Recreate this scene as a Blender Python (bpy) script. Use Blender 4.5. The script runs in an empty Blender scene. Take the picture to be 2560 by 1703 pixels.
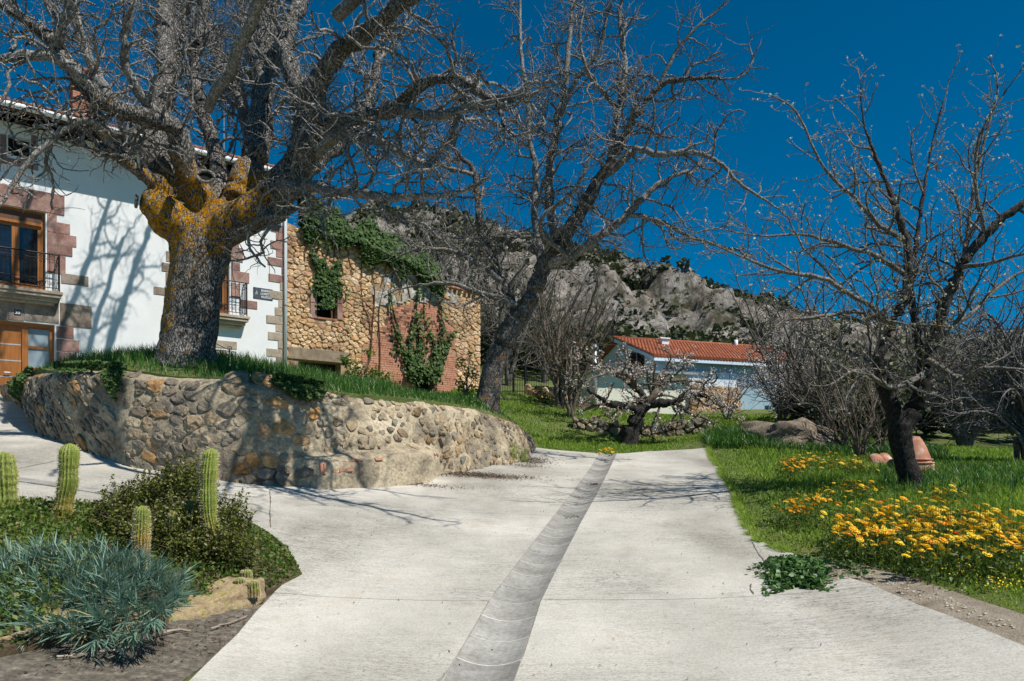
import bpy, bmesh, math, random
import numpy as np
from mathutils import Vector, Matrix, noise
from mathutils.geometry import delaunay_2d_cdt

# ------------------------------------------------------------------ camera, sky, sun, exposure
F = 1850.0; HV = 1150.0; CU = 1280.0; CH = 1.6      # focal length in photo pixels, horizon row, centre column, eye height
scene = bpy.context.scene
col = scene.collection
cam_d = bpy.data.cameras.new("camera")
cam = bpy.data.objects.new("camera", cam_d); col.objects.link(cam)
cam.location = (0, 0, CH); cam.rotation_euler = (math.radians(90), 0, 0)
cam_d.sensor_width = 36; cam_d.lens = F * 36 / 2560
cam_d.shift_y = (HV - 851.5) / 2560
cam_d.clip_start = 0.05; cam_d.clip_end = 3000
scene.camera = cam

SUN_AZ = Vector((0.87, -0.50)).normalized(); SUN_EL = math.radians(54)
world = bpy.data.worlds.new("World"); scene.world = world; world.use_nodes = True
wn = world.node_tree.nodes; wl = world.node_tree.links
bg = wn["Background"]
sky = wn.new("ShaderNodeTexSky"); sky.sky_type = 'NISHITA'; sky.sun_disc = False
sky.sun_elevation = SUN_EL; sky.sun_rotation = math.atan2(SUN_AZ.x, SUN_AZ.y)
sky.altitude = 1500; sky.air_density = 0.75; sky.dust_density = 0.1; sky.ozone_density = 4.5
gm = wn.new("ShaderNodeHueSaturation"); gm.inputs["Saturation"].default_value = 1.65
gm.inputs["Hue"].default_value = 0.486
wl.new(sky.outputs[0], gm.inputs["Color"]); wl.new(gm.outputs[0], bg.inputs[0])
bg.inputs[1].default_value = 0.088
sun_d = bpy.data.lights.new("sun", 'SUN'); sun_d.energy = 5.0; sun_d.angle = math.radians(0.53); sun_d.color = (1.0, 0.955, 0.88)
sun = bpy.data.objects.new("sun", sun_d); col.objects.link(sun)
sdir = Vector((SUN_AZ.x * math.cos(SUN_EL), SUN_AZ.y * math.cos(SUN_EL), math.sin(SUN_EL)))
sun.rotation_euler = sdir.to_track_quat('Z', 'Y').to_euler()
sun.location = sdir * 60
scene.view_settings.view_transform = 'Standard'; scene.view_settings.look = 'None'
scene.view_settings.exposure = 0.12; scene.view_settings.gamma = 1.0
scene.render.engine = 'CYCLES'
scene.render.resolution_x = 1024; scene.render.resolution_y = 681

rng = random.Random(7); nr = np.random.default_rng(7)

# ------------------------------------------------------------------ helpers
def P(u, v, d):
    return Vector(((u - CU) / F * d, d, CH + (HV - v) / F * d))

def mesh_obj(name, verts, faces, mat=None, parent=None, smooth=False, attr=None):
    me = bpy.data.meshes.new(name)
    verts = np.asarray(verts, dtype=np.float32)
    if isinstance(faces, np.ndarray) and faces.ndim == 2:
        nf, k = faces.shape
        me.vertices.add(len(verts)); me.vertices.foreach_set("co", verts.ravel())
        me.loops.add(nf * k); me.loops.foreach_set("vertex_index", faces.astype(np.int32).ravel())
        me.polygons.add(nf)
        me.polygons.foreach_set("loop_start", np.arange(0, nf * k, k, dtype=np.int32))
        me.update(calc_edges=True)
    else:
        me.from_pydata([tuple(map(float, v)) for v in verts], [], [tuple(map(int, f)) for f in faces]); me.update()
    if attr is not None:
        for an, av in attr.items():
            a = me.attributes.new(an, 'FLOAT', 'POINT'); a.data.foreach_set("value", np.asarray(av, dtype=np.float32))
    if smooth and len(me.polygons):
        me.polygons.foreach_set("use_smooth", np.ones(len(me.polygons), dtype=bool))
    return link_mesh(name, me, mat, parent)

def link_mesh(name, me, mat=None, parent=None):
    o = bpy.data.objects.new(name, me); col.objects.link(o)
    if mat is not None and not me.materials: me.materials.append(mat)
    if parent is not None: attach(o, parent)
    return o

def world_loc(o):
    return Vector(o.get("_b", (0, 0, 0)))

def attach(o, parent):
    o.parent = parent
    # roots are pure translations; parts are modelled in world coordinates
    root = parent
    while root.parent: root = root.parent
    if parent is root: o.matrix_parent_inverse = Matrix.Translation(-root.location)
    else: o.matrix_parent_inverse = Matrix.Identity(4)

def tag(o, label, cat, group=None):
    o["label"] = label; o["category"] = cat
    if group: o["group"] = group
    return o

def thing(name, label, cat, loc=(0, 0, 0), group=None):
    o = bpy.data.objects.new(name, None); col.objects.link(o); o.empty_display_size = 0.2
    o.location = loc
    return tag(o, label, cat, group)

def struct(o): o["kind"] = "structure"; return o
def stuff(o, label=None, cat=None):
    o["kind"] = "stuff"
    if label: tag(o, label, cat)
    return o

class MB:
    """collects boxes, tubes and loose faces into one mesh"""
    def __init__(s): s.v = []; s.f = []
    def add(s, vs, fs):
        b = len(s.v); s.v += [tuple(x) for x in vs]; s.f += [tuple(i + b for i in f) for f in fs]
    def box(s, fn, a0, a1, b0, b1, c0, c1):
        vs = [fn(a, b, c) for c in (c0, c1) for b in (b0, b1) for a in (a0, a1)]
        s.add(vs, [(0, 1, 3, 2), (4, 6, 7, 5), (0, 4, 5, 1), (2, 3, 7, 6), (0, 2, 6, 4), (1, 5, 7, 3)])
    def tube(s, pts, r, n=6, cap=True):
        pts = [Vector(p) for p in pts]; rings = []
        for i, p in enumerate(pts):
            t = (pts[min(i + 1, len(pts) - 1)] - pts[max(i - 1, 0)]).normalized()
            ref = Vector((0, 0, 1)) if abs(t.z) < 0.9 else Vector((1, 0, 0))
            a = t.cross(ref).normalized(); b = t.cross(a)
            rr = r[i] if hasattr(r, '__len__') else r
            rings.append([p + (a * math.cos(2 * math.pi * k / n) + b * math.sin(2 * math.pi * k / n)) * rr for k in range(n)])
        vs = [q for rg in rings for q in rg]; fs = []
        for i in range(len(pts) - 1):
            for k in range(n):
                fs.append((i * n + k, i * n + (k + 1) % n, (i + 1) * n + (k + 1) % n, (i + 1) * n + k))
        if cap:
            fs.append(tuple(range(n))[::-1]); fs.append(tuple((len(pts) - 1) * n + k for k in range(n)))
        s.add(vs, fs)
    def build(s, name, mat, parent=None, smooth=False, bevel=0):
        o = mesh_obj(name, s.v, s.f, mat, parent, smooth)
        if bevel:
            bm = bmesh.new(); bm.from_mesh(o.data)
            bmesh.ops.bevel(bm, geom=bm.edges[:], offset=bevel, segments=1, affect='EDGES', profile=0.5)
            bm.to_mesh(o.data); bm.free()
        return o

# ------------------------------------------------------------------ materials
def new_mat(name):
    m = bpy.data.materials.new(name); m.use_nodes = True
    nt = m.node_tree; b = nt.nodes["Principled BSDF"]
    return m, nt, b

def nd(nt, kind, **kw):
    n = nt.nodes.new(kind)
    for k, v in kw.items():
        if k.startswith('i_'): n.inputs[k[2:].replace('_', ' ')].default_value = v
        else: setattr(n, k, v)
    return n

def ramp(nt, fac, stops):
    r = nt.nodes.new("ShaderNodeValToRGB"); cr = r.color_ramp
    while len(cr.elements) < len(stops): cr.elements.new(0.5)
    for e, (p, c) in zip(cr.elements, stops):
        e.position = p; e.color = (*c, 1) if len(c) == 3 else c
    nt.links.new(fac, r.inputs[0]); return r.outputs[0]

def coords(nt, scale=(1, 1, 1), rot=(0, 0, 0)):
    tc = nt.nodes.new("ShaderNodeTexCoord"); mp = nt.nodes.new("ShaderNodeMapping")
    mp.inputs["Scale"].default_value = scale; mp.inputs["Rotation"].default_value = rot
    nt.links.new(tc.outputs["Object"], mp.inputs[0]); return mp.outputs[0]

def tex_noise(nt, vec, scale, detail=6, rough=0.6):
    n = nd(nt, "ShaderNodeTexNoise"); n.inputs["Scale"].default_value = scale
    n.inputs["Detail"].default_value = detail; n.inputs["Roughness"].default_value = rough
    nt.links.new(vec, n.inputs["Vector"]); return n.outputs["Fac"]

def mix(nt, fac, a, b, mode='MIX'):
    m = nt.nodes.new("ShaderNodeMix"); m.data_type = 'RGBA'; m.blend_type = mode
    for sock, val in ((m.inputs[0], fac), (m.inputs[6], a), (m.inputs[7], b)):
        if isinstance(val, (int, float)): sock.default_value = val
        elif isinstance(val, tuple): sock.default_value = (*val, 1) if len(val) == 3 else val
        else: nt.links.new(val, sock)
    return m.outputs[2]

def bump(nt, b, height, strength=0.5, dist=0.02, prev=None):
    n = nt.nodes.new("ShaderNodeBump"); n.inputs["Strength"].default_value = strength; n.inputs["Distance"].default_value = dist
    nt.links.new(height, n.inputs["Height"])
    if prev is not None: nt.links.new(prev, n.inputs["Normal"])
    nt.links.new(n.outputs[0], b.inputs["Normal"]); return n.outputs[0]

def mat_noise(name, stops, scale=4, rough=0.9, bs=40, bstr=0.4, bdist=0.01, rnd=0.0, spec=0.3, fine=None, detail=8):
    """ramp over noise, optional per-object brightness and fine speckle"""
    m, nt, b = new_mat(name); vec = coords(nt)
    c = ramp(nt, tex_noise(nt, vec, scale, detail), stops)
    if fine:
        c = mix(nt, fine[1], c, ramp(nt, tex_noise(nt, vec, fine[0], 3), [(0.35, (0.25, 0.25, 0.25)), (0.6, (1, 1, 1))]), 'MULTIPLY')
    if rnd:
        oi = nt.nodes.new("ShaderNodeObjectInfo")
        c = mix(nt, 1.0, c, ramp(nt, oi.outputs["Random"], [(0, (1 - rnd,) * 3), (1, (1 + rnd * 0.6,) * 3)]), 'MULTIPLY')
    nt.links.new(c, b.inputs["Base Color"]); b.inputs["Roughness"].default_value = rough
    b.inputs["Specular IOR Level"].default_value = spec
    if bstr: bump(nt, b, tex_noise(nt, vec, bs, 6, 0.7), bstr, bdist)
    return m

def mat_plain(name, c, rough=0.6, metal=0.0, spec=0.4, var=0.12, scale=12):
    m, nt, b = new_mat(name); vec = coords(nt)
    cc = mix(nt, 1.0, c, ramp(nt, tex_noise(nt, vec, scale, 5), [(0.3, (1 - var,) * 3), (0.7, (1 + var,) * 3)]), 'MULTIPLY')
    nt.links.new(cc, b.inputs["Base Color"]); b.inputs["Roughness"].default_value = rough
    b.inputs["Metallic"].default_value = metal; b.inputs["Specular IOR Level"].default_value = spec
    return m

def mat_leaf(name, stops, rough=0.5, trans=0.35, spec=0.4):
    """foliage: colour from the per-leaf attribute rnd, some light passes through"""
    m, nt, b = new_mat(name)
    a = nd(nt, "ShaderNodeAttribute", attribute_name="rnd")
    c = ramp(nt, a.outputs["Fac"], stops)
    nt.links.new(c, b.inputs["Base Color"]); b.inputs["Roughness"].default_value = rough
    b.inputs["Specular IOR Level"].default_value = spec
    tr = nt.nodes.new("ShaderNodeBsdfTranslucent"); nt.links.new(c, tr.inputs[0])
    mx = nt.nodes.new("ShaderNodeMixShader"); mx.inputs[0].default_value = trans
    out = nt.nodes["Material Output"]
    nt.links.new(b.outputs[0], mx.inputs[1]); nt.links.new(tr.outputs[0], mx.inputs[2]); nt.links.new(mx.outputs[0], out.inputs[0])
    return m

def mat_bark(name, dark, light, lichen=None, lamt=0.5, vscale=9, bstr=1.0, lattr=False):
    m, nt, b = new_mat(name); vec = coords(nt, (1, 1, 0.35))
    vo = nd(nt, "ShaderNodeTexVoronoi", feature='DISTANCE_TO_EDGE'); vo.inputs["Scale"].default_value = vscale
    wv = nt.nodes.new("ShaderNodeVectorMath"); wv.operation = 'ADD'
    nz = nd(nt, "ShaderNodeTexNoise"); nz.inputs["Scale"].default_value = vscale * 0.7; nz.inputs["Detail"].default_value = 4
    nt.links.new(vec, nz.inputs["Vector"])
    sc = nt.nodes.new("ShaderNodeVectorMath"); sc.operation = 'SCALE'; sc.inputs["Scale"].default_value = 0.25
    nt.links.new(nz.outputs["Color"], sc.inputs[0]); nt.links.new(vec, wv.inputs[0]); nt.links.new(sc.outputs[0], wv.inputs[1])
    nt.links.new(wv.outputs[0], vo.inputs["Vector"])
    n2 = tex_noise(nt, coords(nt), 22, 6, 0.7)
    c = ramp(nt, n2, [(0.34, tuple(x * 0.42 for x in light)), (0.58, light)])
    c = mix(nt, 0.8, c, ramp(nt, tex_noise(nt, coords(nt), 3.5, 6, 0.7), [(0.38, (0.5, 0.48, 0.46)), (0.56, (1, 1, 1))]), 'MULTIPLY')
    crack = ramp(nt, vo.outputs["Distance"], [(0.02, (0, 0, 0)), (0.17, (1, 1, 1))])
    c = mix(nt, crack, dark, c)
    if lichen:
        n3 = tex_noise(nt, coords(nt), 4.2, 8, 0.78)
        if lattr:
            a = nd(nt, "ShaderNodeAttribute", attribute_name="lichen")
            ad = nt.nodes.new("ShaderNodeMath"); ad.operation = 'ADD'
            nt.links.new(n3, ad.inputs[0]); nt.links.new(a.outputs["Fac"], ad.inputs[1]); n3 = ad.outputs[0]
        lm = ramp(nt, n3, [(lamt, (0, 0, 0)), (lamt + 0.04, (1, 1, 1))])
        lc = ramp(nt, tex_noise(nt, coords(nt), 30, 5, 0.75), [(0.35, tuple(x * 0.3 for x in lichen)), (0.6, lichen)])
        lm2 = mix(nt, 1.0, lm, ramp(nt, tex_noise(nt, coords(nt), 14, 4, 0.7), [(0.45, (0.0,) * 3), (0.51, (1, 1, 1))]), 'MULTIPLY')
        c = mix(nt, lm2, c, lc)
    nt.links.new(c, b.inputs["Base Color"]); b.inputs["Roughness"].default_value = 0.92; b.inputs["Specular IOR Level"].default_value = 0.2
    h = mix(nt, 0.35, crack, n2)
    bump(nt, b, h, bstr, 0.03)
    return m

# concrete with broom lines across the slope
def mat_concrete():
    m, nt, b = new_mat("broomed_concrete")
    vec = coords(nt); rv = coords(nt, (3.5, 40, 1), (0, 0, math.radians(4))); rv2 = coords(nt, (8, 24, 1), (0, 0, math.radians(4)))
    c = ramp(nt, tex_noise(nt, vec, 0.55, 6, 0.62), [(0.32, (0.43, 0.41, 0.365)), (0.48, (0.54, 0.52, 0.47)), (0.62, (0.64, 0.615, 0.56))])
    pw = tex_noise(nt, vec, 0.42, 5, 0.6)
    streak = ramp(nt, tex_noise(nt, rv, 1.0, 6, 0.75), [(0.34, (0.55,) * 3), (0.56, (1, 1, 1))])
    sp = ramp(nt, tex_noise(nt, rv2, 3.0, 4, 0.8), [(0.36, (0.10,) * 3), (0.50, (1, 1, 1))])
    worn = ramp(nt, pw, [(0.40, (0.12,) * 3), (0.58, (1.0,) * 3)])
    st = mix(nt, worn, (1, 1, 1), streak); c = mix(nt, 0.8, c, st, 'MULTIPLY')
    s2 = mix(nt, worn, (1, 1, 1), sp); c = mix(nt, 0.7, c, s2, 'MULTIPLY')
    gr = ramp(nt, tex_noise(nt, vec, 75, 4, 0.75), [(0.36, (0.5,) * 3), (0.52, (1.04,) * 3)]); c = mix(nt, 0.6, c, gr, 'MULTIPLY')
    stain = ramp(nt, tex_noise(nt, vec, 1.1, 8, 0.7), [(0.56, (1, 1, 1)), (0.74, (0.74, 0.68, 0.58))])
    c = mix(nt, 0.8, c, stain, 'MULTIPLY')
    big = ramp(nt, tex_noise(nt, coords(nt, (1.0, .35, 1), (0, 0, math.radians(-10))), .55, 5, .62), [(.36, (.70, .675, .63)), (.52, (1.0, .985, .95)), (.68, (1.08, 1.06, 1.02))]); c = mix(nt, .85, c, big, 'MULTIPLY')
    crk = nd(nt, "ShaderNodeTexNoise"); crk.inputs["Scale"].default_value = 1.4; crk.inputs["Detail"].default_value = 9; crk.inputs["Roughness"].default_value = .8; nt.links.new(vec, crk.inputs["Vector"])
    c = mix(nt, .5, c, ramp(nt, crk.outputs["Fac"], [(.30, (.45, .42, .38)), (.40, (1, 1, 1))]), 'MULTIPLY')
    nt.links.new(c, b.inputs["Base Color"]); b.inputs["Roughness"].default_value = 0.93; b.inputs["Specular IOR Level"].default_value = 0.2
    hb = bump(nt, b, tex_noise(nt, rv2, 3.0, 4, 0.8), 0.45, 0.006)
    bump(nt, b, tex_noise(nt, vec, 160, 3, 0.6), 0.35, 0.004, hb)
    return m

MT = {}
MT['concrete'] = mat_concrete()
MT['channel'] = mat_noise("channel_concrete", [(0.3, (0.27, 0.255, 0.225)), (0.55, (0.37, 0.355, 0.32)), (0.75, (0.46, 0.445, 0.405))], 4, 0.9, 120, 0.3, 0.003, rnd=0.22, fine=(30, 0.35))
MT['jointm'] = mat_noise("joint_mortar", [(0.35, (0.46, 0.44, 0.39)), (0.65, (0.66, 0.63, 0.57))], 14, 0.95, 80, 0.4, 0.005)
MT['earth'] = mat_noise("earth", [(0.25, (0.055, 0.075, 0.018)), (0.5, (0.11, 0.14, 0.035)), (0.75, (0.19, 0.18, 0.08))], 2.5, 0.95, 30, 0.8, 0.03)
MT['dirt'] = mat_noise("pale_dirt", [(0.25, (0.22, 0.17, 0.12)), (0.5, (0.38, 0.315, 0.235)), (0.75, (0.52, 0.46, 0.37))], 5, 0.95, 60, 0.9, 0.02, fine=(70, 0.45))
MT['verge'] = mat_noise("old_gravel", [(0.3, (0.10, 0.088, 0.07)), (0.5, (0.19, 0.165, 0.13)), (0.62, (0.28, 0.24, 0.185)), (0.72, (0.44, 0.41, 0.36))], 16, 0.95, 90, 0.9, 0.015, fine=(40, 0.5))
MT['soil'] = mat_noise("bed_soil", [(0.3, (0.05, 0.035, 0.02)), (0.6, (0.12, 0.085, 0.05)), (0.8, (0.2, 0.15, 0.09))], 8, 0.95, 50, 0.9, 0.02)
MT['mortar'] = mat_noise("lime_mortar", [(0.30, (0.11, 0.095, 0.075)), (0.42, (0.27, 0.225, 0.16)), (0.54, (0.46, 0.38, 0.26)), (0.76, (0.60, 0.51, 0.375))], 1.3, 0.95, 26, 0.9, 0.03, fine=(18, 0.55))
MT['rmortar'] = mat_noise("ruin_mortar", [(0.3, (0.20, 0.13, 0.07)), (0.6, (0.42, 0.29, 0.165))], 6, 0.95, 40, 0.8, 0.02)

def lighten_right(m, x0, x1, lo, hi):
    nt = m.node_tree; b = nt.nodes["Principled BSDF"]; src = b.inputs["Base Color"].links[0].from_socket
    tc = nt.nodes.new("ShaderNodeTexCoord"); sx = nt.nodes.new("ShaderNodeSeparateXYZ"); nt.links.new(tc.outputs["Object"], sx.inputs[0])
    mr = nt.nodes.new("ShaderNodeMapRange"); mr.inputs[1].default_value = x0; mr.inputs[2].default_value = x1; mr.inputs[3].default_value = lo; mr.inputs[4].default_value = hi; nt.links.new(sx.outputs[0], mr.inputs[0])
    c = mix(nt, 1.0, src, (1, 1, 1), 'MULTIPLY'); mx = c.node; nt.links.new(mr.outputs[0], mx.inputs[7]); nt.links.new(c, b.inputs["Base Color"])
lighten_right(MT['mortar'], -5.5, -1.5, 1.0, 1.2)
def mat_stone(name, cols, lich=None, scale=7):
    m, nt, b = new_mat(name); vec = coords(nt)
    oi = nt.nodes.new("ShaderNodeObjectInfo")
    n = len(cols)
    base = ramp(nt, oi.outputs["Random"], [(i / n, c) for i, c in enumerate(cols)])
    nt.nodes[-1].color_ramp.interpolation = 'LINEAR'
    v = ramp(nt, tex_noise(nt, vec, scale, 8, 0.65), [(0.28, (0.42, 0.40, 0.38)), (0.5, (0.92,) * 3), (0.75, (1.3, 1.27, 1.2))])
    c = mix(nt, 1.0, base, v, 'MULTIPLY')
    if lich:
        lm = ramp(nt, tex_noise(nt, vec, 3.4, 6, 0.7), [(lich[1], (0, 0, 0)), (lich[1] + 0.05, (1, 1, 1))]); c = mix(nt, lm, c, lich[0])
        wm = ramp(nt, tex_noise(nt, vec, 11, 5, 0.75), [(0.66, (0, 0, 0)), (0.70, (1, 1, 1))]); c = mix(nt, wm, c, (0.50, 0.49, 0.45))
    nt.links.new(c, b.inputs["Base Color"]); b.inputs["Roughness"].default_value = 0.92; b.inputs["Specular IOR Level"].default_value = 0.2
    pat = ramp(nt, tex_noise(nt, vec, 1.1, 6, 0.65), [(0.34, (0.50, 0.48, 0.46)), (0.54, (1.12, 1.1, 1.05))]); c = mix(nt, 0.85, c, pat, 'MULTIPLY'); nt.links.new(c, b.inputs["Base Color"])
    h1 = bump(nt, b, tex_noise(nt, vec, 9, 8, 0.65), 1.0, 0.06)
    bump(nt, b, tex_noise(nt, vec, 55, 5, 0.7), 0.5, 0.012, h1)
    return m
MT['wstone'] = mat_stone("field_stone", [(0.30, 0.25, 0.185), (0.42, 0.32, 0.21), (0.22, 0.195, 0.165), (0.47, 0.38, 0.25), (0.30, 0.255, 0.20), (0.42, 0.22, 0.08), (0.50, 0.41, 0.285), (0.25, 0.215, 0.175), (0.44, 0.26, 0.12)], ((0.36, 0.16, 0.03), 0.66))
MT['wstone2'] = mat_stone("pale_field_stone", [(0.30, 0.255, 0.19), (0.42, 0.33, 0.22), (0.20, 0.18, 0.16), (0.48, 0.39, 0.26), (0.26, 0.24, 0.21), (0.38, 0.25, 0.13), (0.46, 0.38, 0.27)], None)
MT['rstone'] = mat_stone("ochre_rubble", [(0.60, 0.37, 0.18), (0.70, 0.46, 0.24), (0.50, 0.30, 0.16), (0.72, 0.52, 0.32), (0.62, 0.38, 0.19), (0.73, 0.55, 0.37), (0.55, 0.33, 0.21)], None, 5)
MT['gstone'] = mat_stone("grey_stone", [(0.26, 0.22, 0.17), (0.36, 0.30, 0.22), (0.20, 0.175, 0.145), (0.42, 0.35, 0.25)], None, 5)
MT['brick'] = mat_noise("hollow_brick", [(0.3, (0.36, 0.15, 0.09)), (0.55, (0.48, 0.235, 0.15)), (0.8, (0.55, 0.33, 0.22))], 2.5, 0.9, 60, 0.4, 0.006, rnd=0.4)
MT['hole'] = mat_plain("hollow_shade", (0.012, 0.010, 0.009), 0.9)  # near-black colour stands in for the shade inside openings and hollows
MT['plaster'] = mat_noise("old_plaster", [(0.33, (0.26, 0.21, 0.15)), (0.5, (0.5, 0.45, 0.38)), (0.68, (0.72, 0.70, 0.66))], 5, 0.95, 30, 0.8, 0.03, fine=(14, 0.5))
MT['render'] = mat_noise("white_render", [(0.3, (0.72, 0.73, 0.73)), (0.7, (0.82, 0.825, 0.82))], 1.2, 0.9, 70, 0.35, 0.006)
def mat_quoin(name, a, b_, c_):
    return mat_noise(name, [(0.30, a), (0.5, b_), (0.72, c_)], 2.2, 0.9, 45, 0.4, 0.008, rnd=0.22, fine=(16, 0.35))
MT['pink'] = mat_quoin("pink_sandstone", (0.22, 0.105, 0.085), (0.37, 0.215, 0.18), (0.42, 0.30, 0.24))
MT['tan'] = mat_quoin("tan_sandstone", (0.30, 0.235, 0.165), (0.44, 0.36, 0.27), (0.52, 0.45, 0.35))
MT['greystone'] = mat_quoin("weathered_sandstone", (0.16, 0.12, 0.095), (0.30, 0.24, 0.19), (0.40, 0.33, 0.27))
def mat_wood(name, a, b_, rough=0.45):
    m, nt, b = new_mat(name); vec = coords(nt, (9, 9, 0.7))
    c = ramp(nt, tex_noise(nt, vec, 3, 6, 0.6), [(0.3, a), (0.7, b_)]); nt.links.new(c, b.inputs["Base Color"]); b.inputs["Roughness"].default_value = rough
    return m
MT['wood'] = mat_wood("varnished_wood", (0.26, 0.085, 0.015), (0.40, 0.15, 0.03))
MT['darkwood'] = mat_wood("dark_wood", (0.07, 0.03, 0.015), (0.13, 0.055, 0.025), 0.7)
MT['beam'] = mat_noise("weathered_beam", [(0.3, (0.17, 0.125, 0.085)), (0.7, (0.34, 0.265, 0.185))], 5, 0.9, 30, 0.6, 0.01)
MT['iron'] = mat_plain("black_iron", (0.012, 0.012, 0.014), 0.5, 0.3)
MT['steel'] = mat_plain("brushed_steel", (0.5, 0.5, 0.5), 0.55, 0.7)
MT['zinc'] = mat_plain("zinc_flue", (0.45, 0.46, 0.47), 0.45, 0.6)
MT['pvc'] = mat_plain("white_pvc", (0.78, 0.79, 0.8), 0.4, var=0.05)
def mat_glass(name, c, rough=0.04):
    m, nt, b = new_mat(name); vec = coords(nt)
    cc = ramp(nt, tex_noise(nt, vec, 1.5, 3), [(0.3, tuple(x * 0.7 for x in c)), (0.7, c)]); nt.links.new(cc, b.inputs["Base Color"])
    b.inputs["Roughness"].default_value = rough; b.inputs["Specular IOR Level"].default_value = 0.9; return m
MT['glass'] = mat_glass("window_glass", (0.012, 0.016, 0.02))
MT['frost'] = mat_glass("frosted_glass", (0.30, 0.38, 0.42), 0.35)
MT['slate'] = mat_noise("slate_plaque", [(0.3, (0.045, 0.055, 0.07)), (0.7, (0.09, 0.10, 0.12))], 10, 0.5, 60, 0.1, 0.002)
MT['white'] = mat_plain("white_paint", (0.8, 0.8, 0.8), 0.5, var=0.03)
MT['navy'] = mat_plain("navy_enamel", (0.012, 0.016, 0.03), 0.35)
MT['tile'] = mat_noise("roof_tile", [(0.3, (0.28, 0.08, 0.038)), (0.55, (0.41, 0.13, 0.06)), (0.75, (0.47, 0.20, 0.11))], 3, 0.85, 40, 0.4, 0.01, rnd=0.1, fine=(9, 0.3))
MT['oldtile'] = mat_noise("old_roof_tile", [(0.3, (0.20, 0.075, 0.04)), (0.7, (0.40, 0.18, 0.10))], 6, 0.9, 40, 0.4, 0.01)
MT['shaded_wall'] = mat_noise("shaded_blue_siding", [(0.3, (0.30, 0.44, 0.53)), (0.7, (0.38, 0.53, 0.62))], 1.5, 0.7, 30, 0.1, 0.004)  # darker blue holds the eave's shade; the wall itself is pale blue
MT['palewall'] = mat_noise("pale_blue_paint", [(0.3, (0.62, 0.72, 0.82)), (0.7, (0.70, 0.79, 0.88))], 1.5, 0.8, 30, 0.1, 0.004)
MT['cream'] = mat_noise("cream_render", [(0.3, (0.68, 0.67, 0.54)), (0.7, (0.78, 0.77, 0.65))], 1.5, 0.85, 30, 0.2, 0.004)
MT['terra'] = mat_noise("terracotta", [(0.32, (0.30, 0.12, 0.075)), (0.55, (0.48, 0.23, 0.15)), (0.72, (0.62, 0.50, 0.44))], 5, 0.9, 40, 0.4, 0.01, rnd=0.15)
MT['pale'] = mat_noise("pale_stone", [(0.3, (0.40, 0.33, 0.24)), (0.7, (0.60, 0.52, 0.40))], 5, 0.9, 30, 0.6, 0.02)
MT['kerb'] = mat_noise("lichen_kerb", [(0.25, (0.23, 0.15, 0.08)), (0.45, (0.42, 0.31, 0.18)), (0.57, (0.46, 0.36, 0.2)), (0.63, (0.42, 0.34, 0.07)), (0.8, (0.5, 0.42, 0.3))], 9, 0.95, 24, 0.9, 0.03, fine=(45, 0.4))
MT['rock'] = mat_noise("outcrop_rock", [(0.28, (0.09, 0.075, 0.06)), (0.5, (0.24, 0.19, 0.14)), (0.7, (0.42, 0.34, 0.25))], 2.5, 0.95, 14, 0.9, 0.06, fine=(20, 0.4))
MT['walnut'] = mat_bark("walnut_bark", (0.020, 0.017, 0.015), (0.40, 0.375, 0.345), (0.60, 0.285, 0.008), 0.585, 21, 1.0, True)
MT['walnut_twig'] = mat_bark("walnut_twig_bark", (0.07, 0.063, 0.057), (0.44, 0.42, 0.39), (0.48, 0.25, 0.02), 0.60, 22, 0.5)
MT['walnutb'] = mat_bark("younger_walnut_bark", (0.028, 0.025, 0.022), (0.36, 0.335, 0.305), (0.50, 0.23, 0.02), 0.57, 24, 1.0)
MT['quince'] = mat_bark("dark_bark", (0.018, 0.016, 0.015), (0.11, 0.10, 0.092), (0.2, 0.17, 0.11), 0.66, 26, 0.9)
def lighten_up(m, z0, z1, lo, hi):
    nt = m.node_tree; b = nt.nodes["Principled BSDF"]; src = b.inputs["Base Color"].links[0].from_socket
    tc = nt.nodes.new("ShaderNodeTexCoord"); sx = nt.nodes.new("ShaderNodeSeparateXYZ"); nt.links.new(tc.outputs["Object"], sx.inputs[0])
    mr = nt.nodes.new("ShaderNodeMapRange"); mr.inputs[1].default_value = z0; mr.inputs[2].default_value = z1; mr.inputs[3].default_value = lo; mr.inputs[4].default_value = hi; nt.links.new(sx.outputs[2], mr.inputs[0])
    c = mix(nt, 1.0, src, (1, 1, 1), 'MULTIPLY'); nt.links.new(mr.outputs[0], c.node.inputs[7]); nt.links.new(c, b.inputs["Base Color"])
MT['quince_twig'] = mat_bark("pale_twig_bark", (0.05, 0.043, 0.038), (0.36, 0.33, 0.295), (0.40, 0.22, 0.03), 0.58, 24, 0.4)
MT['lichtwig'] = mat_bark("lichen_twig_bark", (0.08, 0.06, 0.04), (0.28, 0.24, 0.19), (0.38, 0.20, 0.03), 0.58, 24, 0.4)
MT['greytwig'] = mat_bark("grey_twig_bark", (0.055, 0.048, 0.042), (0.27, 0.24, 0.21), (0.30, 0.20, 0.06), 0.62, 24, 0.3)
MT['figtwig'] = mat_bark("fig_bark", (0.10, 0.09, 0.09), (0.31, 0.295, 0.295), None, 0.5, 20, 0.3)
MT['grass'] = mat_leaf("meadow_grass", [(0.0, (0.12, 0.21, 0.022)), (0.4, (0.22, 0.36, 0.038)), (0.75, (0.33, 0.47, 0.058)), (0.93, (0.43, 0.50, 0.10)), (1.0, (0.52, 0.44, 0.2))], 0.5, 0.52)
MT['grass2'] = mat_leaf("rank_grass", [(0.0, (0.025, 0.085, 0.014)), (0.5, (0.06, 0.17, 0.024)), (0.9, (0.11, 0.25, 0.034)), (1.0, (0.26, 0.26, 0.08))], 0.42, 0.35, 0.5)
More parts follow.
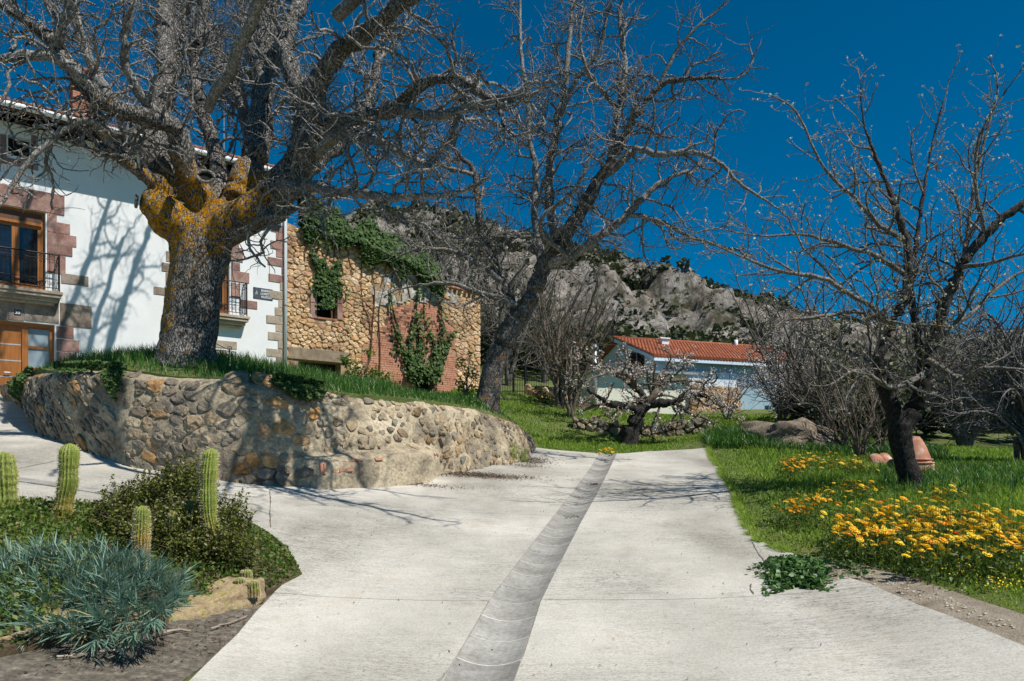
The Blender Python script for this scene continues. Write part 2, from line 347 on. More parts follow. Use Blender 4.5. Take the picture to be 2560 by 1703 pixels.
MT['ivy'] = mat_leaf("ivy_leaves", [(0.0, (0.022, 0.055, 0.012)), (0.6, (0.055, 0.115, 0.024)), (1.0, (0.14, 0.20, 0.055))], 0.55, 0.2, 0.22)
MT['lightleaf'] = mat_leaf("young_leaves", [(0.0, (0.05, 0.11, 0.012)), (0.6, (0.13, 0.21, 0.025)), (1.0, (0.26, 0.33, 0.05))], 0.45, 0.4)
MT['box'] = mat_leaf("box_leaves", [(0.0, (0.025, 0.036, 0.009)), (0.5, (0.085, 0.105, 0.018)), (0.85, (0.19, 0.20, 0.035)), (1.0, (0.26, 0.22, 0.13))], 0.4, 0.2)
MT['blueleaf'] = mat_leaf("blue_green_leaves", [(0.0, (0.06, 0.13, 0.085)), (0.5, (0.145, 0.26, 0.185)), (0.90, (0.27, 0.39, 0.31)), (0.97, (0.28, 0.32, 0.12)), (1.0, (0.34, 0.30, 0.12))], 0.5, 0.2)
MT['weed'] = mat_leaf("weed_leaves", [(0.0, (0.05, 0.10, 0.016)), (0.6, (0.11, 0.19, 0.028)), (0.9, (0.21, 0.26, 0.05)), (1.0, (0.28, 0.20, 0.09))], 0.5, 0.35)
MT['mallow'] = mat_leaf("mallow_leaves", [(0.0, (0.04, 0.10, 0.025)), (0.6, (0.085, 0.18, 0.045)), (1.0, (0.15, 0.25, 0.07))], 0.45, 0.25)
MT['oak'] = mat_leaf("evergreen_leaves", [(0.0, (0.020, 0.028, 0.010)), (0.6, (0.042, 0.055, 0.018)), (1.0, (0.085, 0.095, 0.03))], 0.6, 0.15)
MT['blossom'] = mat_leaf("blossom", [(0.0, (0.55, 0.46, 0.42)), (0.4, (0.76, 0.70, 0.66)), (1.0, (0.84, 0.81, 0.79))], 0.6, 0.3)
MT['redleaf'] = mat_leaf("bronze_young_leaves", [(0.0, (0.14, 0.055, 0.03)), (0.7, (0.25, 0.12, 0.05)), (1.0, (0.2, 0.2, 0.05))], 0.5, 0.3)
MT['bud'] = mat_leaf("buds", [(0.0, (0.30, 0.30, 0.19)), (0.5, (0.46, 0.46, 0.33)), (1.0, (0.58, 0.59, 0.45))], 0.6, 0.2)
MT['litter'] = mat_leaf("dry_leaves", [(0.0, (0.06, 0.04, 0.028)), (0.6, (0.16, 0.105, 0.07)), (1.0, (0.28, 0.2, 0.14))], 0.8, 0.1)
MT['stick'] = mat_noise("dead_wood", [(0.3, (0.22, 0.17, 0.13)), (0.7, (0.48, 0.41, 0.34))], 12, 0.9, 40, 0.3, 0.004)
MT['petal_y'] = mat_noise("yellow_petals", [(0.3, (0.90, 0.56, 0.015)), (0.7, (0.95, 0.70, 0.04))], 30, 0.5, 20, 0, 0, rnd=0.15)
MT['petal_a'] = mat_noise("amber_petals", [(0.3, (0.88, 0.40, 0.008)), (0.7, (0.92, 0.52, 0.012))], 30, 0.5, 20, 0, 0, rnd=0.15)
MT['petal_o'] = mat_noise("orange_petals", [(0.3, (0.80, 0.20, 0.006)), (0.7, (0.86, 0.28, 0.01))], 30, 0.5, 20, 0, 0, rnd=0.15)

# ------------------------------------------------------------------ terrain height
def zc(d): return 0.07 * d + 0.0014 * d * d
CHAN_PX = [(1205, 1703), (1286, 1519), (1332.5, 1442), (1412, 1315), (1461, 1241), (1496, 1183), (1521, 1139)]
CHAN = []
for (u, v) in CHAN_PX:
    k = (v - HV) / F; a, b_, c_ = 0.0014, 0.07 + k, -CH
    d = (-b_ + math.sqrt(b_ * b_ - 4 * a * c_)) / (2 * a); CHAN.append(((u - CU) / F * d, d))
CHAN = [(CHAN[0][0] - 1.6, CHAN[0][1] - 7.0)] + CHAN
FOOT = [(20, 1005, 19.5), (81, 1043, 15.5), (95, 1090, 13), (163, 1114, 12), (231, 1141, 11.3), (288, 1165, 10.9), (340, 1179, 10.7), (441, 1192, 10.5), (550, 1209, 10.35), (696, 1225, 10.5), (848, 1218, 11.2), (997, 1210, 12.0), (1086, 1198, 12.9), (1220, 1174, 14.4), (1264, 1168, 15.0), (1309, 1156, 16.0), (1330, 1135, 17.2), (1334, 1126, 18.6)]
TOP = [(10, 960, 19.7), (51, 948, 15.9), (68, 931, 14), (110, 925, 13), (163, 921, 12.2), (225, 920, 11.7), (300, 922, 11.3), (420, 938, 11), (540, 941, 10.8), (690, 950, 10.9), (845, 978, 11.6), (995, 990, 12.4), (1086, 1002, 13.3), (1190, 1019, 14.9), (1235, 1032, 15.5), (1280, 1052, 16.4), (1310, 1075, 17.5), (1322, 1100, 18.8)]
FOOT3 = [P(*p) for p in FOOT]; TOP3 = [P(*p) for p in TOP]

class TPS:
    def __init__(s, pts, lam=1e-3):
        A = np.array(pts, float); n = len(A); s.c = A[:, :2]
        K = s.k(np.linalg.norm(s.c[:, None] - s.c[None], axis=2)) + lam * np.eye(n)
        Pm = np.hstack([np.ones((n, 1)), s.c]); M_ = np.zeros((n + 3, n + 3)); M_[:n, :n] = K; M_[:n, n:] = Pm; M_[n:, :n] = Pm.T
        s.w = np.linalg.solve(M_, np.concatenate([A[:, 2], np.zeros(3)])); s.n = n
    @staticmethod
    def k(r): return np.where(r > 1e-9, r * r * np.log(np.maximum(r, 1e-9)), 0)
    def __call__(s, x, y):
        x = np.asarray(x, float); y = np.asarray(y, float); sh = x.shape; q = np.stack([x.ravel(), y.ravel()], 1); out = np.empty(len(q))
        for i in range(0, len(q), 20000):
            qq = q[i:i + 20000]; r = np.linalg.norm(qq[:, None] - s.c[None], axis=2)
            out[i:i + 20000] = s.k(r) @ s.w[:s.n] + s.w[s.n] + qq @ s.w[s.n + 1:]
        return out.reshape(sh)

ctrl = [(x, d, zc(d) if d > 0 else 0.05 * d) for x, d in CHAN]
for x, d in CHAN[1:]: ctrl.append((x + 2.4, d, zc(d) + 0.07))
ctrl += [tuple(p) for p in FOOT3]
def cp(u, v, d): ctrl.append(tuple(P(u, v, d)))
for a in [(2275, 1225, 11), (2560, 1400, 6.5), (2560, 1200, 12), (1830, 1092, 19), (2000, 1120, 18.5), (2110, 1172, 14), (2500, 1560, 4.7), (1600, 1112, 22.0),
          (1420, 1122, 20), (1420, 1058, 23.5), (1600, 1052, 24.6), (1760, 1060, 24.5), (1600, 1034, 40), (1290, 985, 28), (1450, 1040, 29), (1240, 1002, 26), (0, 1600, 4), (600, 1500, 5.6),
          (0, 1215, 8.5), (300, 1300, 7.2), (1900, 1040, 30), (2400, 1120, 22)]: cp(*a)
ctrl += [(-15.2, 22, 3.5), (-8.4, 27.3, 3.7), (-1.43, 33.2, 4.45), (-6, 20, 3.1), (-11, 19.5, 3.1), (-19, 18, 4.0), (-12, 8, 1.7), (-25, 20, 5.2), (-25, 40, 7), (-5, 45, 7), (0, 60, 9), (10, 45, 4.6), (25, 45, 4.6),
         (20, 26, 2.4), (16, 14, 1.8), (30, 30, 3), (40, 60, 6), (12, 70, 8.5), (-7, 0, 0.35), (7, 0, 0.25), (0, -6, -0.35), (14, 4, 0.9), (-14, -2, 0.9), (-40, 70, 12), (60, 10, 2), (-50, 0, 4), (60, 80, 8)]
_tps = TPS(ctrl, 2e-3)
def seg_dist(x, y, poly):
    best = np.full(np.shape(x), 1e9)
    for (x0, y0), (x1, y1) in zip(poly[:-1], poly[1:]):
        dx, dy = x1 - x0, y1 - y0; t = np.clip(((x - x0) * dx + (y - y0) * dy) / (dx * dx + dy * dy), 0, 1)
        best = np.minimum(best, np.hypot(x - x0 - t * dx, y - y0 - t * dy))
    return best
def gz(x, y): return _tps(np.asarray(x, float), np.asarray(y, float))
def gz1(x, y): return float(gz(np.array([x]), np.array([y]))[0])
_dd = np.concatenate([np.arange(1.5, 20, 0.03), np.arange(20, 80, 0.2)])
def G(u, v, dz=0.0):
    """where the ray through photo pixel (u, v) meets the ground (raised by dz)"""
    x = (u - CU) / F * _dd; z = CH + (HV - v) / F * _dd
    below = z <= gz(x, _dd) + dz
    i = int(np.argmax(below)) if below.any() else len(_dd) - 1
    d = float(_dd[i]); return Vector((x[i], d, gz1(x[i], d)))

# ------------------------------------------------------------------ ground sheet
xs = np.concatenate([np.arange(-160, -26, 8), np.arange(-26, -14, 1.0), np.arange(-14, 14, 0.22), np.arange(14, 30, 1.0), np.arange(30, 200, 8)])
ys = np.concatenate([np.arange(-30, -4, 3), np.arange(-4, 1, 0.5), np.arange(1, 30, 0.22), np.arange(30, 60, 1.0), np.arange(60, 175, 5)])
XX, YY = np.meshgrid(xs, ys)
ZZ = gz(XX, YY)
far = np.clip((np.hypot(XX, YY - 20) - 60) / 60, 0, 1); ZZ = ZZ * (1 - far) + far * (7 + np.clip(YY - 60, 0, 400) * 0.13)
cd = seg_dist(XX, YY, CHAN); ZZ = ZZ - 0.22 * np.clip(1 - (cd - 0.35) / 0.3, 0, 1) * (YY < 19)
ny, nx = XX.shape
idx = np.arange(ny * nx).reshape(ny, nx)
quads = np.stack([idx[:-1, :-1], idx[:-1, 1:], idx[1:, 1:], idx[1:, :-1]], -1).reshape(-1, 4)
ground = struct(mesh_obj("ground", np.stack([XX, YY, ZZ], -1).reshape(-1, 3), quads, MT['earth'], smooth=True))

def in_poly(x, y, poly):
    x = np.asarray(x); y = np.asarray(y); r = np.zeros(x.shape, bool); n = len(poly)
    for i in range(n):
        x0, y0 = poly[i]; x1, y1 = poly[(i + 1) % n]
        c = ((y0 > y) != (y1 > y)); xi = (x1 - x0) * (y - y0) / ((y1 - y0) if y1 != y0 else 1e-12) + x0
        r ^= c & (x < xi)
    return r

def sheet(name, poly, zfun, mat, step=0.3, skirt=0.12, parent=None, edge=0.25):
    """triangulated sheet over an outline, draped on a height function, with a skirt round the edge"""
    out = []
    for i in range(len(poly)):
        a = Vector(poly[i][:2]); b = Vector(poly[(i + 1) % len(poly)][:2]); n = max(1, int((b - a).length / edge))
        for k in range(n): out.append(a.lerp(b, k / n))
    pl = [(p.x, p.y) for p in out]
    x0, x1 = min(p[0] for p in pl), max(p[0] for p in pl); y0, y1 = min(p[1] for p in pl), max(p[1] for p in pl)
    gx, gy = np.meshgrid(np.arange(x0, x1, step), np.arange(y0, y1, step)); gx = gx.ravel(); gy = gy.ravel()
    gx = gx + nr.uniform(-.08, .08, gx.shape) * step
    ok = in_poly(gx, gy, pl) & (seg_dist(gx, gy, pl + [pl[0]]) > step * 0.35)
    pts = [Vector(p) for p in pl] + [Vector((a, b)) for a, b in zip(gx[ok], gy[ok])]
    nb = len(pl)
    r = delaunay_2d_cdt(pts, [(i, (i + 1) % nb) for i in range(nb)], [], 1, 1e-5)
    v2 = np.array([(p.x, p.y) for p in r[0]]); z = zfun(v2[:, 0], v2[:, 1])
    verts = [(x, y, zz) for (x, y), zz in zip(v2, z)]
    fs = []
    for f in r[2]:
        c = v2[list(f)].mean(0)
        if in_poly(np.array([c[0]]), np.array([c[1]]), pl)[0]: fs.append(tuple(f))
    # skirt
    cnt = {}
    for f in fs:
        for i in range(len(f)): cnt[(f[i], f[(i + 1) % len(f)])] = 1
    low = {}
    for (a, b) in list(cnt):
        if (b, a) not in cnt:
            for q in (a, b):
                if q not in low: low[q] = len(verts); verts.append((verts[q][0], verts[q][1], verts[q][2] - skirt))
            fs.append((b, a, low[a], low[b]))
    return mesh_obj(name, verts, fs, mat, parent, smooth=False)

def clip_half(poly, p, n):
    """keep the part of a polygon with (q-p).n >= 0"""
    out = []
    for i in range(len(poly)):
        a = Vector(poly[i]); b = Vector(poly[(i + 1) % len(poly)]); da = (a - p).dot(n); db = (b - p).dot(n)
        if da >= 0: out.append(a)
        if (da >= 0) != (db >= 0): out.append(a.lerp(b, da / (da - db)))
    return out

def xy(v): return (v.x, v.y)
ROADZ = 0.05
def roadz(x, y): return gz(x, y) + ROADZ
# slab outlines, from the photo's edges
chL = [Vector((x - 0.205, y)) for x, y in CHAN]; chR = [Vector((x + 0.205, y)) for x, y in CHAN]
right_edge = [G(*p) for p in [(1770, 1124), (1778, 1150), (1800, 1178), (1806, 1200), (1826, 1222), (1838, 1250), (1846, 1282), (1862, 1312), (1872, 1340), (1892, 1362), (1940, 1385), (1990, 1402), (2070, 1442), (2180, 1478), (2300, 1530), (2420, 1580), (2560, 1640)]]
jag = lambda p, a=0.03: Vector((p.x + rng.uniform(-a, a), p.y + rng.uniform(-a, a)))
rpoly = [q for q in chR] + [Vector((CHAN[-1][0] + 1.0, 18.45))] + [jag(p) for p in right_edge] + [Vector((4.6, 2.4)), Vector((5.0, -2.7))]
wallline = [Vector((p.x - 0.25, p.y + 0.25)) for p in FOOT3]
bed_back = [G(*p) for p in [(720, 1440), (690, 1385), (640, 1340), (560, 1312), (420, 1302), (230, 1296), (60, 1285), (-60, 1275)]]
left_edge = [G(*p) for p in [(600, 1610), (640, 1545), (690, 1495), (725, 1460)]]
lpoly = [q for q in chL][::-1] + [Vector((-2.4, -2.7)), Vector((-1.75, 2.6)), Vector((-1.62, 3.7))] + [jag(p, .02) for p in left_edge] + [jag(xyv, .02) for xyv in bed_back] + \
        [Vector((-6.6, 6.6)), Vector((-11, 7.0)), Vector((-16, 12)), Vector((-21, 19.5)), Vector((-14.6, 22.9))] + wallline + [Vector((0.75, 18.9)), Vector((CHAN[-1][0] - 0.9, 18.5))]
road = struct(thing("road", "x", "x")); del road["label"], road["category"]
cdir = Vector((0.184, 1)).normalized()
def cut_slabs(poly, cuts, name):
    """cut along transverse joints; cuts = [(point, normal)] ordered outward"""
    rest = poly
    for p, n in cuts:
        p = Vector(p[:2]); n = Vector(n).normalized()
        near = clip_half(rest, p - n * 0.006, -n); rest = clip_half(rest, p + n * 0.006, n)
        if len(near) > 2: sheet(name, near, roadz, MT['concrete'], 0.3, 0.14, road)
    sheet(name, rest, roadz, MT['concrete'], 0.3, 0.14, road)
cut_slabs(rpoly, [(G(1500, 1518), (0.02, 1)), (G(1620, 1286), (0.02, 1)), (G(1650, 1192), (0.02, 1))], "slab")
# left: cut the apron off the lane by the control joint that runs up to the wall, then transverse joints
cut_slabs(lpoly, [(G(1150, 1518), (-0.03, 1)), (G(1200, 1292), (-0.03, 1)), (G(1250, 1200), (-0.03, 1))], "slab")
def crack(px, w=0.006):
    """dark filled joint or crack lying on the slabs"""
    q = [G(u, v) for u, v in px]; pts = []
    for a, b in zip(q[:-1], q[1:]):
        for k in range(6): pts.append(a.lerp(b, k / 6))
    vs = []; n = len(pts)
    for i, p in enumerate(pts):
        d = (pts[min(i + 1, n - 1)] - pts[max(i - 1, 0)]).xy.normalized(); o = Vector((-d.y, d.x)) * w * rng.uniform(.4, 1.2); c = p.xy + Vector((rng.uniform(-1, 1), rng.uniform(-1, 1))) * w * .7
        for sg in (-1, 1): e = c + o * sg; vs.append((e.x, e.y, gz1(e.x, e.y) + ROADZ + .004))
    mesh_obj("joint_filler", vs, [(2 * i, 2 * i + 1, 2 * i + 3, 2 * i + 2) for i in range(n - 1)], MT['verge'], road)
for c_ in ([(676, 1330), (675, 1300), (676, 1260), (674, 1228)], [(1880, 1370), (1895, 1395), (1912, 1420)], [(640, 1335), (655, 1360), (662, 1395)], [(30, 1185), (90, 1172), (150, 1160)], [(1878, 1478), (1876, 1490), (1886, 1505)]): crack(c_, .007)

# ------------------------------------------------------------------ drainage channel of precast tiles
def polyline_at(poly, step):
    pts = [Vector(p) for p in poly]; out = []; carry = 0.0
    for a, b in zip(pts[:-1], pts[1:]):
        L = (b - a).length; t = carry
        while t < L: out.append((a.lerp(b, t / L), (b - a).normalized())); t += step
        carry = t - L
    return out
chan = struct(thing("drain_channel", "x", "x")); del chan["label"], chan["category"]
def chan_piece(name, c, d, L, W, depth, mat, parent, lift, thick=0.05, n=9, zoff=0.0):
    nrm = Vector((d.y, -d.x)); vs = []; fs = []
    for e in (-.5, .5):
        for i in range(n):
            s_ = (i / (n - 1) - 0.5) * 2; q = c + d * (e * L) + nrm * (s_ * W / 2)
            z = gz1(*(c + d * (e * L))) + lift - depth * (1 - s_ * s_) + zoff
            vs.append((q.x, q.y, z))
    for i in range(n - 1): fs.append((i, i + 1, n + i + 1, n + i))
    m = len(vs)
    for v in list(vs): vs.append((v[0], v[1], v[2] - thick))
    for i in range(n - 1): fs.append((m + i, m + n + i, m + n + i + 1, m + i + 1))
    for a in (0, n):
        for i in range(n - 1): fs.append((a + i, m + a + i, m + a + i + 1, a + i + 1))
    for i in (0, n - 1): fs.append((i, n + i, m + n + i, m + i))
    return mesh_obj(name, vs, fs, mat, parent, smooth=False)
PITCH = 0.45
for c, d in polyline_at(CHAN[0:1] + CHAN[1:] + [(CHAN[-1][0] + 0.09, CHAN[-1][1] + 0.4)], PITCH):
    if c.y < 1.0: continue
    chan_piece("channel_tile", c, d, PITCH - rng.uniform(0.008, 0.014), 0.395, 0.045, MT['channel'], chan, ROADZ - 0.002 + rng.uniform(-.002, .002))
for c, d in polyline_at(CHAN[0:1] + CHAN[1:] + [(CHAN[-1][0] + 0.09, CHAN[-1][1] + 0.4)], PITCH):
    if c.y > 1.0: chan_piece("mortar_joint", c + d * PITCH / 2, d, rng.uniform(.008, .016), 0.396, 0.045, MT['jointm'], chan, ROADZ + .0015)
bedpts = polyline_at(CHAN + [(CHAN[-1][0] + 0.09, CHAN[-1][1] + 0.4)], 0.9)
for c, d in bedpts:
    if c.y > 0.5: chan_piece("channel_bedding", c, d, 0.9, 0.41, 0.045, MT['jointm'], chan, ROADZ - 0.013, zoff=0.0)
side = struct(thing("side_gutter", "x", "x")); del side["label"], side["category"]
a = G(-60, 1192); b = G(676, 1331); Ls = (b - a).xy.length; dd = (b - a).xy.normalized()
for i in range(int(Ls / 0.5)):
    c = a.xy + dd * (0.25 + i * 0.5); chan_piece("gutter_tile", c, dd, 0.488, 0.3, -0.0, MT['channel'], side, ROADZ + 0.006, 0.05, 5)

# ------------------------------------------------------------------ voronoi stones
def voronoi(seeds, box, sy=1.0, kk=16):
    S = np.array(seeds) * np.array([1, sy]); x0, x1, y0, y1 = box[0], box[1], box[2] * sy, box[3] * sy; cells = []
    for i, p in enumerate(S):
        d2 = ((S - p) ** 2).sum(1); nb = np.argsort(d2)[1:kk + 1]
        poly = [Vector((x0, y0)), Vector((x1, y0)), Vector((x1, y1)), Vector((x0, y1))]
        pv = Vector(p)
        for j in nb:
            q = Vector(S[j]); poly = clip_half(poly, (pv + q) / 2, pv - q)
            if len(poly) < 3: break
        cells.append([Vector((v.x, v.y / sy)) for v in poly] if len(poly) > 2 else None)
    return cells
def poisson(box, rfun, n, r_):
    pts = []; x0, x1, y0, y1 = box
    P_ = np.zeros((0, 3))
    for _ in range(n):
        x = r_.uniform(x0, x1); y = r_.uniform(y0, y1); r = rfun(x, y)
        if len(P_):
            if (np.hypot(P_[:, 0] - x, P_[:, 1] - y) < (P_[:, 2] + r) / 2).any(): continue
        P_ = np.vstack([P_, (x, y, r)])
    return [(a, b) for a, b, _ in P_]
def area2(poly):
    return abs(sum(poly[i].x * poly[(i + 1) % len(poly)].y - poly[(i + 1) % len(poly)].x * poly[i].y for i in range(len(poly)))) / 2
def round_poly(poly, gap, n=11):
    c = sum(poly, Vector((0, 0))) / len(poly)
    # shrink, then two corner-cutting passes, then resample
    q = []
    for p in poly:
        d = p - c; L = d.length
        if L < 1e-5: continue
        q.append(c + d * max(0.3, (L - gap) / L))
    for _ in range(1):
        r = []
        for i in range(len(q)):
            a = q[i]; b = q[(i + 1) % len(q)]; r += [a.lerp(b, 0.17), a.lerp(b, 0.83)]
        q = r
    per = [(q[(i + 1) % len(q)] - q[i]).length for i in range(len(q))]; T = sum(per); out = []; i = 0; acc = 0
    for k in range(n):
        t = T * k / n
        while i < len(q) - 1 and acc + per[i] < t: acc += per[i]; i += 1
        out.append(q[i].lerp(q[(i + 1) % len(q)], (t - acc) / max(per[i], 1e-9)))
    return c, out
def stone_mesh(poly, gap, height, fn, r_, n=11, sink=0.04, jit=0.2):
    c, ring = round_poly(poly, gap, n); vs = []; tilt = (r_.uniform(-.4, .4), r_.uniform(-.4, .4))
    R = max((p - c).length for p in ring)
    for sc, hh in ((1.0, -sink), (0.98, height * 0.6), (0.72, height * 0.95)):
        for p in ring:
            d = (p - c) * sc * (1 + r_.uniform(-jit, jit) * 0.5); q = c + d
            h = hh
            if hh > 0: h = hh * (1 + r_.uniform(-jit, jit) * 2) + height * 0.8 * (tilt[0] * d.x + tilt[1] * d.y) / max(R, 1e-6)
            vs.append(fn(q.x, q.y, h))
    vs.append(fn(c.x + r_.uniform(-.2, .2) * R, c.y + r_.uniform(-.2, .2) * R, height * r_.uniform(0.95, 1.15)))
    fs = []
    for k in range(2):
        for i in range(n): fs.append((k * n + i, k * n + (i + 1) % n, (k + 1) * n + (i + 1) % n, (k + 1) * n + i))
    for i in range(n): fs.append((2 * n + i, 2 * n + (i + 1) % n, 3 * n))
    return vs, fs
def place_stones(lst, name, mat, parent, rest_name, limit=300):
    """lst = [(size, verts, faces)]: the largest become parts, the rest one joined part"""
    lst.sort(key=lambda s: -s[0])
    for _, vs, fs in lst[:limit]: mesh_obj(name, vs, fs, mat, parent, smooth=False)
    if len(lst) > limit:
        m = MB()
        for _, vs, fs in lst[limit:]: m.add(vs, fs)
        o = m.build(rest_name, mat, parent, False); o["kind"] = "stuff"

# ------------------------------------------------------------------ retaining wall round the walnut's mound
def catmull(pts, n_per):
    out = []; P_ = [pts[0] * 2 - pts[1]] + list(pts) + [pts[-1] * 2 - pts[-2]]
    for i in range(1, len(P_) - 2):
        p0, p1, p2, p3 = P_[i - 1:i + 3]
        for k in range(n_per):
            t = k / n_per
            out.append(0.5 * ((2 * p1) + (p2 - p0) * t + (2 * p0 - 5 * p1 + 4 * p2 - p3) * t * t + (3 * p1 - p0 - 3 * p2 + p3) * t ** 3))
    out.append(pts[-1].copy()); return out
wf = catmull(FOOT3, 24); wt = catmull(TOP3, 24)
acc = [0.0]
for a, b in zip(wf[:-1], wf[1:]): acc.append(acc[-1] + (b - a).length)
WL = acc[-1]; acc = np.array(acc)
wf_a = np.array(wf); wt_a = np.array(wt)
tan_a = np.gradient(wf_a[:, :2], axis=0)
for _ in range(3): tan_a[1:-1] = (tan_a[:-2] + 2 * tan_a[1:-1] + tan_a[2:]) / 4
tan_a /= np.linalg.norm(tan_a, axis=1, keepdims=True)
def s_of_u(u):
    us = CU + wf_a[:, 0] / wf_a[:, 1] * F; k = np.argmin(np.abs(us[40:] - u)) + 40; return acc[k]
LED0, LED1 = s_of_u(735), s_of_u(1100)
def ledge(s):
    return np.clip((s - LED0) / 0.35, 0, 1) * np.clip((LED1 - s) / 0.9, 0, 1)
def W3(s, h, out=0.0):
    """wall surface: s along, h up in metres (wall height varies), out outward"""
    i = np.interp(s, acc, np.arange(len(acc))); j = int(min(i, len(acc) - 2)); f = i - j
    a = wf_a[j] * (1 - f) + wf_a[j + 1] * f; b = wt_a[j] * (1 - f) + wt_a[j + 1] * f
    H = b[2] - a[2]; t = h / H; tg = tan_a[j] * (1 - f) + tan_a[j + 1] * f
    n = np.array([tg[1], -tg[0], 0.25]); p = a + (b - a) * t
    bulge = 0.07 * math.sin(math.pi * min(max(t, 0), 1)) + 0.07 * noise.noise(Vector((s * 0.9, h * 1.2, 3.1)))
    lh = 0.52 + 0.05 * math.sin(s * 2); le = float(ledge(s))
    if h < lh: le_o = 0.36 * le * min(1.0, ((lh - h) / 0.22) ** 0.55)
    else: le_o = 0
    if t > 0.9: bulge -= (t - 0.9) * 1.2
    return p + n * (bulge + le_o + out)
def WH(s): return float(np.interp(s, acc, wt_a[:, 2] - wf_a[:, 2]))
wall = thing("retaining_wall", "curved fieldstone retaining wall with mortar, holding up the big walnut's mound", "wall", tuple(wf[len(wf) // 2]))
ns, nh = 360, 34; vs = []
for i in range(ns):
    s = WL * i / (ns - 1); H = WH(s)
    for j in range(nh):
        t = j / (nh - 4) if j < nh - 3 else 1.0
        if j < nh - 3:
            h = -0.25 + (H + 0.25) * t; p = W3(s, h, 0.035 * noise.fractal(Vector((s * 2.2, h * 2.2, 0)), 0.7, 2.1, 4) + 0.02 * noise.noise(Vector((s * 9, h * 9, 5))))
        else:
            k = j - (nh - 4); p = W3(s, H, -0.10 * k - 0.02); p = np.array([p[0], p[1], p[2] + 0.02 + 0.03 * noise.noise(Vector((s * 3, k, 0))) - 0.03 * k])
        vs.append(p)
idx = np.arange(ns * nh).reshape(ns, nh)
q = np.stack([idx[:-1, :-1], idx[1:, :-1], idx[1:, 1:], idx[:-1, 1:]], -1).reshape(-1, 4)
mesh_obj("mortar_core", vs, q, MT['mortar'], wall, smooth=True)
r_ = random.Random(3)
def wr(s, h):
    b = 0.165 if s < LED0 + 1 else 0.15
    return b * r_.choice([0.55, 0.7, 0.85, 1.0, 1.25, 1.7])
seeds = poisson((0.1, WL - 0.05, 0.0, 1.62), wr, 7000, r_)
cells = voronoi(seeds, (0, WL, -0.05, 1.8), 1.2); sl = []; sr_ = []
for (s, h), c in zip(seeds, cells):
    if not c or h > WH(s) - 0.06 or h < 0.02: continue
    if ledge(s) > 0.15 and h < 0.62: continue
    if r_.random() < 0.14: continue
    left = s < s_of_u(700)
    g = r_.uniform(0.008, 0.03) if left else r_.uniform(0.015, 0.05)
    ar = area2(c); hh = r_.uniform(0.006, 0.036) * (1.4 if ar > 0.05 else 1)
    v_, f_ = stone_mesh(c, g, hh, lambda x, y, o: W3(x, y, o), r_)
    (sl if s < s_of_u(820) else sr_).append((ar, v_, f_))
place_stones(sl, "stone", MT['wstone'], wall, "small_stones", 150); place_stones(sr_, "stone", MT['wstone2'], wall, "small_stones", 150)
pb = MB(); r_ = random.Random(13)
for _ in range(620):
    s = r_.uniform(.2, WL - .1); h = r_.uniform(.03, max(.1, WH(s) - .08)); a = r_.uniform(.025, .06)
    if ledge(s) > .15 and h < .5: continue
    v_, f_ = stone_mesh([Vector((s + a * math.cos(t) * r_.uniform(.7, 1.3), h + a * math.sin(t) * r_.uniform(.6, 1.2))) for t in np.arange(0, 6.2, .9)], .0, r_.uniform(.008, .03), lambda x, y, o: W3(x, y, o), r_, 7); pb.add(v_, f_)
pb.build("pebbles", MT['wstone2'], wall)["kind"] = "stuff"
for (u, h0, w_) in [(782, 0.16, 0.16), (800, 0.14, 0.26), (828, 0.15, 0.26), (862, 0.30, 0.2), (912, 0.30, 0.12), (1045, 0.35, 0.1), (1068, 0.36, 0.14)]:
    s = s_of_u(u); m = MB(); hh = 0.15 if u < 840 else 0.045
    m.box(lambda a, b, c: W3(s + a, h0 + b, c), -w_ / 2, w_ / 2, 0, hh, -0.05, 0.022); m.build("brick", MT['brick'], wall)

# mound
mctrl = [tuple(p - Vector((0, 0, 0.03))) for p in TOP3]
for a in [(480, 900, 12.4), (300, 902, 12.6), (380, 893, 12.8), (600, 925, 12.5), (700, 942, 12.6), (850, 972, 13), (1000, 984, 14), (1100, 996, 15.5), (1215, 1008, 16.8), (150, 912, 14)]: mctrl.append(tuple(P(*a)))
mback = [(-12.2, 20.0), (-9.5, 18.6), (-6, 18.0), (-3, 18.6), (-0.6, 19.8), (0.5, 20.0)]
for x, y in mback: mctrl.append((x, y, gz1(x, y) - 0.05))
mctrl += [(-8.6, 16.6, 3.2), (-5, 16, 3.2), (-2, 17, 2.95)]
_m = TPS(mctrl, 1e-3)
mound_poly = [(p.x - 0.0, p.y + 0.12) for p in TOP3] + [(0.5, 20.0)] + mback[::-1][1:]
mound = struct(sheet("mound", mound_poly, lambda x, y: _m(x, y), MT['earth'], 0.3, 0.5))
def mz1(x, y): return float(_m(np.array([x]), np.array([y]))[0])

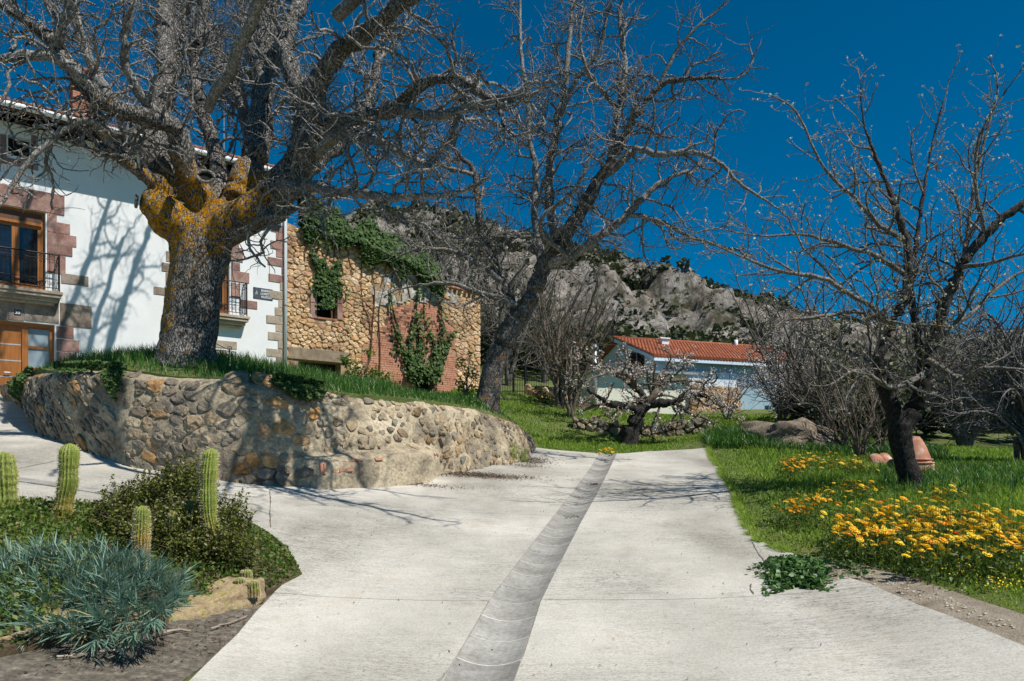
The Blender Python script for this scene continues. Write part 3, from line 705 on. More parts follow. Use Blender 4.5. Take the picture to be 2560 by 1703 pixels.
# ------------------------------------------------------------------ house facade frame
FA = math.atan((3565 - CU) / F); R2 = Vector((math.sin(FA), math.cos(FA), 0)); N2 = Vector((math.cos(FA), -math.sin(FA), 0)); FD0 = 22.0; FP0 = Vector(((0 - CU) / F * FD0, FD0, 0))
def fw(t, z, o=0.0): p = FP0 + R2 * t + N2 * o; return Vector((p.x, p.y, z))
def ft(u, o=0.0):
    k = (u - CU) / F; q = FP0 + N2 * o; return (k * q.y - q.x) / (R2.x - k * R2.y)
def fz(u, v, o=0.0):
    y = (FP0 + N2 * o + R2 * ft(u, o)).y; return CH + (HV - v) * y / F
def fbox(m, u0, u1, v0, v1, o0, o1):
    um = (u0 + u1) / 2; m.box(lambda a, b, c: fw(a, b, c), ft(u0), ft(u1), fz(um, v1), fz(um, v0), o0, o1)
def rect_wall(name, ts, zs, holes, mat, parent, topf=None, o=0.0, depth=0.35, reveal=None):
    T = sorted(set(ts + [h[0] for h in holes] + [h[1] for h in holes])); Zs = sorted(set(zs + [h[2] for h in holes] + [h[3] for h in holes]))
    vs = []; fs = []
    for z in Zs:
        for t in T: vs.append(fw(t, min(z, topf(t)) if topf else z, o))
    n = len(T)
    for j in range(len(Zs) - 1):
        for i in range(n - 1):
            tm = (T[i] + T[i + 1]) / 2; zm = (Zs[j] + Zs[j + 1]) / 2
            if any(h[0] < tm < h[1] and h[2] < zm < h[3] for h in holes): continue
            if topf and Zs[j] >= topf(tm): continue
            fs.append((j * n + i, j * n + i + 1, (j + 1) * n + i + 1, (j + 1) * n + i))
    wallo = mesh_obj(name, vs, fs, mat, parent)
    for h in holes:
        t0, t1, z0, z1 = h[:4]; dp = depth; m = MB()
        m.add([fw(t0, z0, o), fw(t1, z0, o), fw(t1, z1, o), fw(t0, z1, o), fw(t0, z0, o - dp), fw(t1, z0, o - dp), fw(t1, z1, o - dp), fw(t0, z1, o - dp)],
              [(0, 1, 5, 4), (1, 2, 6, 5), (2, 3, 7, 6), (3, 0, 4, 7)])
        m.build("opening_reveal", reveal or mat, parent)
    return wallo

# ------------------------------------------------------------------ white house
TP = ft(710)                                    # corner at the downpipe
white = thing("white_house", "white rendered house with sandstone quoins, balconies and overhanging eaves behind the big walnut", "house", tuple(fw(0, 3.4)))
zE = fz(0, 255, 1.1)                            # gutter height
hole_win = (ft(-36), ft(114), fz(60, 724), fz(60, 520)); hole_door = (ft(-40), ft(137), 3.3, fz(70, 806))
hole_win2 = (ft(442), ft(574), fz(510, 780), fz(510, 620)); hole_att = (ft(20), ft(76), fz(48, 392), fz(48, 342))
hole_low = (ft(470), ft(528), 3.3, fz(500, 858))
rect_wall("wall", [-9, TP], [2.6, zE - 0.1], [hole_win, hole_door, hole_win2, hole_att, hole_low], MT['render'], white, depth=0.32)
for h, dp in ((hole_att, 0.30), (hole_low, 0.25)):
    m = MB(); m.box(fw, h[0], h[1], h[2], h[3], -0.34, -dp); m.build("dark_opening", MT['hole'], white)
# far end wall and back so that the house is a closed body
m = MB(); m.add([fw(TP, 2.6), fw(TP, 2.6, -9), fw(TP, zE + 1.0, -9), fw(TP, zE + 2.6, -4.5), fw(TP, zE - 0.1)], [(0, 1, 2, 3, 4)])
m.add([fw(-9, 2.6), fw(-9, 2.6, -9), fw(-9, zE + 1.0, -9), fw(-9, zE + 2.6, -4.5), fw(-9, zE - 0.1)], [(4, 3, 2, 1, 0)])
m.add([fw(-9, 2.6, -9), fw(TP, 2.6, -9), fw(TP, zE, -9), fw(-9, zE, -9)], [(0, 1, 2, 3)]); m.build("end_wall", MT['render'], white)
def stones(lst, mat, name="quoin_stone"):
    for (u0, u1, v0, v1, o) in lst:
        m = MB(); um = (u0 + u1) / 2; m.box(fw, ft(u0), ft(u1), fz(um, v1) + 0.006, fz(um, v0) - 0.006, -0.02, o); m.build(name, mat, white, bevel=0.008)
stones([(118, 142, 528, 556, .018), (118, 175, 556, 584, .024), (118, 191, 585, 614, .02), (118, 181, 612, 638, .025), (118, 164, 638, 685, .018)], MT['pink'])
stones([(-40, 161, 470, 522, .03)], MT['pink'], "lintel_stone")
stones([(153, 221, 687, 713, .02), (150, 229, 761, 819, .022)], MT['greystone'])
stones([(141, 184, 817, 847, .018), (141, 198, 849, 880, .02), (141, 192, 881, 915, .018), (141, 200, 916, 950, .02)], MT['pink'])
stones([(-40, 20, 742, 800, .02), (21, 60, 742, 802, .026), (61, 147, 744, 806, .022)], MT['greystone'], "lintel_stone")
stones([(577, 597, 596, 616, .018), (577, 607, 618, 655, .022), (577, 600, 656, 677, .018), (577, 623, 679, 706, .022), (577, 600, 708, 745, .018), (600, 643, 751, 772, .02)], MT['pink'])
stones([(415, 438, 629, 656, .018), (404, 438, 658, 681, .02), (414, 438, 683, 715, .018), (384, 417, 718, 738, .02), (414, 438, 740, 775, .018)], MT['greystone'])
stones([(535, 592, 852, 872, .016), (535, 566, 873, 894, .018), (535, 590, 895, 914, .016)], MT['tan'])
stones([(0, 16, 336, 395, .02), (78, 92, 338, 400, .02), (0, 95, 400, 418, .03)], MT['pink'], "window_surround_stone")
qv = 562.0; i = 0
qseq = [678, 690, 676, 690, 669, 704, 671, 700, 673, 696, 687, 666, 689, 670, 695, 666, 690, 669, 690]
while qv < 912:
    hq = 20.5; u0 = qseq[i % len(qseq)]; mt = MT['pink'] if qv < 690 else MT['tan']
    if i == 16: mt = MT['greystone']
    stones([(u0, 708.5, qv, qv + hq, 0.018 + 0.006 * (i % 3))], mt); qv += hq + 0.2; i += 1
# windows, door
def window(h, parent, name, mull, glassmat=MT['glass'], shutter=True):
    t0, t1, z0, z1 = h; root = MB()
    for (a0, a1, b0, b1) in [(t0, t0 + .09, z0, z1), (t1 - .09, t1, z0, z1), (t0 + .09, t1 - .09, z1 - .09, z1), (t0 + .09, t1 - .09, z0, z0 + .09)]:
        root.box(fw, a0, a1, b0, b1, -.28, -.16)
    fr = root.build(name, MT['wood'], parent)
    sh = 0.28 if shutter else 0.0
    tm = (t0 + t1) / 2
    if shutter:
        m = MB(); m.box(fw, t0 + .09, t1 - .09, z1 - .09 - sh, z1 - .09, -.25, -.13); m.build("shutter_box", MT['darkwood'], fr)
        m = MB(); m.box(fw, t0 + .09, t1 - .09, z1 - .17 - sh, z1 - .09 - sh, -.26, -.12); m.build("top_rail", MT['wood'], fr)
    for k in (0, 1):
        a0 = t0 + .09 if k == 0 else tm; a1 = tm if k == 0 else t1 - .09; zt = z1 - .17 - sh
        m = MB()
        for (x0, x1, y0, y1) in [(a0, a0 + .10, z0 + .09, zt), (a1 - .10, a1, z0 + .09, zt), (a0 + .1, a1 - .1, zt - .1, zt), (a0 + .1, a1 - .1, z0 + .09, z0 + .22)]: m.box(fw, x0 + .002, x1 - .002, y0, y1, -.25, -.19)
        m.build("casement", MT['wood'], fr)
        m = MB(); m.box(fw, a0 + .1, a1 - .1, z0 + .22, zt - .1, -.235, -.215); m.build("pane", glassmat, fr)
    return fr
window(hole_win, white, "balcony_window", 2); window(hole_win2, white, "balcony_window", 2)
t0, t1, z0, z1 = hole_door; m = MB()
ts0 = ft(72)
for (a0, a1, b0, b1) in [(t1 - .12, t1, z0, z1), (t0, t0 + .12, z0, z1), (t0 + .12, t1 - .12, z1 - .12, z1), (ts0 - .16, ts0, z0, z1 - .12)]: m.box(fw, a0, a1, b0, b1, -.30, -.14)
door = m.build("front_door", MT['wood'], white)
m = MB(); m.box(fw, t0 + .12, ts0 - .16, z0, z1 - .12, -.26, -.19); m.build("door_leaf", MT['wood'], door)
for v in (859, 900, 941): m = MB(); zz = fz(30, v); m.box(fw, t0 + .2, ts0 - .18, zz - .018, zz + .018, -.191, -.184); m.build("steel_strip", MT['steel'], door)
m = MB(); zz = fz(15, 930); m.tube([fw(t0 + .5, zz, -.12), fw(ts0 - .45, zz, -.12)], .018, 8); m.build("pull_handle", MT['steel'], door)
gb = [fz(100, 922), fz(100, 868), fz(100, 818)]
for k in (0, 1): m = MB(); m.box(fw, ts0, t1 - .12, gb[k] + .04, gb[k + 1] - .04, -.24, -.22); m.build("sidelight_pane", MT['frost'], door)
for ra, rb in ((gb[1] - .04, gb[1] + .04), (z0, gb[0] + .04), (gb[2] - .04, z1 - .12)): m = MB(); m.box(fw, ts0, t1 - .12, ra, rb, -.26, -.18); m.build("sidelight_rail", MT['wood'], door)
# balconies
def spiral(c, r, a0, turns, sgn, fn, n=14):
    return [fn(c[0] + r * (1 - .75 * i / n) * math.cos(a0 + sgn * turns * 2 * math.pi * i / n), c[1] + r * (1 - .75 * i / n) * math.sin(a0 + sgn * turns * 2 * math.pi * i / n)) for i in range(n + 1)]
def balcony(t0, t1, z0, rh, proj):
    m = MB()
    for (dz0, dz1, e) in [(-.10, 0, .06), (-.20, -.10, .02), (-.32, -.20, -.06), (-.40, -.32, -.14)]:
        m.box(fw, t0 - e, t1 + e, z0 + dz0, z0 + dz1 - .002, 0.02, proj + e)
    b = m.build("balcony", MT['tan'], white, bevel=.012)
    m = MB(); o = proj - .02; r = .010
    def rail(z, rr): m.tube([fw(t0 + .03, z, .0), fw(t0 + .03, z, o), fw(t1 - .03, z, o), fw(t1 - .03, z, .0)], rr, 6)
    rail(z0 + rh, .022); rail(z0 + rh - .16, .011); rail(z0 + .10, .014); rail(z0 + .36, .010)
    n = int((t1 - t0) / .13)
    for i in range(n + 1):
        t = t0 + .03 + (t1 - t0 - .06) * i / n; m.tube([fw(t, z0 + .1, o), fw(t, z0 + rh, o)], .009, 4)
    for t in (t0 + .03, t1 - .03):
        for k in range(1, 5): m.tube([fw(t, z0 + .1, o * k / 5), fw(t, z0 + rh, o * k / 5)], .009, 4)
        m.tube([fw(t, z0, o), fw(t, z0 + rh + .02, o)], .02, 6)
    k = int((t1 - t0) / .26)
    for i in range(k):
        tc = t0 + .16 + (t1 - t0 - .3) * (i + .5) / k; fn = lambda a, b: fw(a, b, o + .012)
        for sg in (-1, 1):
            m.tube(spiral((tc + sg * .055, z0 + rh - .08), .055, math.pi / 2, 1.3, sg, fn), .007, 4)
            m.tube(spiral((tc + sg * .055, z0 + .23), .06, -math.pi / 2, 1.3, -sg, fn), .007, 4)
            m.tube(spiral((tc + sg * .055, z0 + rh - .24), .05, -math.pi / 2, 1.2, -sg, fn), .006, 4)
    m.build("railing", MT['iron'], b)
balcony(ft(-60), ft(147), fz(75, 727, .0), 1.12, .36)
balcony(ft(420), ft(611), fz(590, 793, .0), 1.18, .36)
# plaque, number
def flat_text(body, size, origin, mat, parent, name="lettering", align='LEFT', o=0.03):
    cu = bpy.data.curves.new(name, 'FONT'); cu.body = body; cu.size = size; cu.extrude = 0.003; cu.align_x = align; cu.offset = size * 0.012
    tmp = bpy.data.objects.new("tmp_text", cu); col.objects.link(tmp)
    me = bpy.data.meshes.new_from_object(tmp.evaluated_get(bpy.context.evaluated_depsgraph_get())); bpy.data.objects.remove(tmp); bpy.data.curves.remove(cu)
    t, z = origin
    for v in me.vertices: v.co = fw(t + v.co.x, z + v.co.y, o + v.co.z)
    me.materials.clear(); me.materials.append(mat)
    return link_mesh(name, me, None, parent)
t0, t1 = ft(633), ft(681.5); z0, z1 = fz(657, 749), fz(657, 721)
m = MB(); m.box(fw, t0, t1, z0, z1, .002, .022); plq = m.build("street_plaque", MT['slate'], white, bevel=.006)
pw, ph = t1 - t0, z1 - z0
for a, b in ((0, 0), (pw, 0), (0, ph), (pw, ph)): m = MB(); m.tube([fw(t0 + a * .9 + pw * .05, z0 + b * .84 + ph * .08, .02), fw(t0 + a * .9 + pw * .05, z0 + b * .84 + ph * .08, .032)], .016, 8); m.build("fixing_stud", MT['iron'], plq)
for k, (tx, zz) in enumerate([("BARRIO", .69), ("LORETO", .41), ("AUZOA", .13)]): flat_text(tx, ph * .27, (t0 + pw * .66, z0 + ph * zz), MT['white'], plq, align='CENTER', o=.0235)
m = MB(); ec = (t0 + pw * .17, z0 + ph * .52)
for a, L in ((100, .10), (60, .07), (200, .08), (235, .10), (280, .09), (330, .06)):
    aa = math.radians(a); m.tube([fw(ec[0], ec[1], .025), fw(ec[0] + L * .8 * math.cos(aa), ec[1] + L * .8 * math.sin(aa), .025)], .006, 4)
m.build("emblem", MT['white'], plq)
t0, t1 = ft(35.5), ft(51.5); z0, z1 = fz(43, 788.5), fz(43, 775); m = MB(); m.box(fw, t0, t1, z0, z1, .02, .036); num = m.build("house_number", MT['navy'], white)
flat_text("20", (z1 - z0) * .8, ((t0 + t1) / 2, z0 + (z1 - z0) * .22), MT['white'], num, "digits", 'CENTER', .038)
# eaves, roof, gutter, downpipe
RP = math.tan(math.radians(19))
def roofz(o): return zE + 0.12 + (1.05 - o) * RP
m = MB(); m.add([fw(-9.6, roofz(1.05) - .06, 1.05), fw(TP + .3, roofz(1.05) - .06, 1.05), fw(TP + .3, roofz(-4.5) - .06, -4.5), fw(-9.6, roofz(-4.5) - .06, -4.5),
                 fw(-9.6, roofz(1.05), 1.05), fw(TP + .3, roofz(1.05), 1.05), fw(TP + .3, roofz(-4.5), -4.5), fw(-9.6, roofz(-4.5), -4.5),
                 fw(TP + .3, roofz(1.05), -9.8), fw(-9.6, roofz(1.05), -9.8)],
                [(0, 1, 2, 3), (4, 5, 6, 7), (0, 4, 5, 1), (1, 5, 6, 2), (0, 3, 7, 4), (7, 6, 8, 9)])
roof = m.build("roof", MT['oldtile'], white)
m = MB(); t = -9.5
while t < TP + .3:
    pts = [fw(t, roofz(o) + .03, o) for o in (1.05, 0.3, -.6)]; m.tube(pts, [.075, .07, .065], 7); t += .2
m.build("eave_tiles", MT['oldtile'], roof, True)
t = -9.3
while t < TP + .2:
    m = MB(); m.add([fw(t + a, roofz(o) - .065 - dz, o) for a in (0, .11) for o in (0, 1.0) for dz in (0, .13)], [(0, 1, 3, 2), (4, 6, 7, 5), (0, 2, 6, 4), (1, 5, 7, 3), (2, 3, 7, 6), (0, 4, 5, 1)])
    m.build("rafter", MT['darkwood'], roof); t += .55
m = MB(); m.add([fw(-9.6, roofz(1.0) - .07, 1.0), fw(TP + .3, roofz(1.0) - .07, 1.0), fw(TP + .3, roofz(0) - .07, 0), fw(-9.6, roofz(0) - .07, 0)], [(3, 2, 1, 0)]); m.build("soffit_boards", MT['darkwood'], roof)
m = MB(); m.box(fw, -9.6, TP + .28, zE - .12, zE + .10, .985, 1.035); m.build("eave_gap_board", MT['darkwood'], roof)  # added to block sunlight leaking between gutter and tile ends
m = MB(); m.tube([fw(-9.6, zE, 1.13), fw(TP + .25, zE, 1.13)], .085, 12); m.build("gutter", MT['pvc'], white, True)
m = MB(); tp = ft(714, .09); m.tube([fw(tp, zE - .05, 1.1), fw(tp, zE - .5, .7), fw(tp, zE - .9, .12), fw(tp, zE - 1.3, .09), fw(tp, 3.4, .09)], .062, 12); m.build("downpipe", MT['pvc'], white, True)
for v in (605, 764): m = MB(); zz = fz(714, v, .09); m.tube([fw(tp, zz - .02, .09), fw(tp, zz + .02, .09)], .075, 12); m.build("pipe_clip", MT['oldtile'], white)
ch_o = -2.6; tc0, tc1 = ft(182, ch_o), ft(246, ch_o); m = MB(); m.box(fw, tc0, tc1, roofz(ch_o) - .3, fz(214, 176, ch_o), ch_o - .7, ch_o); chim = m.build("chimney", MT['oldtile'], roof)
zz = roofz(ch_o) - .2
row = 0
while zz < fz(214, 176, ch_o) - .08:
    t = tc0 - (.11 if row % 2 else 0)
    while t < tc1 - .02:
        a0 = max(t, tc0 - .004); a1 = min(t + .225, tc1 + .004)
        if a1 - a0 > .04: m = MB(); m.box(fw, a0, a1, zz, zz + .06, ch_o - .1, ch_o + .012); m.build("chimney_brick", MT['brick'], roof)
        t += .24
    zz += .075; row += 1
m = MB(); m.box(fw, tc0 - .08, tc1 + .08, zz + .01, zz + .1, ch_o - .78, ch_o + .08); m.build("chimney_cap", MT['oldtile'], roof)
def antenna(base, h, L, parent, mat, direc):
    m = MB(); top = base + Vector((0, 0, h)); m.tube([base, top], .018, 5)
    d = Vector(direc).normalized(); s = Vector((-d.y, d.x, 0))
    a = top - Vector((0, 0, .15)); m.tube([a - d * L * .3, a + d * L * .7], .012, 4)
    for k in range(9): q = a + d * (L * (-.28 + k * .115)); w = .32 - .02 * k; m.tube([q - s * w, q + s * w], .007, 3)
    a = top - Vector((0, 0, .6)); m.tube([a - d * .3, a + d * .6], .012, 4)
    for k in range(4): q = a + d * (-.25 + k * .25); m.tube([q - s * .5, q + s * .5], .007, 3)
    m.build("aerial", mat, parent)
antenna(fw(ft(560, -2.5), roofz(-2.5) - .1, -2.5), 2.9, 1.7, roof, MT['steel'], (R2.x, R2.y, 0))
gate = thing("iron_railing", "low wrought iron railing with a scroll, beside the big walnut's trunk", "railing", tuple(fw(ft(560, 2.0), 3.6, 2.0)))
m = MB(); q = lambda u, v: fw(ft(u, 2.0), fz(u, v, 2.0), 2.0)
m.tube([q(520, 875), q(572, 878)], .016, 5); m.tube([q(520, 848), q(545, 862), q(570, 874)], .014, 5)
for u in range(520, 590, 9): m.tube([q(u, 940), q(u, 880)], .012, 4)
m.tube([q(573, 940), q(573, 872)], .025, 6); m.tube([q(588, 940), q(588, 880)], .02, 6); m.tube([q(573, 880), q(588, 880)], .014, 5)
c0 = ft(575, 2.0); z0_ = fz(575, 872, 2.0); m.tube(spiral((c0, z0_), .09, math.pi, 1.1, -1, lambda a, b: fw(a, b, 2.0)), .012, 5); m.build("rail_frame", MT['iron'], gate)

# ------------------------------------------------------------------ stone ruin next to the white house
ruin = thing("stone_ruin", "roofless ochre rubble barn wall with brick infill and ivy on its top", "ruin", tuple(fw(ft(960), 3.9)))
rt_px = [(700, 552), (716, 556), (800, 590), (900, 618), (1000, 660), (1100, 716), (1150, 728), (1201, 742)]
rt_t = [ft(u) for u, v in rt_px]; rt_z = [fz(u, v) for u, v in rt_px]
def rtop(t): return float(np.interp(t, rt_t, rt_z))
T1 = ft(1200)
h_w = (ft(792), ft(842), fz(817, 795), fz(817, 722)); h_d = (ft(746), ft(852), 3.0, fz(800, 905)); h_b = (ft(1034), ft(1086), 3.6, fz(1060, 946))
tl = [TP + .02 + (T1 - TP - .02) * i / 30 for i in range(31)]
rect_wall("mortar_face", tl, [2.8, 4, 5, 6, 7, 8, 9, 9.5, 10, 10.6], [h_w, h_d, h_b], MT['rmortar'], ruin, rtop, 0.0, 0.5, MT['rmortar'])
m = MB(); m.add([fw(TP, 2.8, -.6), fw(T1, 2.8, -.6), fw(T1, rtop(T1), -.6), fw(TP, rtop(TP), -.6)], [(3, 2, 1, 0)])
m.add([fw(T1, 2.8, 0), fw(T1, 2.8, -.6), fw(T1, rtop(T1), -.6), fw(T1, rtop(T1), 0)], [(0, 1, 2, 3)])
m.add([fw(t, rtop(t), o) for t in tl for o in (0, -.6)], [(2 * i, 2 * i + 2, 2 * i + 3, 2 * i + 1) for i in range(30)]); m.build("wall_core", MT['rmortar'], ruin)
for h in (h_w, h_d, h_b): m = MB(); m.box(fw, h[0] - .1, h[1] + .1, h[2], h[3] + .1, -.58, -.5); m.build("dark_interior", MT['hole'], ruin)  # black back panels painted as the unlit interior
def rpart(name, mat, u0, u1, v0, v1, o0, o1, bev=.012):
    m = MB(); fbox(m, u0, u1, v0, v1, o0, o1); return m.build(name, mat, ruin, bevel=bev)
rpart("lintel_beam", MT['beam'], 719, 872, 874, 903, -.25, .05)
rpart("door_jamb", MT['pink'], 726, 745, 904, 960, -.2, .04)
rpart("window_jamb", MT['pink'], 775, 791.5, 722, 757, -.2, .05); rpart("window_jamb", MT['pink'], 775, 791.5, 758, 796, -.2, .045)
rpart("window_jamb", MT['pink'], 842.5, 856, 722, 760, -.2, .05); rpart("window_jamb", MT['pink'], 842.5, 856, 761, 800, -.2, .045)
rpart("window_sill", MT['oldtile'], 792, 843, 796, 801, -.2, .05); rpart("window_frame", MT['darkwood'], 833, 839, 730, 796, -.3, -.2)
bpoly = [(ft(u), fz(u, v)) for u, v in [(903, 1010), (905, 876), (935, 842), (962, 806), (975, 775), (1000, 762), (1090, 760), (1108, 786), (1120, 815), (1142, 828), (1136, 880), (1143, 930), (1136, 1010)]]
ppoly = [(ft(u), fz(u, v)) for u, v in [(925, 716), (960, 690), (1010, 672), (1100, 722), (1150, 735), (1148, 765), (1090, 757), (1000, 758), (960, 775), (935, 770)]]
excl = [(h_w[0] - .28, h_w[1] + .22, h_w[2] - .08, h_w[3] + .03), (ft(719), ft(872), 2.8, fz(800, 874)), h_b]
r_ = random.Random(5)
def rr(t, z): return .205 * r_.choice([.5, .65, .8, 1, 1.2, 1.6])
seeds = poisson((TP + .05, T1 - .02, 3.9, 10.4), rr, 9000, r_)
seeds = [(t, z) for t, z in seeds if z < rtop(t) + .05]
cells = voronoi(seeds, (TP + .04, T1 + .015, 3.85, 10.5), 1.35); sl = []
for (t, z), c in zip(seeds, cells):
    if not c or z > rtop(t) - .03: continue
    if in_poly(np.array([t]), np.array([z]), bpoly)[0] or any(e[0] < t < e[1] and e[2] < z < e[3] for e in excl): continue
    if in_poly(np.array([t]), np.array([z]), ppoly)[0] and r_.random() < .8: continue
    c = [Vector((p.x, min(p.y, rtop(p.x) + .03))) for p in c]; ar = area2(c)
    v_, f_ = stone_mesh(c, r_.uniform(.006, .018), r_.uniform(.02, .07), lambda x, y, o: fw(x, y, o), r_, 10)
    sl.append((ar, v_, f_))
place_stones(sl, "stone", MT['rstone'], ruin, "small_stones", 300)
# plaster patch
xs_, zs_ = np.meshgrid(np.arange(ft(925), ft(1152), .09), np.arange(fz(1000, 775), fz(1000, 668), .09)); vs = []; fs = []; ok = {}
for j in range(xs_.shape[0]):
    for i in range(xs_.shape[1]):
        t, z = xs_[j, i], zs_[j, i]
        if z < rtop(t) and in_poly(np.array([t + .12 * noise.noise(Vector((t * 3, z * 3, 0)))]), np.array([z + .12 * noise.noise(Vector((t * 3, z * 3, 9)))]), ppoly)[0] and noise.noise(Vector((t * 2.4, z * 2.4, 4))) < .34:
            ok[(j, i)] = len(vs); vs.append(fw(t, z, .045 + .03 * noise.fractal(Vector((t * 3, z * 3, 1)), .8, 2, 4)))
for (j, i) in ok:
    if all(k in ok for k in ((j + 1, i), (j, i + 1), (j + 1, i + 1))): fs.append((ok[(j, i)], ok[(j, i + 1)], ok[(j + 1, i + 1)], ok[(j + 1, i)]))
mesh_obj("plaster_patch", vs, fs, MT['plaster'], ruin, True)
# bricks, shared meshes
def brick_mesh(L, H, header):
    m = MB(); m.box(lambda a, b, c: (a, b, c), 0, L, -.03, .05, 0, H); nb = len(m.f)
    if header:
        for i in range(3):
            for k in range(2):
                x0 = L * (.07 + .31 * i); z0 = H * (.10 + .44 * k); m.add([(x0, -.032, z0), (x0 + L * .25, -.032, z0), (x0 + L * .25, -.032, z0 + H * .36), (x0, -.032, z0 + H * .36)], [(0, 1, 2, 3)])
    me = bpy.data.meshes.new("brick"); me.from_pydata([tuple(v) for v in m.v], [], m.f); me.materials.append(MT['brick']); me.materials.append(MT['hole'])
    for p in me.polygons[nb:]: p.material_index = 1
    return me
bm_s = brick_mesh(.235, .082, False); bm_h = brick_mesh(.115, .082, True); bm_q = brick_mesh(.235, .082, False)
z = fz(1020, 1005); row = 0; bl = []
while z < fz(1040, 758):
    t = ft(900) + r_.uniform(-.2, 0)
    while t < ft(1150):
        hd = r_.random() < .40; L = .115 if hd else .235
        if in_poly(np.array([t + L / 2 + .4 * noise.noise(Vector((0, z * 2.5, 0)))]), np.array([z + .04]), bpoly)[0] and not (h_b[0] - .02 < t + L / 2 < h_b[1] + .02 and z < h_b[3]): bl.append((t, z, L, hd))
        t += L + .012
    z += .093
bl.sort(key=lambda q: abs(q[0] - ft(1020)) * .6 + abs(q[1] - fz(1030, 830)))
rest = MB()
for i, (t, z, L, hd) in enumerate(bl):
    o = r_.uniform(-.008, .010)
    if i < 300:
        ob = link_mesh("brick", bm_h if hd else bm_s, None, ruin); b = fw(t, z, o)
        ob.matrix_basis = Matrix(((R2.x, -N2.x, 0, b.x), (R2.y, -N2.y, 0, b.y), (0, 0, 1, b.z), (0, 0, 0, 1)))
    else: rest.box(lambda a, b, c: fw(a, b, c), t, t + L, z, z + .082, -.05, .03 + o)
if rest.v: rest.build("outer_bricks", MT['brick'], ruin)["kind"] = "stuff"
for k in range(8):
    u = 1102 + k * 12; t = ft(u); m = MB(); m.tube([fw(t, rtop(t) + .05, .18), fw(t, rtop(t) + .10, -.4)], [.09, .075], 7); m.build("roof_tile", MT['terra'], ruin, True)

# ------------------------------------------------------------------ leaves and blades
def leaf_cloud(name, pos, size, mat, parent=None, flat=0.0, nrm=None, aspect=1.6, rnd=None, up=0.3):
    """many small folded leaf faces; pos (N,3), size scalar or (N,)"""
    pos = np.asarray(pos, float); n = len(pos); size = np.broadcast_to(np.asarray(size, float), (n,)) * nr.uniform(.65, 1.35, n)
    nn = nr.normal(size=(n, 3)); nn[:, 2] = np.abs(nn[:, 2]) * (1 + up)
    if nrm is not None: nn = nn * (1 - flat) + np.asarray(nrm) * flat * 2.2
    nn /= np.linalg.norm(nn, axis=1, keepdims=True)
    a = np.cross(nn, nr.normal(size=(n, 3))); a /= np.linalg.norm(a, axis=1, keepdims=True); b = np.cross(nn, a)
    s = size[:, None]
    v0 = pos - a * s * .5; v2 = pos + a * s * .5; mid = pos + nn * s * .12
    v1 = mid + b * s * .5 / aspect; v3 = mid - b * s * .5 / aspect
    V = np.stack([v0, v1, v2, v3], 1).reshape(-1, 3); base = np.arange(n)[:, None] * 4
    Fc = np.concatenate([base + np.array([[0, 1, 2]]), base + np.array([[0, 2, 3]])], 1).reshape(-1, 3)
    rv = nr.random(n) if rnd is None else np.clip(rnd, 0, 1)
    return mesh_obj(name, V, Fc, mat, parent, attr={"rnd": np.repeat(rv, 4)})

def blades(name, pos, h, w, mat, parent=None, lean=.35, direc=None, rnd=None, curl=.5):
    """grass blades and strap leaves: three joints, bending over"""
    pos = np.asarray(pos, float); n = len(pos); h = np.broadcast_to(np.asarray(h, float), (n,)); w = np.broadcast_to(np.asarray(w, float), (n,))
    if direc is None:
        az = nr.uniform(0, 2 * np.pi, n); le = np.abs(nr.normal(0, lean, n)); d = np.stack([np.cos(az) * np.sin(le), np.sin(az) * np.sin(le), np.cos(le)], 1)
    else: d = np.asarray(direc, float); d = d / np.linalg.norm(d, axis=1, keepdims=True)
    hz = d.copy(); hz[:, 2] = 0; hz /= np.maximum(np.linalg.norm(hz, axis=1, keepdims=True), 1e-6)
    sd = np.stack([-hz[:, 1], hz[:, 0], np.zeros(n)], 1)
    tw = nr.uniform(-1, 1, (n, 1)); sd = sd * np.cos(tw) + np.cross(d, sd) * np.sin(tw)
    H = h[:, None]; Wd = w[:, None] * .5
    cr = curl * nr.uniform(.2, 1, (n, 1))
    m1 = pos + d * H * .55; tip = m1 + (d * (1 - cr * .5) + hz * cr - np.array([0, 0, 1]) * cr * .35) * H * .5
    V = np.stack([pos - sd * Wd, pos + sd * Wd, m1 + sd * Wd * .8, m1 - sd * Wd * .8, tip], 1).reshape(-1, 3); b = np.arange(n)[:, None] * 5
    Fc = np.concatenate([b + np.array([[0, 1, 2]]), b + np.array([[0, 2, 3]]), b + np.array([[3, 2, 4]])], 1).reshape(-1, 3)
    rv = nr.random(n) if rnd is None else np.clip(rnd, 0, 1)
    return mesh_obj(name, V, Fc, mat, parent, attr={"rnd": np.repeat(rv, 5)})

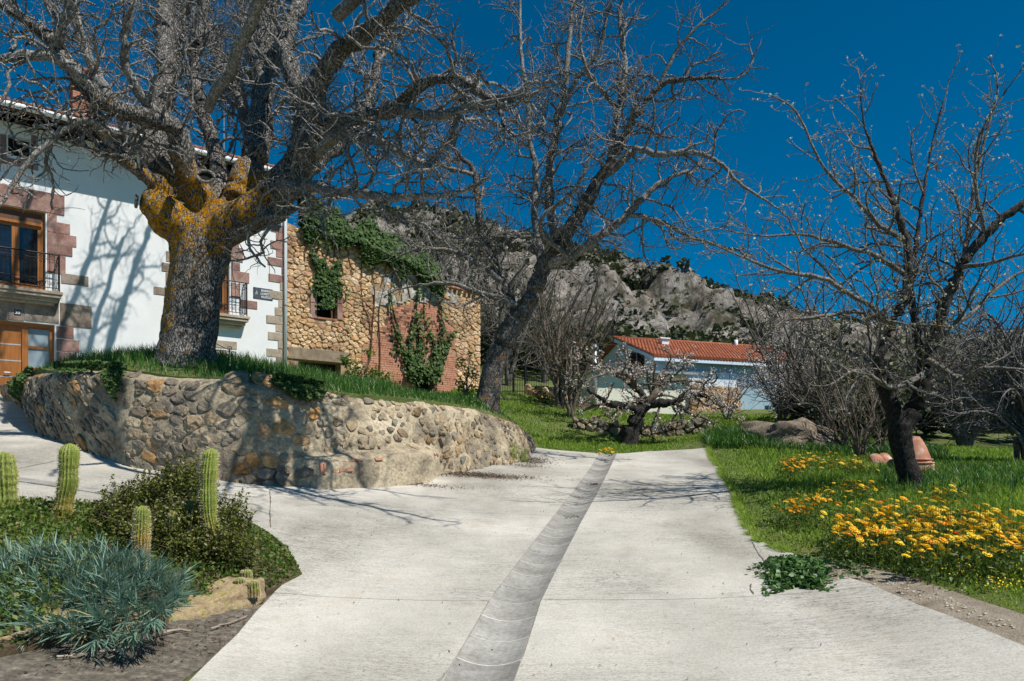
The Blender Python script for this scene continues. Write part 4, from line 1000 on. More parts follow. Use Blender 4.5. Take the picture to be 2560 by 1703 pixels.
# ------------------------------------------------------------------ trees
def rv3(r): return Vector((r.gauss(0, 1), r.gauss(0, 1), r.gauss(0, 1)))
class Tree:
    def __init__(s, seed, cfg): s.r = random.Random(seed); s.main = []; s.loose = []; s.br = []; s.tips = []; s.cfg = cfg; s.nodes = []
    def limb(s, px, jit=.02, sprout=True, start=.12, n_per=6, fuse=None):
        """px = [(u, v, depth, width in photo pixels)]"""
        pts = [P(u, v, d) for u, v, d, w in px]; rad = [w * d / F / 2 for u, v, d, w in px]
        s.limb3(pts, rad, jit, sprout, start, n_per, fuse)
    def limb3(s, pts, rad, jit=.02, sprout=True, start=.12, n_per=6, fuse=None):
        q = catmull(pts, n_per); t = np.linspace(0, len(pts) - 1, len(q)); rr_ = np.interp(t, np.arange(len(pts)), rad)
        q = [p + rv3(s.r) * jit * min(1, rr_[i] * 12, .05 / rr_[i]) if 0 < i < len(q) - 1 else p for i, p in enumerate(q)]
        (s.main if (fuse if fuse is not None else max(rad) > .14) else s.loose).append((q, list(rr_)))
        if sprout: s.sprout(q, rr_, start, True)
    def sprout(s, pts, rad, start=.15, main=False):
        c = s.cfg; L = [0.0]
        for a, b in zip(pts[:-1], pts[1:]): L.append(L[-1] + (b - a).length)
        tot = L[-1]; x = start * tot + s.r.uniform(0, .1)
        while x < tot:
            i = max(0, int(np.searchsorted(L, x)) - 1); i = min(i, len(pts) - 2); f = (x - L[i]) / max(L[i + 1] - L[i], 1e-6)
            r0 = rad[i] * (1 - f) + rad[i + 1] * f
            rc = min(r0 * s.r.uniform(*c['ratio']), c['rmax'])
            if rc >= c['rmin']:
                d = (pts[i + 1] - pts[i]).normalized(); side = d.cross(rv3(s.r)).normalized(); an = math.radians(s.r.uniform(*c['ang']))
                nd_ = (d * math.cos(an) + side * math.sin(an) + Vector((0, 0, c['up']))).normalized()
                s.grow(pts[i].lerp(pts[i + 1], f) , nd_, rc)
            x += min(max(c['ks'] * r0, c['smin']), c['smax']) * s.r.uniform(.6, 1.4)
        if main and rad[-1] < .05: s.grow(pts[-1], (pts[-1] - pts[-2]).normalized(), max(rad[-1] * .9, c['rmin']))
    def grow(s, p, d, r):
        c = s.cfg; L = (c['lk'] * r + c['l0']) * s.r.uniform(.7, 1.3); n = 4 if r < .007 else 6 if r < .014 else 10; st = L / n
        pts = [p.copy()]; rad = [r]; p = p.copy()
        for i in range(n):
            d = (d + rv3(s.r) * c['wig'] + Vector((0, 0, c['trop']))).normalized(); p = p + d * st * s.r.uniform(.75, 1.25); pts.append(p.copy()); rad.append(r * (1 - (1 - c['tip']) * (i + 1) / n))
        s.br.append((pts, rad)); s.tips.append((pts[-1], d))
        s.nodes += pts[1:-1]
        if r * c['ratio'][1] >= c['rmin']: s.sprout(pts, rad, .18)
    def tubes(s, lst):
        groups = {}
        for pts, rad in lst:
            r0 = rad[0]; k = 3 if r0 < .012 else 5 if r0 < .03 else 8 if r0 < .08 else 14
            groups.setdefault((len(pts), k), []).append((pts, rad))
        Vs = []; Fs = []; off = 0
        for (n, k), g in groups.items():
            A = np.array([[tuple(p) for p in pts] for pts, _ in g]); Rr = np.array([r for _, r in g]); B = len(g)
            T = np.gradient(A, axis=1); T /= np.maximum(np.linalg.norm(T, axis=2, keepdims=True), 1e-9)
            mean = A[:, -1] - A[:, 0]; ref = np.where((np.abs(mean[:, 2]) > .8 * np.linalg.norm(mean, axis=1))[:, None], np.array([[1., 0, 0]]), np.array([[0, 0, 1.]]))
            a = np.cross(T, ref[:, None]); a /= np.maximum(np.linalg.norm(a, axis=2, keepdims=True), 1e-9); b = np.cross(T, a)
            th = np.arange(k) * 2 * np.pi / k
            V = A[:, :, None] + (a[:, :, None] * np.cos(th)[None, None, :, None] + b[:, :, None] * np.sin(th)[None, None, :, None]) * Rr[:, :, None, None]
            ii = np.arange(B * n * k).reshape(B, n, k)
            q = np.stack([ii[:, :-1], np.roll(ii, -1, 2)[:, :-1], np.roll(ii, -1, 2)[:, 1:], ii[:, 1:]], -1).reshape(-1, 4) + off
            Vs.append(V.reshape(-1, 3)); Fs.append(q); off += B * n * k
        return np.concatenate(Vs), np.concatenate(Fs)
    def trunk_mesh(s, name, mat, parent, voxel=.04, rough=.02, lichen=None, fscale=3.0):
        """main wood fused into one skin by a voxel remesh, then roughened"""
        m = MB()
        for pts, rad in s.main:
            m.tube(pts, rad, 14)
        tmp = m.build("tmp_wood", None); md = tmp.modifiers.new("r", 'REMESH'); md.mode = 'VOXEL'; md.voxel_size = voxel
        sm = tmp.modifiers.new("s", 'SMOOTH'); sm.iterations = 3; sm.factor = .5
        me = bpy.data.meshes.new_from_object(tmp.evaluated_get(bpy.context.evaluated_depsgraph_get())); bpy.data.objects.remove(tmp)
        me.name = name; nv = len(me.vertices); co = np.empty(nv * 3, np.float32); me.vertices.foreach_get("co", co); co = co.reshape(-1, 3)
        no = np.empty(nv * 3, np.float32); me.vertices.foreach_get("normal", no); no = no.reshape(-1, 3)
        dsp = np.array([rough * 1.6 * noise.noise(Vector((x * fscale, y * fscale, z * fscale * .6))) + rough * .8 * noise.noise(Vector((x * 9, y * 9, z * 4.5))) + rough * .6 * noise.noise(Vector((x * 24, y * 24, z * 9))) for x, y, z in co])
        co2 = co + no * dsp[:, None]; me.vertices.foreach_set("co", co2.astype(np.float32).ravel())
        if lichen is not None:
            a = me.attributes.new("lichen", 'FLOAT', 'POINT'); a.data.foreach_set("value", lichen(co).astype(np.float32))
        me.polygons.foreach_set("use_smooth", np.ones(len(me.polygons), bool)); me.materials.clear(); me.materials.append(mat); me.update()
        return link_mesh(name, me, None, parent)
    def crown(s, name, mat, parent, extra_main=False):
        V, Q = s.tubes(s.br + s.loose + (s.main if extra_main else [])); return mesh_obj(name, V, Q, mat, parent, smooth=True)

WCFG = dict(ratio=(.36, .64), rmax=.030, rmin=.0045, ang=(35, 80), up=.06, ks=4.8, smin=.090, smax=.27, lk=30, l0=.17, wig=.32, trop=.02, tip=.5)
# the big walnut
w1 = Tree(11, WCFG)
W = w1.limb
W([(464, 930, 12.2, 160), (467, 870, 12.2, 140), (478, 800, 12.2, 130), (490, 721, 12.2, 126), (498, 645, 12.2, 138), (503, 590, 12.25, 150), (505, 560, 12.3, 120)], .0, False)
W([(482, 585, 12.1, 84), (442, 560, 11.95, 98), (415, 540, 11.8, 100), (385, 515, 11.65, 74), (352, 502, 11.55, 50)], .02, False)       # sawn stub
W([(478, 578, 12.2, 80), (438, 535, 12.0, 78), (408, 470, 11.95, 72), (395, 420, 12.0, 72), (385, 370, 12.2, 60), (400, 290, 12.8, 52), (418, 200, 13.6, 48), (416, 90, 14.6, 44), (410, -60, 16.0, 38), (400, -260, 18, 30), (390, -420, 19.5, 16)], .04)
W([(508, 572, 12.2, 84), (508, 530, 12.1, 72), (492, 465, 11.95, 66), (462, 405, 11.8, 60), (440, 330, 11.6, 52), (400, 302, 11.3, 48), (365, 293, 11.1, 46), (300, 275, 10.8, 44), (250, 250, 10.6, 44), (204, 200, 10.5, 40), (140, 115, 10.4, 33), (64, 55, 10.3, 27), (-40, -10, 10.2, 18)], .03)
W([(540, 560, 12.6, 80), (548, 470, 12.9, 52), (545, 400, 13.1, 42), (522, 330, 13.3, 38), (507, 285, 13.5, 34), (495, 230, 13.8, 32), (486, 175, 14.1, 28), (500, 60, 14.8, 22), (520, -80, 15.6, 14)], .03)
W([(536, 574, 12.3, 84), (584, 518, 12.4, 78), (614, 450, 12.6, 76), (640, 380, 12.8, 72), (654, 300, 13.0, 54), (660, 200, 13.4, 50), (668, 90, 13.9, 46), (672, -60, 15.0, 40), (660, -250, 17, 34), (640, -420, 18.8, 18)], .04)
W([(540, 584, 12.1, 92), (608, 546, 11.95, 98), (676, 496, 11.9, 94), (735, 430, 11.9, 88), (765, 350, 11.9, 76), (768, 270, 12.0, 68), (750, 220, 12.1, 60), (722, 165, 12.3, 46), (716, 90, 12.7, 40), (745, 10, 13.2, 38), (790, -70, 14, 30), (830, -220, 15.5, 16)], .03)
W([(768, 270, 12.0, 72), (805, 190, 11.6, 54), (860, 122, 11.1, 48), (940, 60, 10.5, 42), (1010, 8, 9.9, 36), (1080, -40, 9.4, 28)], .03)
W([(745, 415, 11.9, 70), (790, 350, 11.5, 50), (830, 316, 11.2, 42), (900, 291, 10.8, 40), (960, 280, 10.4, 36), (997, 266, 10.2, 36), (1040, 224, 10.0, 33), (1079, 204, 9.8, 31), (1120, 198, 9.6, 28), (1162, 206, 9.4, 26), (1215, 240, 9.2, 20), (1250, 280, 9.0, 15), (1262, 330, 8.9, 9)], .02)
W([(1000, 268, 10.2, 26), (1060, 290, 9.9, 24), (1120, 285, 9.6, 22), (1190, 262, 9.2, 19), (1260, 252, 8.9, 15), (1330, 235, 8.6, 8)], .02)
W([(700, 470, 11.8, 40), (776, 467, 11.2, 30), (830, 478, 10.8, 25), (891, 481, 10.4, 21), (950, 490, 10.0, 20), (1011, 494, 9.6, 18), (1080, 490, 9.2, 15), (1152, 480, 8.9, 8)], .02)
W([(790, 380, 11.7, 40), (850, 330, 11.0, 26), (905, 342, 10.6, 23), (960, 360, 10.2, 21), (1021, 388, 9.7, 18), (1065, 415, 9.4, 14), (1103, 438, 9.1, 9)], .02)
W([(420, 480, 11.9, 60), (365, 441, 11.5, 34), (318, 402, 11.2, 28), (275, 374, 11, 26), (229, 374, 10.8, 20), (182, 348, 10.7, 17), (120, 345, 10.5, 15), (60, 372, 10.4, 12), (5, 400, 10.3, 8)], .02)
W([(275, 374, 11, 24), (255, 320, 10.8, 20), (220, 301, 10.6, 18), (170, 320, 10.5, 17), (93, 382, 10.3, 15), (42, 445, 10.2, 12), (8, 505, 10.1, 8)], .02)
W([(215, 210, 10.5, 34), (150, 150, 10.2, 28), (80, 140, 10, 24), (0, 148, 9.9, 20), (-80, 140, 9.9, 12)], .02)
W([(400, 300, 11.3, 30), (330, 200, 10.9, 24), (310, 110, 10.7, 20), (330, 20, 10.6, 15), (340, -60, 10.6, 9)], .02)
W([(150, 130, 10.4, 24), (150, 60, 10.2, 20), (190, -20, 10.1, 14)], .02)
W([(720, 480, 11.9, 44), (800, 400, 12.4, 34), (880, 330, 12.8, 30), (930, 230, 13.1, 26), (950, 120, 13.5, 22), (990, 20, 14, 14)], .03)
W([(610, 540, 12.0, 44), (690, 545, 11.6, 26), (740, 520, 11.3, 18), (800, 500, 11.1, 10)], .02)
W([(395, 440, 12.2, 40), (330, 330, 12.9, 30), (250, 200, 13.6, 26), (200, 80, 14.3, 20), (170, -60, 15, 13)], .03)
# limbs above and beyond the frame that shade the facade, the wall and the lane
W([(654, 300, 13, 50), (648, 190, 15.5, 40), (630, 110, 18, 32), (610, 50, 20.5, 22), (600, 0, 22.5, 12)], .05)
W([(418, 200, 13.6, 44), (430, 120, 16, 36), (445, 60, 18.5, 28), (470, 10, 20.5, 18), (480, -40, 22.5, 10)], .05)
W([(640, 380, 12.8, 40), (600, 250, 15.5, 32), (560, 170, 18, 24), (530, 110, 20.5, 16), (520, 60, 22, 9)], .05)
def L3(*q, st=.55): w1.limb3([Vector(p[:3]) for p in q], [p[3] for p in q], .05, st < 1, st)
L3((-1.05, 9.45, 7.65, .075), (.6, 8.2, 7.9, .065), (2.0, 7.4, 7.5, .045), (2.9, 6.9, 6.8, .02))
L3((-4.6, 11.2, 6.9, .075), (-3.2, 9.8, 7.9, .085), (-1.8, 8.5, 8.1, .085), (-.4, 7.4, 7.7, .05), (.6, 6.6, 7.3, .02), st=.8)
L3((-2.6, 11.0, 8.2, .10), (-1.2, 9.6, 8.4, .09), (.2, 8.4, 8.5, .075), (1.6, 7.4, 8.1, .03), st=.75)
L3((-1.2, 9.6, 8.4, .06), (.4, 9.2, 8.9, .055), (1.9, 8.6, 8.8, .04), (3.1, 8.2, 8.3, .02), st=.6)
L3((.2, 8.4, 8.5, .05), (.9, 7.5, 9.0, .045), (1.3, 6.6, 9.0, .025), st=1)
L3((-1.8, 8.5, 8.1, .05), (-1.6, 7.4, 8.6, .04), (-1.2, 6.6, 8.6, .02), st=1)
cro = np.array(P(470, 535, 12.0)); cro2 = np.array(P(600, 480, 12.0)); lowl = np.array(P(418, 700, 11.9))
def lich1(co):
    d1 = np.linalg.norm((co - cro) / np.array([.75, 1, .75]), axis=1); d2 = np.linalg.norm((co - cro2) / np.array([.7, 1, .7]), axis=1); d3 = np.linalg.norm((co - lowl) / np.array([.22, 1.2, 1.2]), axis=1)
    return .24 * np.clip(1.45 - np.minimum(d1, d2), 0, 1) + .34 * np.clip(1.15 - d3, 0, 1) + .035 * np.clip((7.5 - np.abs(co[:, 2] - 6.5)) / 3, 0, 1) - .05
base1 = P(470, 885, 12.2)
t1_ = thing("walnut_tree", "huge old bare walnut with lichen-covered trunk on the walled mound", "tree", tuple(base1))
trunk1 = w1.trunk_mesh("trunk", MT['walnut'], t1_, .05, .03, lich1)
w1.crown("crown", MT['walnut_twig'], t1_)
print("walnut1 branches", len(w1.br))
# knot holes: a pale callus ring round a dark hollow
def knot(c, r, parent, ax):
    ax = Vector(ax).normalized(); a = ax.cross(Vector((0, 0, 1))).normalized(); b = ax.cross(a)
    pts = [c + a * math.cos(t * math.pi / 8) * r * 1.15 + b * math.sin(t * math.pi / 8) * r * .85 for t in range(17)]
    m = MB(); m.tube(pts, r * .24, 8, False); k = m.build("knot_callus", MT['walnut_twig'], parent, True)
    m = MB(); m.add([c - ax * .02] + [c - ax * .02 + a * math.cos(t * math.pi / 8) * r * 1.1 + b * math.sin(t * math.pi / 8) * r * .8 for t in range(16)], [(0, 1 + t, 1 + (t + 1) % 16) for t in range(16)]); m.build("hollow", MT['hole'], k)
knot(P(514, 441, 11.72), .11, t1_, (.25, -1, .1)); knot(P(808, 319, 11.22), .05, t1_, (.2, -1, 0)); knot(P(341, 503, 11.5), .10, t1_, (-1, -.5, .1))

# second walnut, leaning right
W2C = dict(WCFG); W2C.update(rmin=.0050, lk=36, l0=.2, up=.08, wig=.28, ratio=(.38, .64))
w2 = Tree(23, W2C); W = w2.limb
W([(1212, 1045, 16.5, 76), (1222, 985, 16.5, 58), (1240, 900, 16.5, 54), (1268, 838, 16.5, 55), (1300, 790, 16.5, 50), (1336, 727, 16.4, 44), (1365, 654, 16.3, 40), (1400, 608, 16.2, 36), (1428, 567, 16.1, 34), (1470, 500, 15.9, 31), (1496, 451, 15.8, 30), (1530, 410, 15.7, 27), (1564, 339, 15.6, 23), (1603, 271, 15.5, 19), (1646, 220, 15.4, 16), (1700, 199, 15.3, 14), (1772, 196, 15.2, 10), (1830, 197, 15.2, 6)], .03, True, .35)
W([(1500, 445, 15.8, 22), (1555, 405, 15.6, 18), (1590, 374, 15.5, 17), (1656, 388, 15.3, 15), (1700, 382, 15.2, 14), (1748, 384, 15.1, 12), (1806, 412, 15, 10), (1845, 455, 15, 9), (1932, 514, 14.9, 5)], .02)
W([(1360, 660, 16.3, 30), (1428, 640, 16.1, 24), (1480, 605, 15.9, 22), (1530, 567, 15.8, 20), (1579, 528, 15.7, 18), (1627, 475, 15.7, 14), (1668, 449, 15.7, 11)], .02)
W([(1570, 535, 15.7, 14), (1651, 553, 15.5, 13), (1714, 587, 15.4, 10), (1790, 612, 15.3, 8), (1860, 630, 15.2, 5)], .02)
W([(1345, 720, 16.5, 26), (1350, 640, 16.8, 20), (1336, 533, 17, 17), (1341, 436, 17.2, 15), (1322, 339, 17.4, 13), (1322, 270, 17.5, 12), (1302, 126, 17.8, 9), (1300, -20, 18, 6)], .02)
W([(1360, 680, 16.6, 30), (1385, 606, 17.0, 25), (1375, 510, 17.3, 23), (1375, 436, 17.5, 22), (1394, 291, 17.9, 18), (1412, 233, 18, 16), (1424, 97, 18.3, 12), (1440, -40, 18.6, 8)], .03)
W([(1290, 800, 16.6, 34), (1262, 710, 17, 22), (1230, 640, 17.2, 20), (1200, 557, 17.4, 19), (1186, 436, 17.6, 16), (1137, 378, 17.7, 13), (1128, 291, 17.8, 10), (1150, 180, 17.9, 7)], .03)
W([(1525, 415, 15.7, 22), (1535, 339, 16, 17), (1545, 271, 16.2, 15), (1564, 170, 16.4, 12), (1550, 60, 16.6, 9), (1560, -40, 16.8, 6)], .02)
W([(1400, 291, 17.8, 14), (1440, 200, 17.4, 11), (1500, 120, 17.2, 9), (1520, 10, 17, 6)], .02)
W([(1545, 271, 16.2, 12), (1480, 200, 16, 10), (1450, 110, 15.8, 8), (1460, 20, 15.7, 5)], .02)
W([(1646, 220, 15.4, 11), (1690, 130, 15.3, 9), (1740, 70, 15.2, 7), (1790, 30, 15.2, 5)], .02)
W([(1262, 710, 17, 16), (1160, 640, 17, 12), (1060, 620, 17, 9), (1000, 640, 17, 5)], .02)
W([(1310, 770, 16.5, 18), (1230, 742, 16.2, 13), (1120, 708, 16, 10), (1060, 712, 15.9, 6)], .02)
W([(1190, 440, 17.6, 12), (1080, 400, 17.4, 9), (1010, 300, 17.3, 7), (980, 200, 17.3, 5)], .02)
W([(1428, 654, 16.1, 14), (1350, 560, 15.6, 11), (1440, 470, 15.4, 9), (1480, 380, 15.3, 6)], .02)
base2 = P(1214, 1025, 16.5)
t2_ = thing("walnut_tree", "second bare walnut leaning right past the ruin's corner at the wall end", "tree", tuple(base2))
w2.trunk_mesh("trunk", MT['walnutb'], t2_, .035, .018); w2.crown("crown", MT['walnut_twig'], t2_); print("walnut2", len(w2.br))

# quince tree on the right lawn
QC = dict(ratio=(.40, .66), rmax=.020, rmin=.0036, ang=(35, 80), up=.20, ks=7, smin=.10, smax=.24, lk=42, l0=.12, wig=.16, trop=.04, tip=.55)
q1 = Tree(31, QC); W = q1.limb
W([(2282, 1240, 11, 66), (2276, 1200, 11, 56), (2262, 1150, 11, 51), (2252, 1100, 11, 56), (2250, 1060, 11, 58)], .01, False)
W([(2252, 1070, 11, 46), (2225, 1005, 11, 36), (2206, 954, 10.95, 31), (2196, 892, 10.9, 26), (2230, 811, 10.9, 25), (2263, 739, 10.9, 24), (2271, 667, 10.9, 22), (2266, 592, 10.9, 20), (2237, 522, 10.9, 15), (2212, 445, 10.9, 11), (2180, 369, 10.9, 9), (2158, 299, 10.9, 6), (2150, 200, 10.9, 4)], .015, True, .2, 6, True)
W([(2254, 1070, 11, 50), (2295, 1010, 10.95, 44), (2308, 960, 10.9, 40), (2316, 883, 10.85, 34), (2340, 830, 10.8, 32), (2359, 763, 10.7, 30), (2402, 667, 10.6, 27), (2464, 586, 10.5, 24), (2517, 538, 10.4, 21), (2575, 495, 10.3, 16), (2650, 420, 10.2, 9)], .015, True, .2, 6, True)
W([(2312, 920, 10.9, 26), (2297, 870, 11, 22), (2287, 787, 11.1, 19), (2278, 715, 11.2, 17), (2290, 600, 11.3, 13), (2310, 480, 11.4, 10), (2330, 360, 11.5, 7), (2360, 250, 11.5, 4)], .015, True, .12, 6, True)
W([(2232, 805, 10.9, 16), (2139, 782, 10.6, 12), (2043, 792, 10.3, 9), (1960, 800, 10.1, 5)], .015)
W([(2268, 690, 10.9, 14), (2187, 639, 10.7, 12), (2120, 618, 10.6, 11), (2067, 600, 10.5, 9), (1996, 586, 10.4, 7), (1900, 590, 10.3, 5), (1790, 570, 10.2, 3)], .015)
W([(2225, 815, 10.9, 15), (2187, 773, 10.6, 13), (2106, 725, 10.3, 12), (2058, 696, 10.1, 11), (1948, 677, 9.9, 9), (1850, 640, 9.7, 6), (1760, 600, 9.6, 4)], .015)
W([(2266, 600, 10.9, 13), (2200, 565, 10.7, 11), (2140, 500, 10.6, 9), (2060, 420, 10.5, 7), (1990, 280, 10.5, 5), (1930, 240, 10.4, 3)], .015)
W([(2359, 763, 10.7, 15), (2400, 700, 10.9, 12), (2420, 560, 11.1, 10), (2450, 400, 11.3, 7), (2490, 250, 11.4, 5)], .015)
W([(2316, 930, 10.8, 17), (2230, 969, 10.4, 13), (2150, 925, 10.1, 9), (2080, 960, 9.9, 5)], .015)
W([(2318, 900, 10.8, 18), (2400, 945, 10.3, 15), (2464, 921, 10, 12), (2560, 925, 9.8, 8)], .015)
W([(2340, 840, 10.8, 14), (2420, 790, 11.2, 11), (2520, 700, 11.5, 8), (2600, 660, 11.6, 5)], .015)
W([(2402, 667, 10.6, 13), (2470, 660, 10.2, 10), (2540, 640, 9.9, 7), (2620, 620, 9.8, 5)], .015)
W([(2205, 930, 10.9, 14), (2140, 890, 11.3, 10), (2060, 860, 11.6, 7), (1980, 820, 11.8, 4)], .015)
W([(2464, 586, 10.5, 12), (2440, 480, 10.3, 9), (2450, 340, 10.2, 6), (2520, 220, 10.1, 4)], .015)
tq = thing("quince_tree", "bare fruit tree with dark crooked trunk and pale buds on the right lawn", "tree", tuple(P(2276, 1225, 11)))
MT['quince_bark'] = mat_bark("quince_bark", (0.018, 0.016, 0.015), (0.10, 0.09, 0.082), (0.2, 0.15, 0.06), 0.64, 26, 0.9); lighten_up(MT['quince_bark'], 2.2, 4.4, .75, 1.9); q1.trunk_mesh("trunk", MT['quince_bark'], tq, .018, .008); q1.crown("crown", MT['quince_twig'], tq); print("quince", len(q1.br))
tp_ = np.array([tuple(p + d * .012) for p, d in q1.tips]); sel = nr.random(len(tp_)) < .75; tp_ = tp_[sel]
nodes = np.array([tuple(p) for p in q1.nodes]); nodes = nodes[nr.random(len(nodes)) < .10]
ap = np.concatenate([tp_, nodes]); ap = np.repeat(ap, 4, 0) + nr.normal(0, .012, (len(ap) * 4, 3)) + np.array([0, 0, .012])
leaf_cloud("buds", ap, .038, MT['bud'], tq, aspect=2.0)

def small_tree(seed, name, label, cat, base, stems, cfg, mat, group=None, trunkmat=None):
    """stems = [(list of 3D points, list of radii)]"""
    T = Tree(seed, cfg); o = thing(name, label, cat, tuple(base), group)
    for pts, rad in stems: T.limb3(pts, rad, .05, True, .15, 5, True)
    V, Q = T.tubes(T.main); mesh_obj("trunk", V, Q, trunkmat or mat, o, True)
    T.crown("crown", mat, o); return T, o
def stem_set(base, n, h, spread, r, rg, lean=(0, 0)):
    out = []
    for k in range(n):
        a = 2 * math.pi * k / n + rg.uniform(-.5, .5); s = spread * rg.uniform(.5, 1.1); hh = h * rg.uniform(.75, 1.05); pts = [Vector(base) - Vector((0, 0, .15))]
        for i in range(1, 5):
            f = i / 4; pts.append(Vector((base[0] + lean[0] * f + math.cos(a) * s * f ** 1.2 + rg.uniform(-.06, .06) * h * f * .5, base[1] + lean[1] * f + math.sin(a) * s * f ** 1.2, base[2] + hh * f)))
        out.append((pts, [r, r * .85, r * .65, r * .42, r * .2]))
    return out

# cherry in blossom on the verge beyond the crest
CC = dict(ratio=(.35, .6), rmax=.04, rmin=.0065, ang=(30, 80), up=.10, ks=7, smin=.16, smax=.3, lk=22, l0=.14, wig=.25, trop=.01, tip=.5)
c1 = Tree(41, CC); W = c1.limb
W([(1568, 1128, 22, 58), (1573, 1105, 22, 46), (1580, 1069, 22, 40), (1597, 1037, 22, 36), (1602, 1020, 22, 32)], .02, False)
W([(1600, 1030, 22, 26), (1573, 1017, 21.8, 20), (1538, 1013, 21.4, 18), (1507, 999, 21, 14), (1470, 975, 20.8, 9), (1445, 940, 20.7, 6)], .03)
W([(1602, 1028, 22, 28), (1625, 1010, 22, 24), (1684, 1006, 21.8, 19), (1723, 985, 21.6, 15), (1760, 990, 21.4, 10), (1790, 1010, 21.3, 6)], .03)
W([(1602, 1024, 22, 26), (1608, 996, 22.2, 22), (1590, 970, 22.5, 16), (1555, 945, 22.8, 12), (1500, 915, 23, 8), (1450, 900, 23.2, 5)], .03)
W([(1612, 1012, 22, 20), (1636, 985, 22, 18), (1643, 954, 22.2, 14), (1660, 925, 22.4, 9), (1690, 915, 22.5, 6)], .03)
W([(1590, 975, 22.4, 14), (1570, 940, 21.5, 11), (1530, 930, 21, 8), (1480, 945, 20.6, 5)], .03)
W([(1690, 1005, 21.8, 14), (1720, 1030, 21, 10), (1760, 1045, 20.6, 6)], .03)
W([(1643, 960, 22.2, 12), (1700, 950, 22.6, 9), (1750, 955, 22.8, 6)], .03)
tch = thing("cherry_tree", "gnarled cherry tree in white blossom in front of the blue house", "tree", tuple(P(1573, 1110, 22)))
c1.trunk_mesh("trunk", MT['quince'], tch, .04, .025); c1.crown("crown", MT['lichtwig'], tch)
nodes = np.array([tuple(p) for p in c1.nodes] + [tuple(p) for p, d in c1.tips]); print("cherry", len(c1.br), len(nodes))
kk = nr.random(len(nodes)); bl_ = nodes[kk < .38]; bl_ = np.repeat(bl_, 4, 0) + nr.normal(0, .045, (len(bl_) * 4, 3)); leaf_cloud("blossom", bl_, .055, MT['blossom'], tch, aspect=1.1)
bl_ = nodes[kk > .6]; bl_ = np.repeat(bl_, 3, 0) + nr.normal(0, .05, (len(bl_) * 3, 3)); leaf_cloud("young_leaves", bl_, .05, MT['redleaf'], tch)

# small lichen-stemmed trees on the bank, thickets, hedges
SC = dict(ratio=(.4, .65), rmax=.03, rmin=.0068, ang=(20, 60), up=.15, ks=8, smin=.2, smax=.45, lk=42, l0=.25, wig=.13, trop=.03, tip=.5)
rg = random.Random(51)
b = G(1424, 1047); small_tree(52, "lichen_tree", "small multi-stemmed bare tree with yellow lichen on the bank, nearer the cherry", "tree", b, stem_set(b, 4, 3.4, 1.3, .07, rg), SC, MT['lichtwig'])
b = G(1398, 1022); small_tree(53, "lichen_tree", "yellow-lichened bare tree on the grassy bank, standing just left behind the other", "tree", b, stem_set(b, 5, 4.2, 1.7, .09, rg), SC, MT['lichtwig'])
BC = dict(SC); BC.update(rmin=.010, smin=.26, smax=.6, lk=46, l0=.4, wig=.16, rmax=.05)
for k, (u, v, d, h, lab) in enumerate([(1130, 900, 40, 8.5, "bare grey tree behind the ruin's right corner, left of the leaning walnut's trunk"), (1040, 800, 46, 9.5, "tall bare grey tree rising behind the ruin's ivy"),
                                       (1270, 900, 44, 7.5, "bare tree behind the iron gate, under the leaning walnut"), (1360, 880, 50, 7.5, "bare grey tree behind the lichened trees left of the flue"), (1480, 900, 56, 6.5, "bare tree left of the blue house's gable")]):
    b = P(u, v, d); b.z = gz1(b.x, b.y); small_tree(60 + k, "bare_tree", lab, "tree", b, stem_set(b, 4, h, 2.6, .14, rg), BC, MT['greytwig'])
# white-flowering blackthorn right of the house
b = G(1955, 1060); BK = dict(SC); BK.update(rmin=.006, smin=.16, smax=.35, ang=(25, 75))
T, o = small_tree(71, "blackthorn", "large blackthorn bush with sparse white blossom right of the blue house", "shrub", b, stem_set(b, 8, 3.3, 2.2, .045, rg), BK, MT['greytwig'])
nodes = np.array([tuple(p) for p in T.nodes] + [tuple(p) for p, d in T.tips]); nodes = nodes[nr.random(len(nodes)) < .8]; leaf_cloud("blossom", np.repeat(nodes, 2, 0) + nr.normal(0, .05, (len(nodes) * 2, 3)), .055, MT['blossom'], o, aspect=1.1)
b = G(1820, 1050); T, o = small_tree(72, "blackthorn", "small blackthorn in white blossom between the cherry and the larger blackthorn", "shrub", b, stem_set(b, 6, 2.0, 1.2, .03, rg), BK, MT['greytwig'])
nodes = np.array([tuple(p) for p in T.nodes] + [tuple(p) for p, d in T.tips]); leaf_cloud("blossom", np.repeat(nodes, 3, 0) + nr.normal(0, .05, (len(nodes) * 3, 3)), .05, MT['blossom'], o, aspect=1.1)
for k, (u, v, h, n, sp, lab) in enumerate([(2105, 1135, 1.9, 6, .7, "leafless shrub of upright stems right of the rock outcrop"), (2150, 1150, 2.2, 7, .9, "leafless lichened shrub between the outcrop and the quince trunk"), (2205, 1140, 2.4, 5, .9, "bare lichen-stemmed shrub directly left behind the quince trunk")]):
    b = G(u, v); small_tree(80 + k, "bare_shrub", lab, "shrub", b, stem_set(b, n, h, sp, .032, rg), SC, MT['lichtwig'])
HC = dict(SC); HC.update(rmin=.0080, smin=.15, smax=.32, lk=42, l0=.35, wig=.2, ang=(25, 80), up=.05)
for k, (x, y, h, n, sp, lab) in enumerate([(9.6, 23, 4.2, 12, 3.0, "dense bare hedge bush behind the quince's left branches"), (13.2, 21.5, 4.8, 14, 3.2, "dense bare hedge bush right behind the quince trunk"), (16.5, 21, 4.8, 14, 3.2, "tall dense bare hedge bush at the right edge"), (11.5, 31, 6.5, 9, 3.4, "taller bare thicket behind the hedge bushes"), (20, 33, 6.5, 9, 3.6, "far bare thicket behind the right-edge hedge")]):
    b = Vector((x, y, gz1(x, y))); small_tree(90 + k, "hedge_bush", lab, "hedge", b, stem_set(b, n, h, sp, .06, rg), HC, MT['greytwig'])
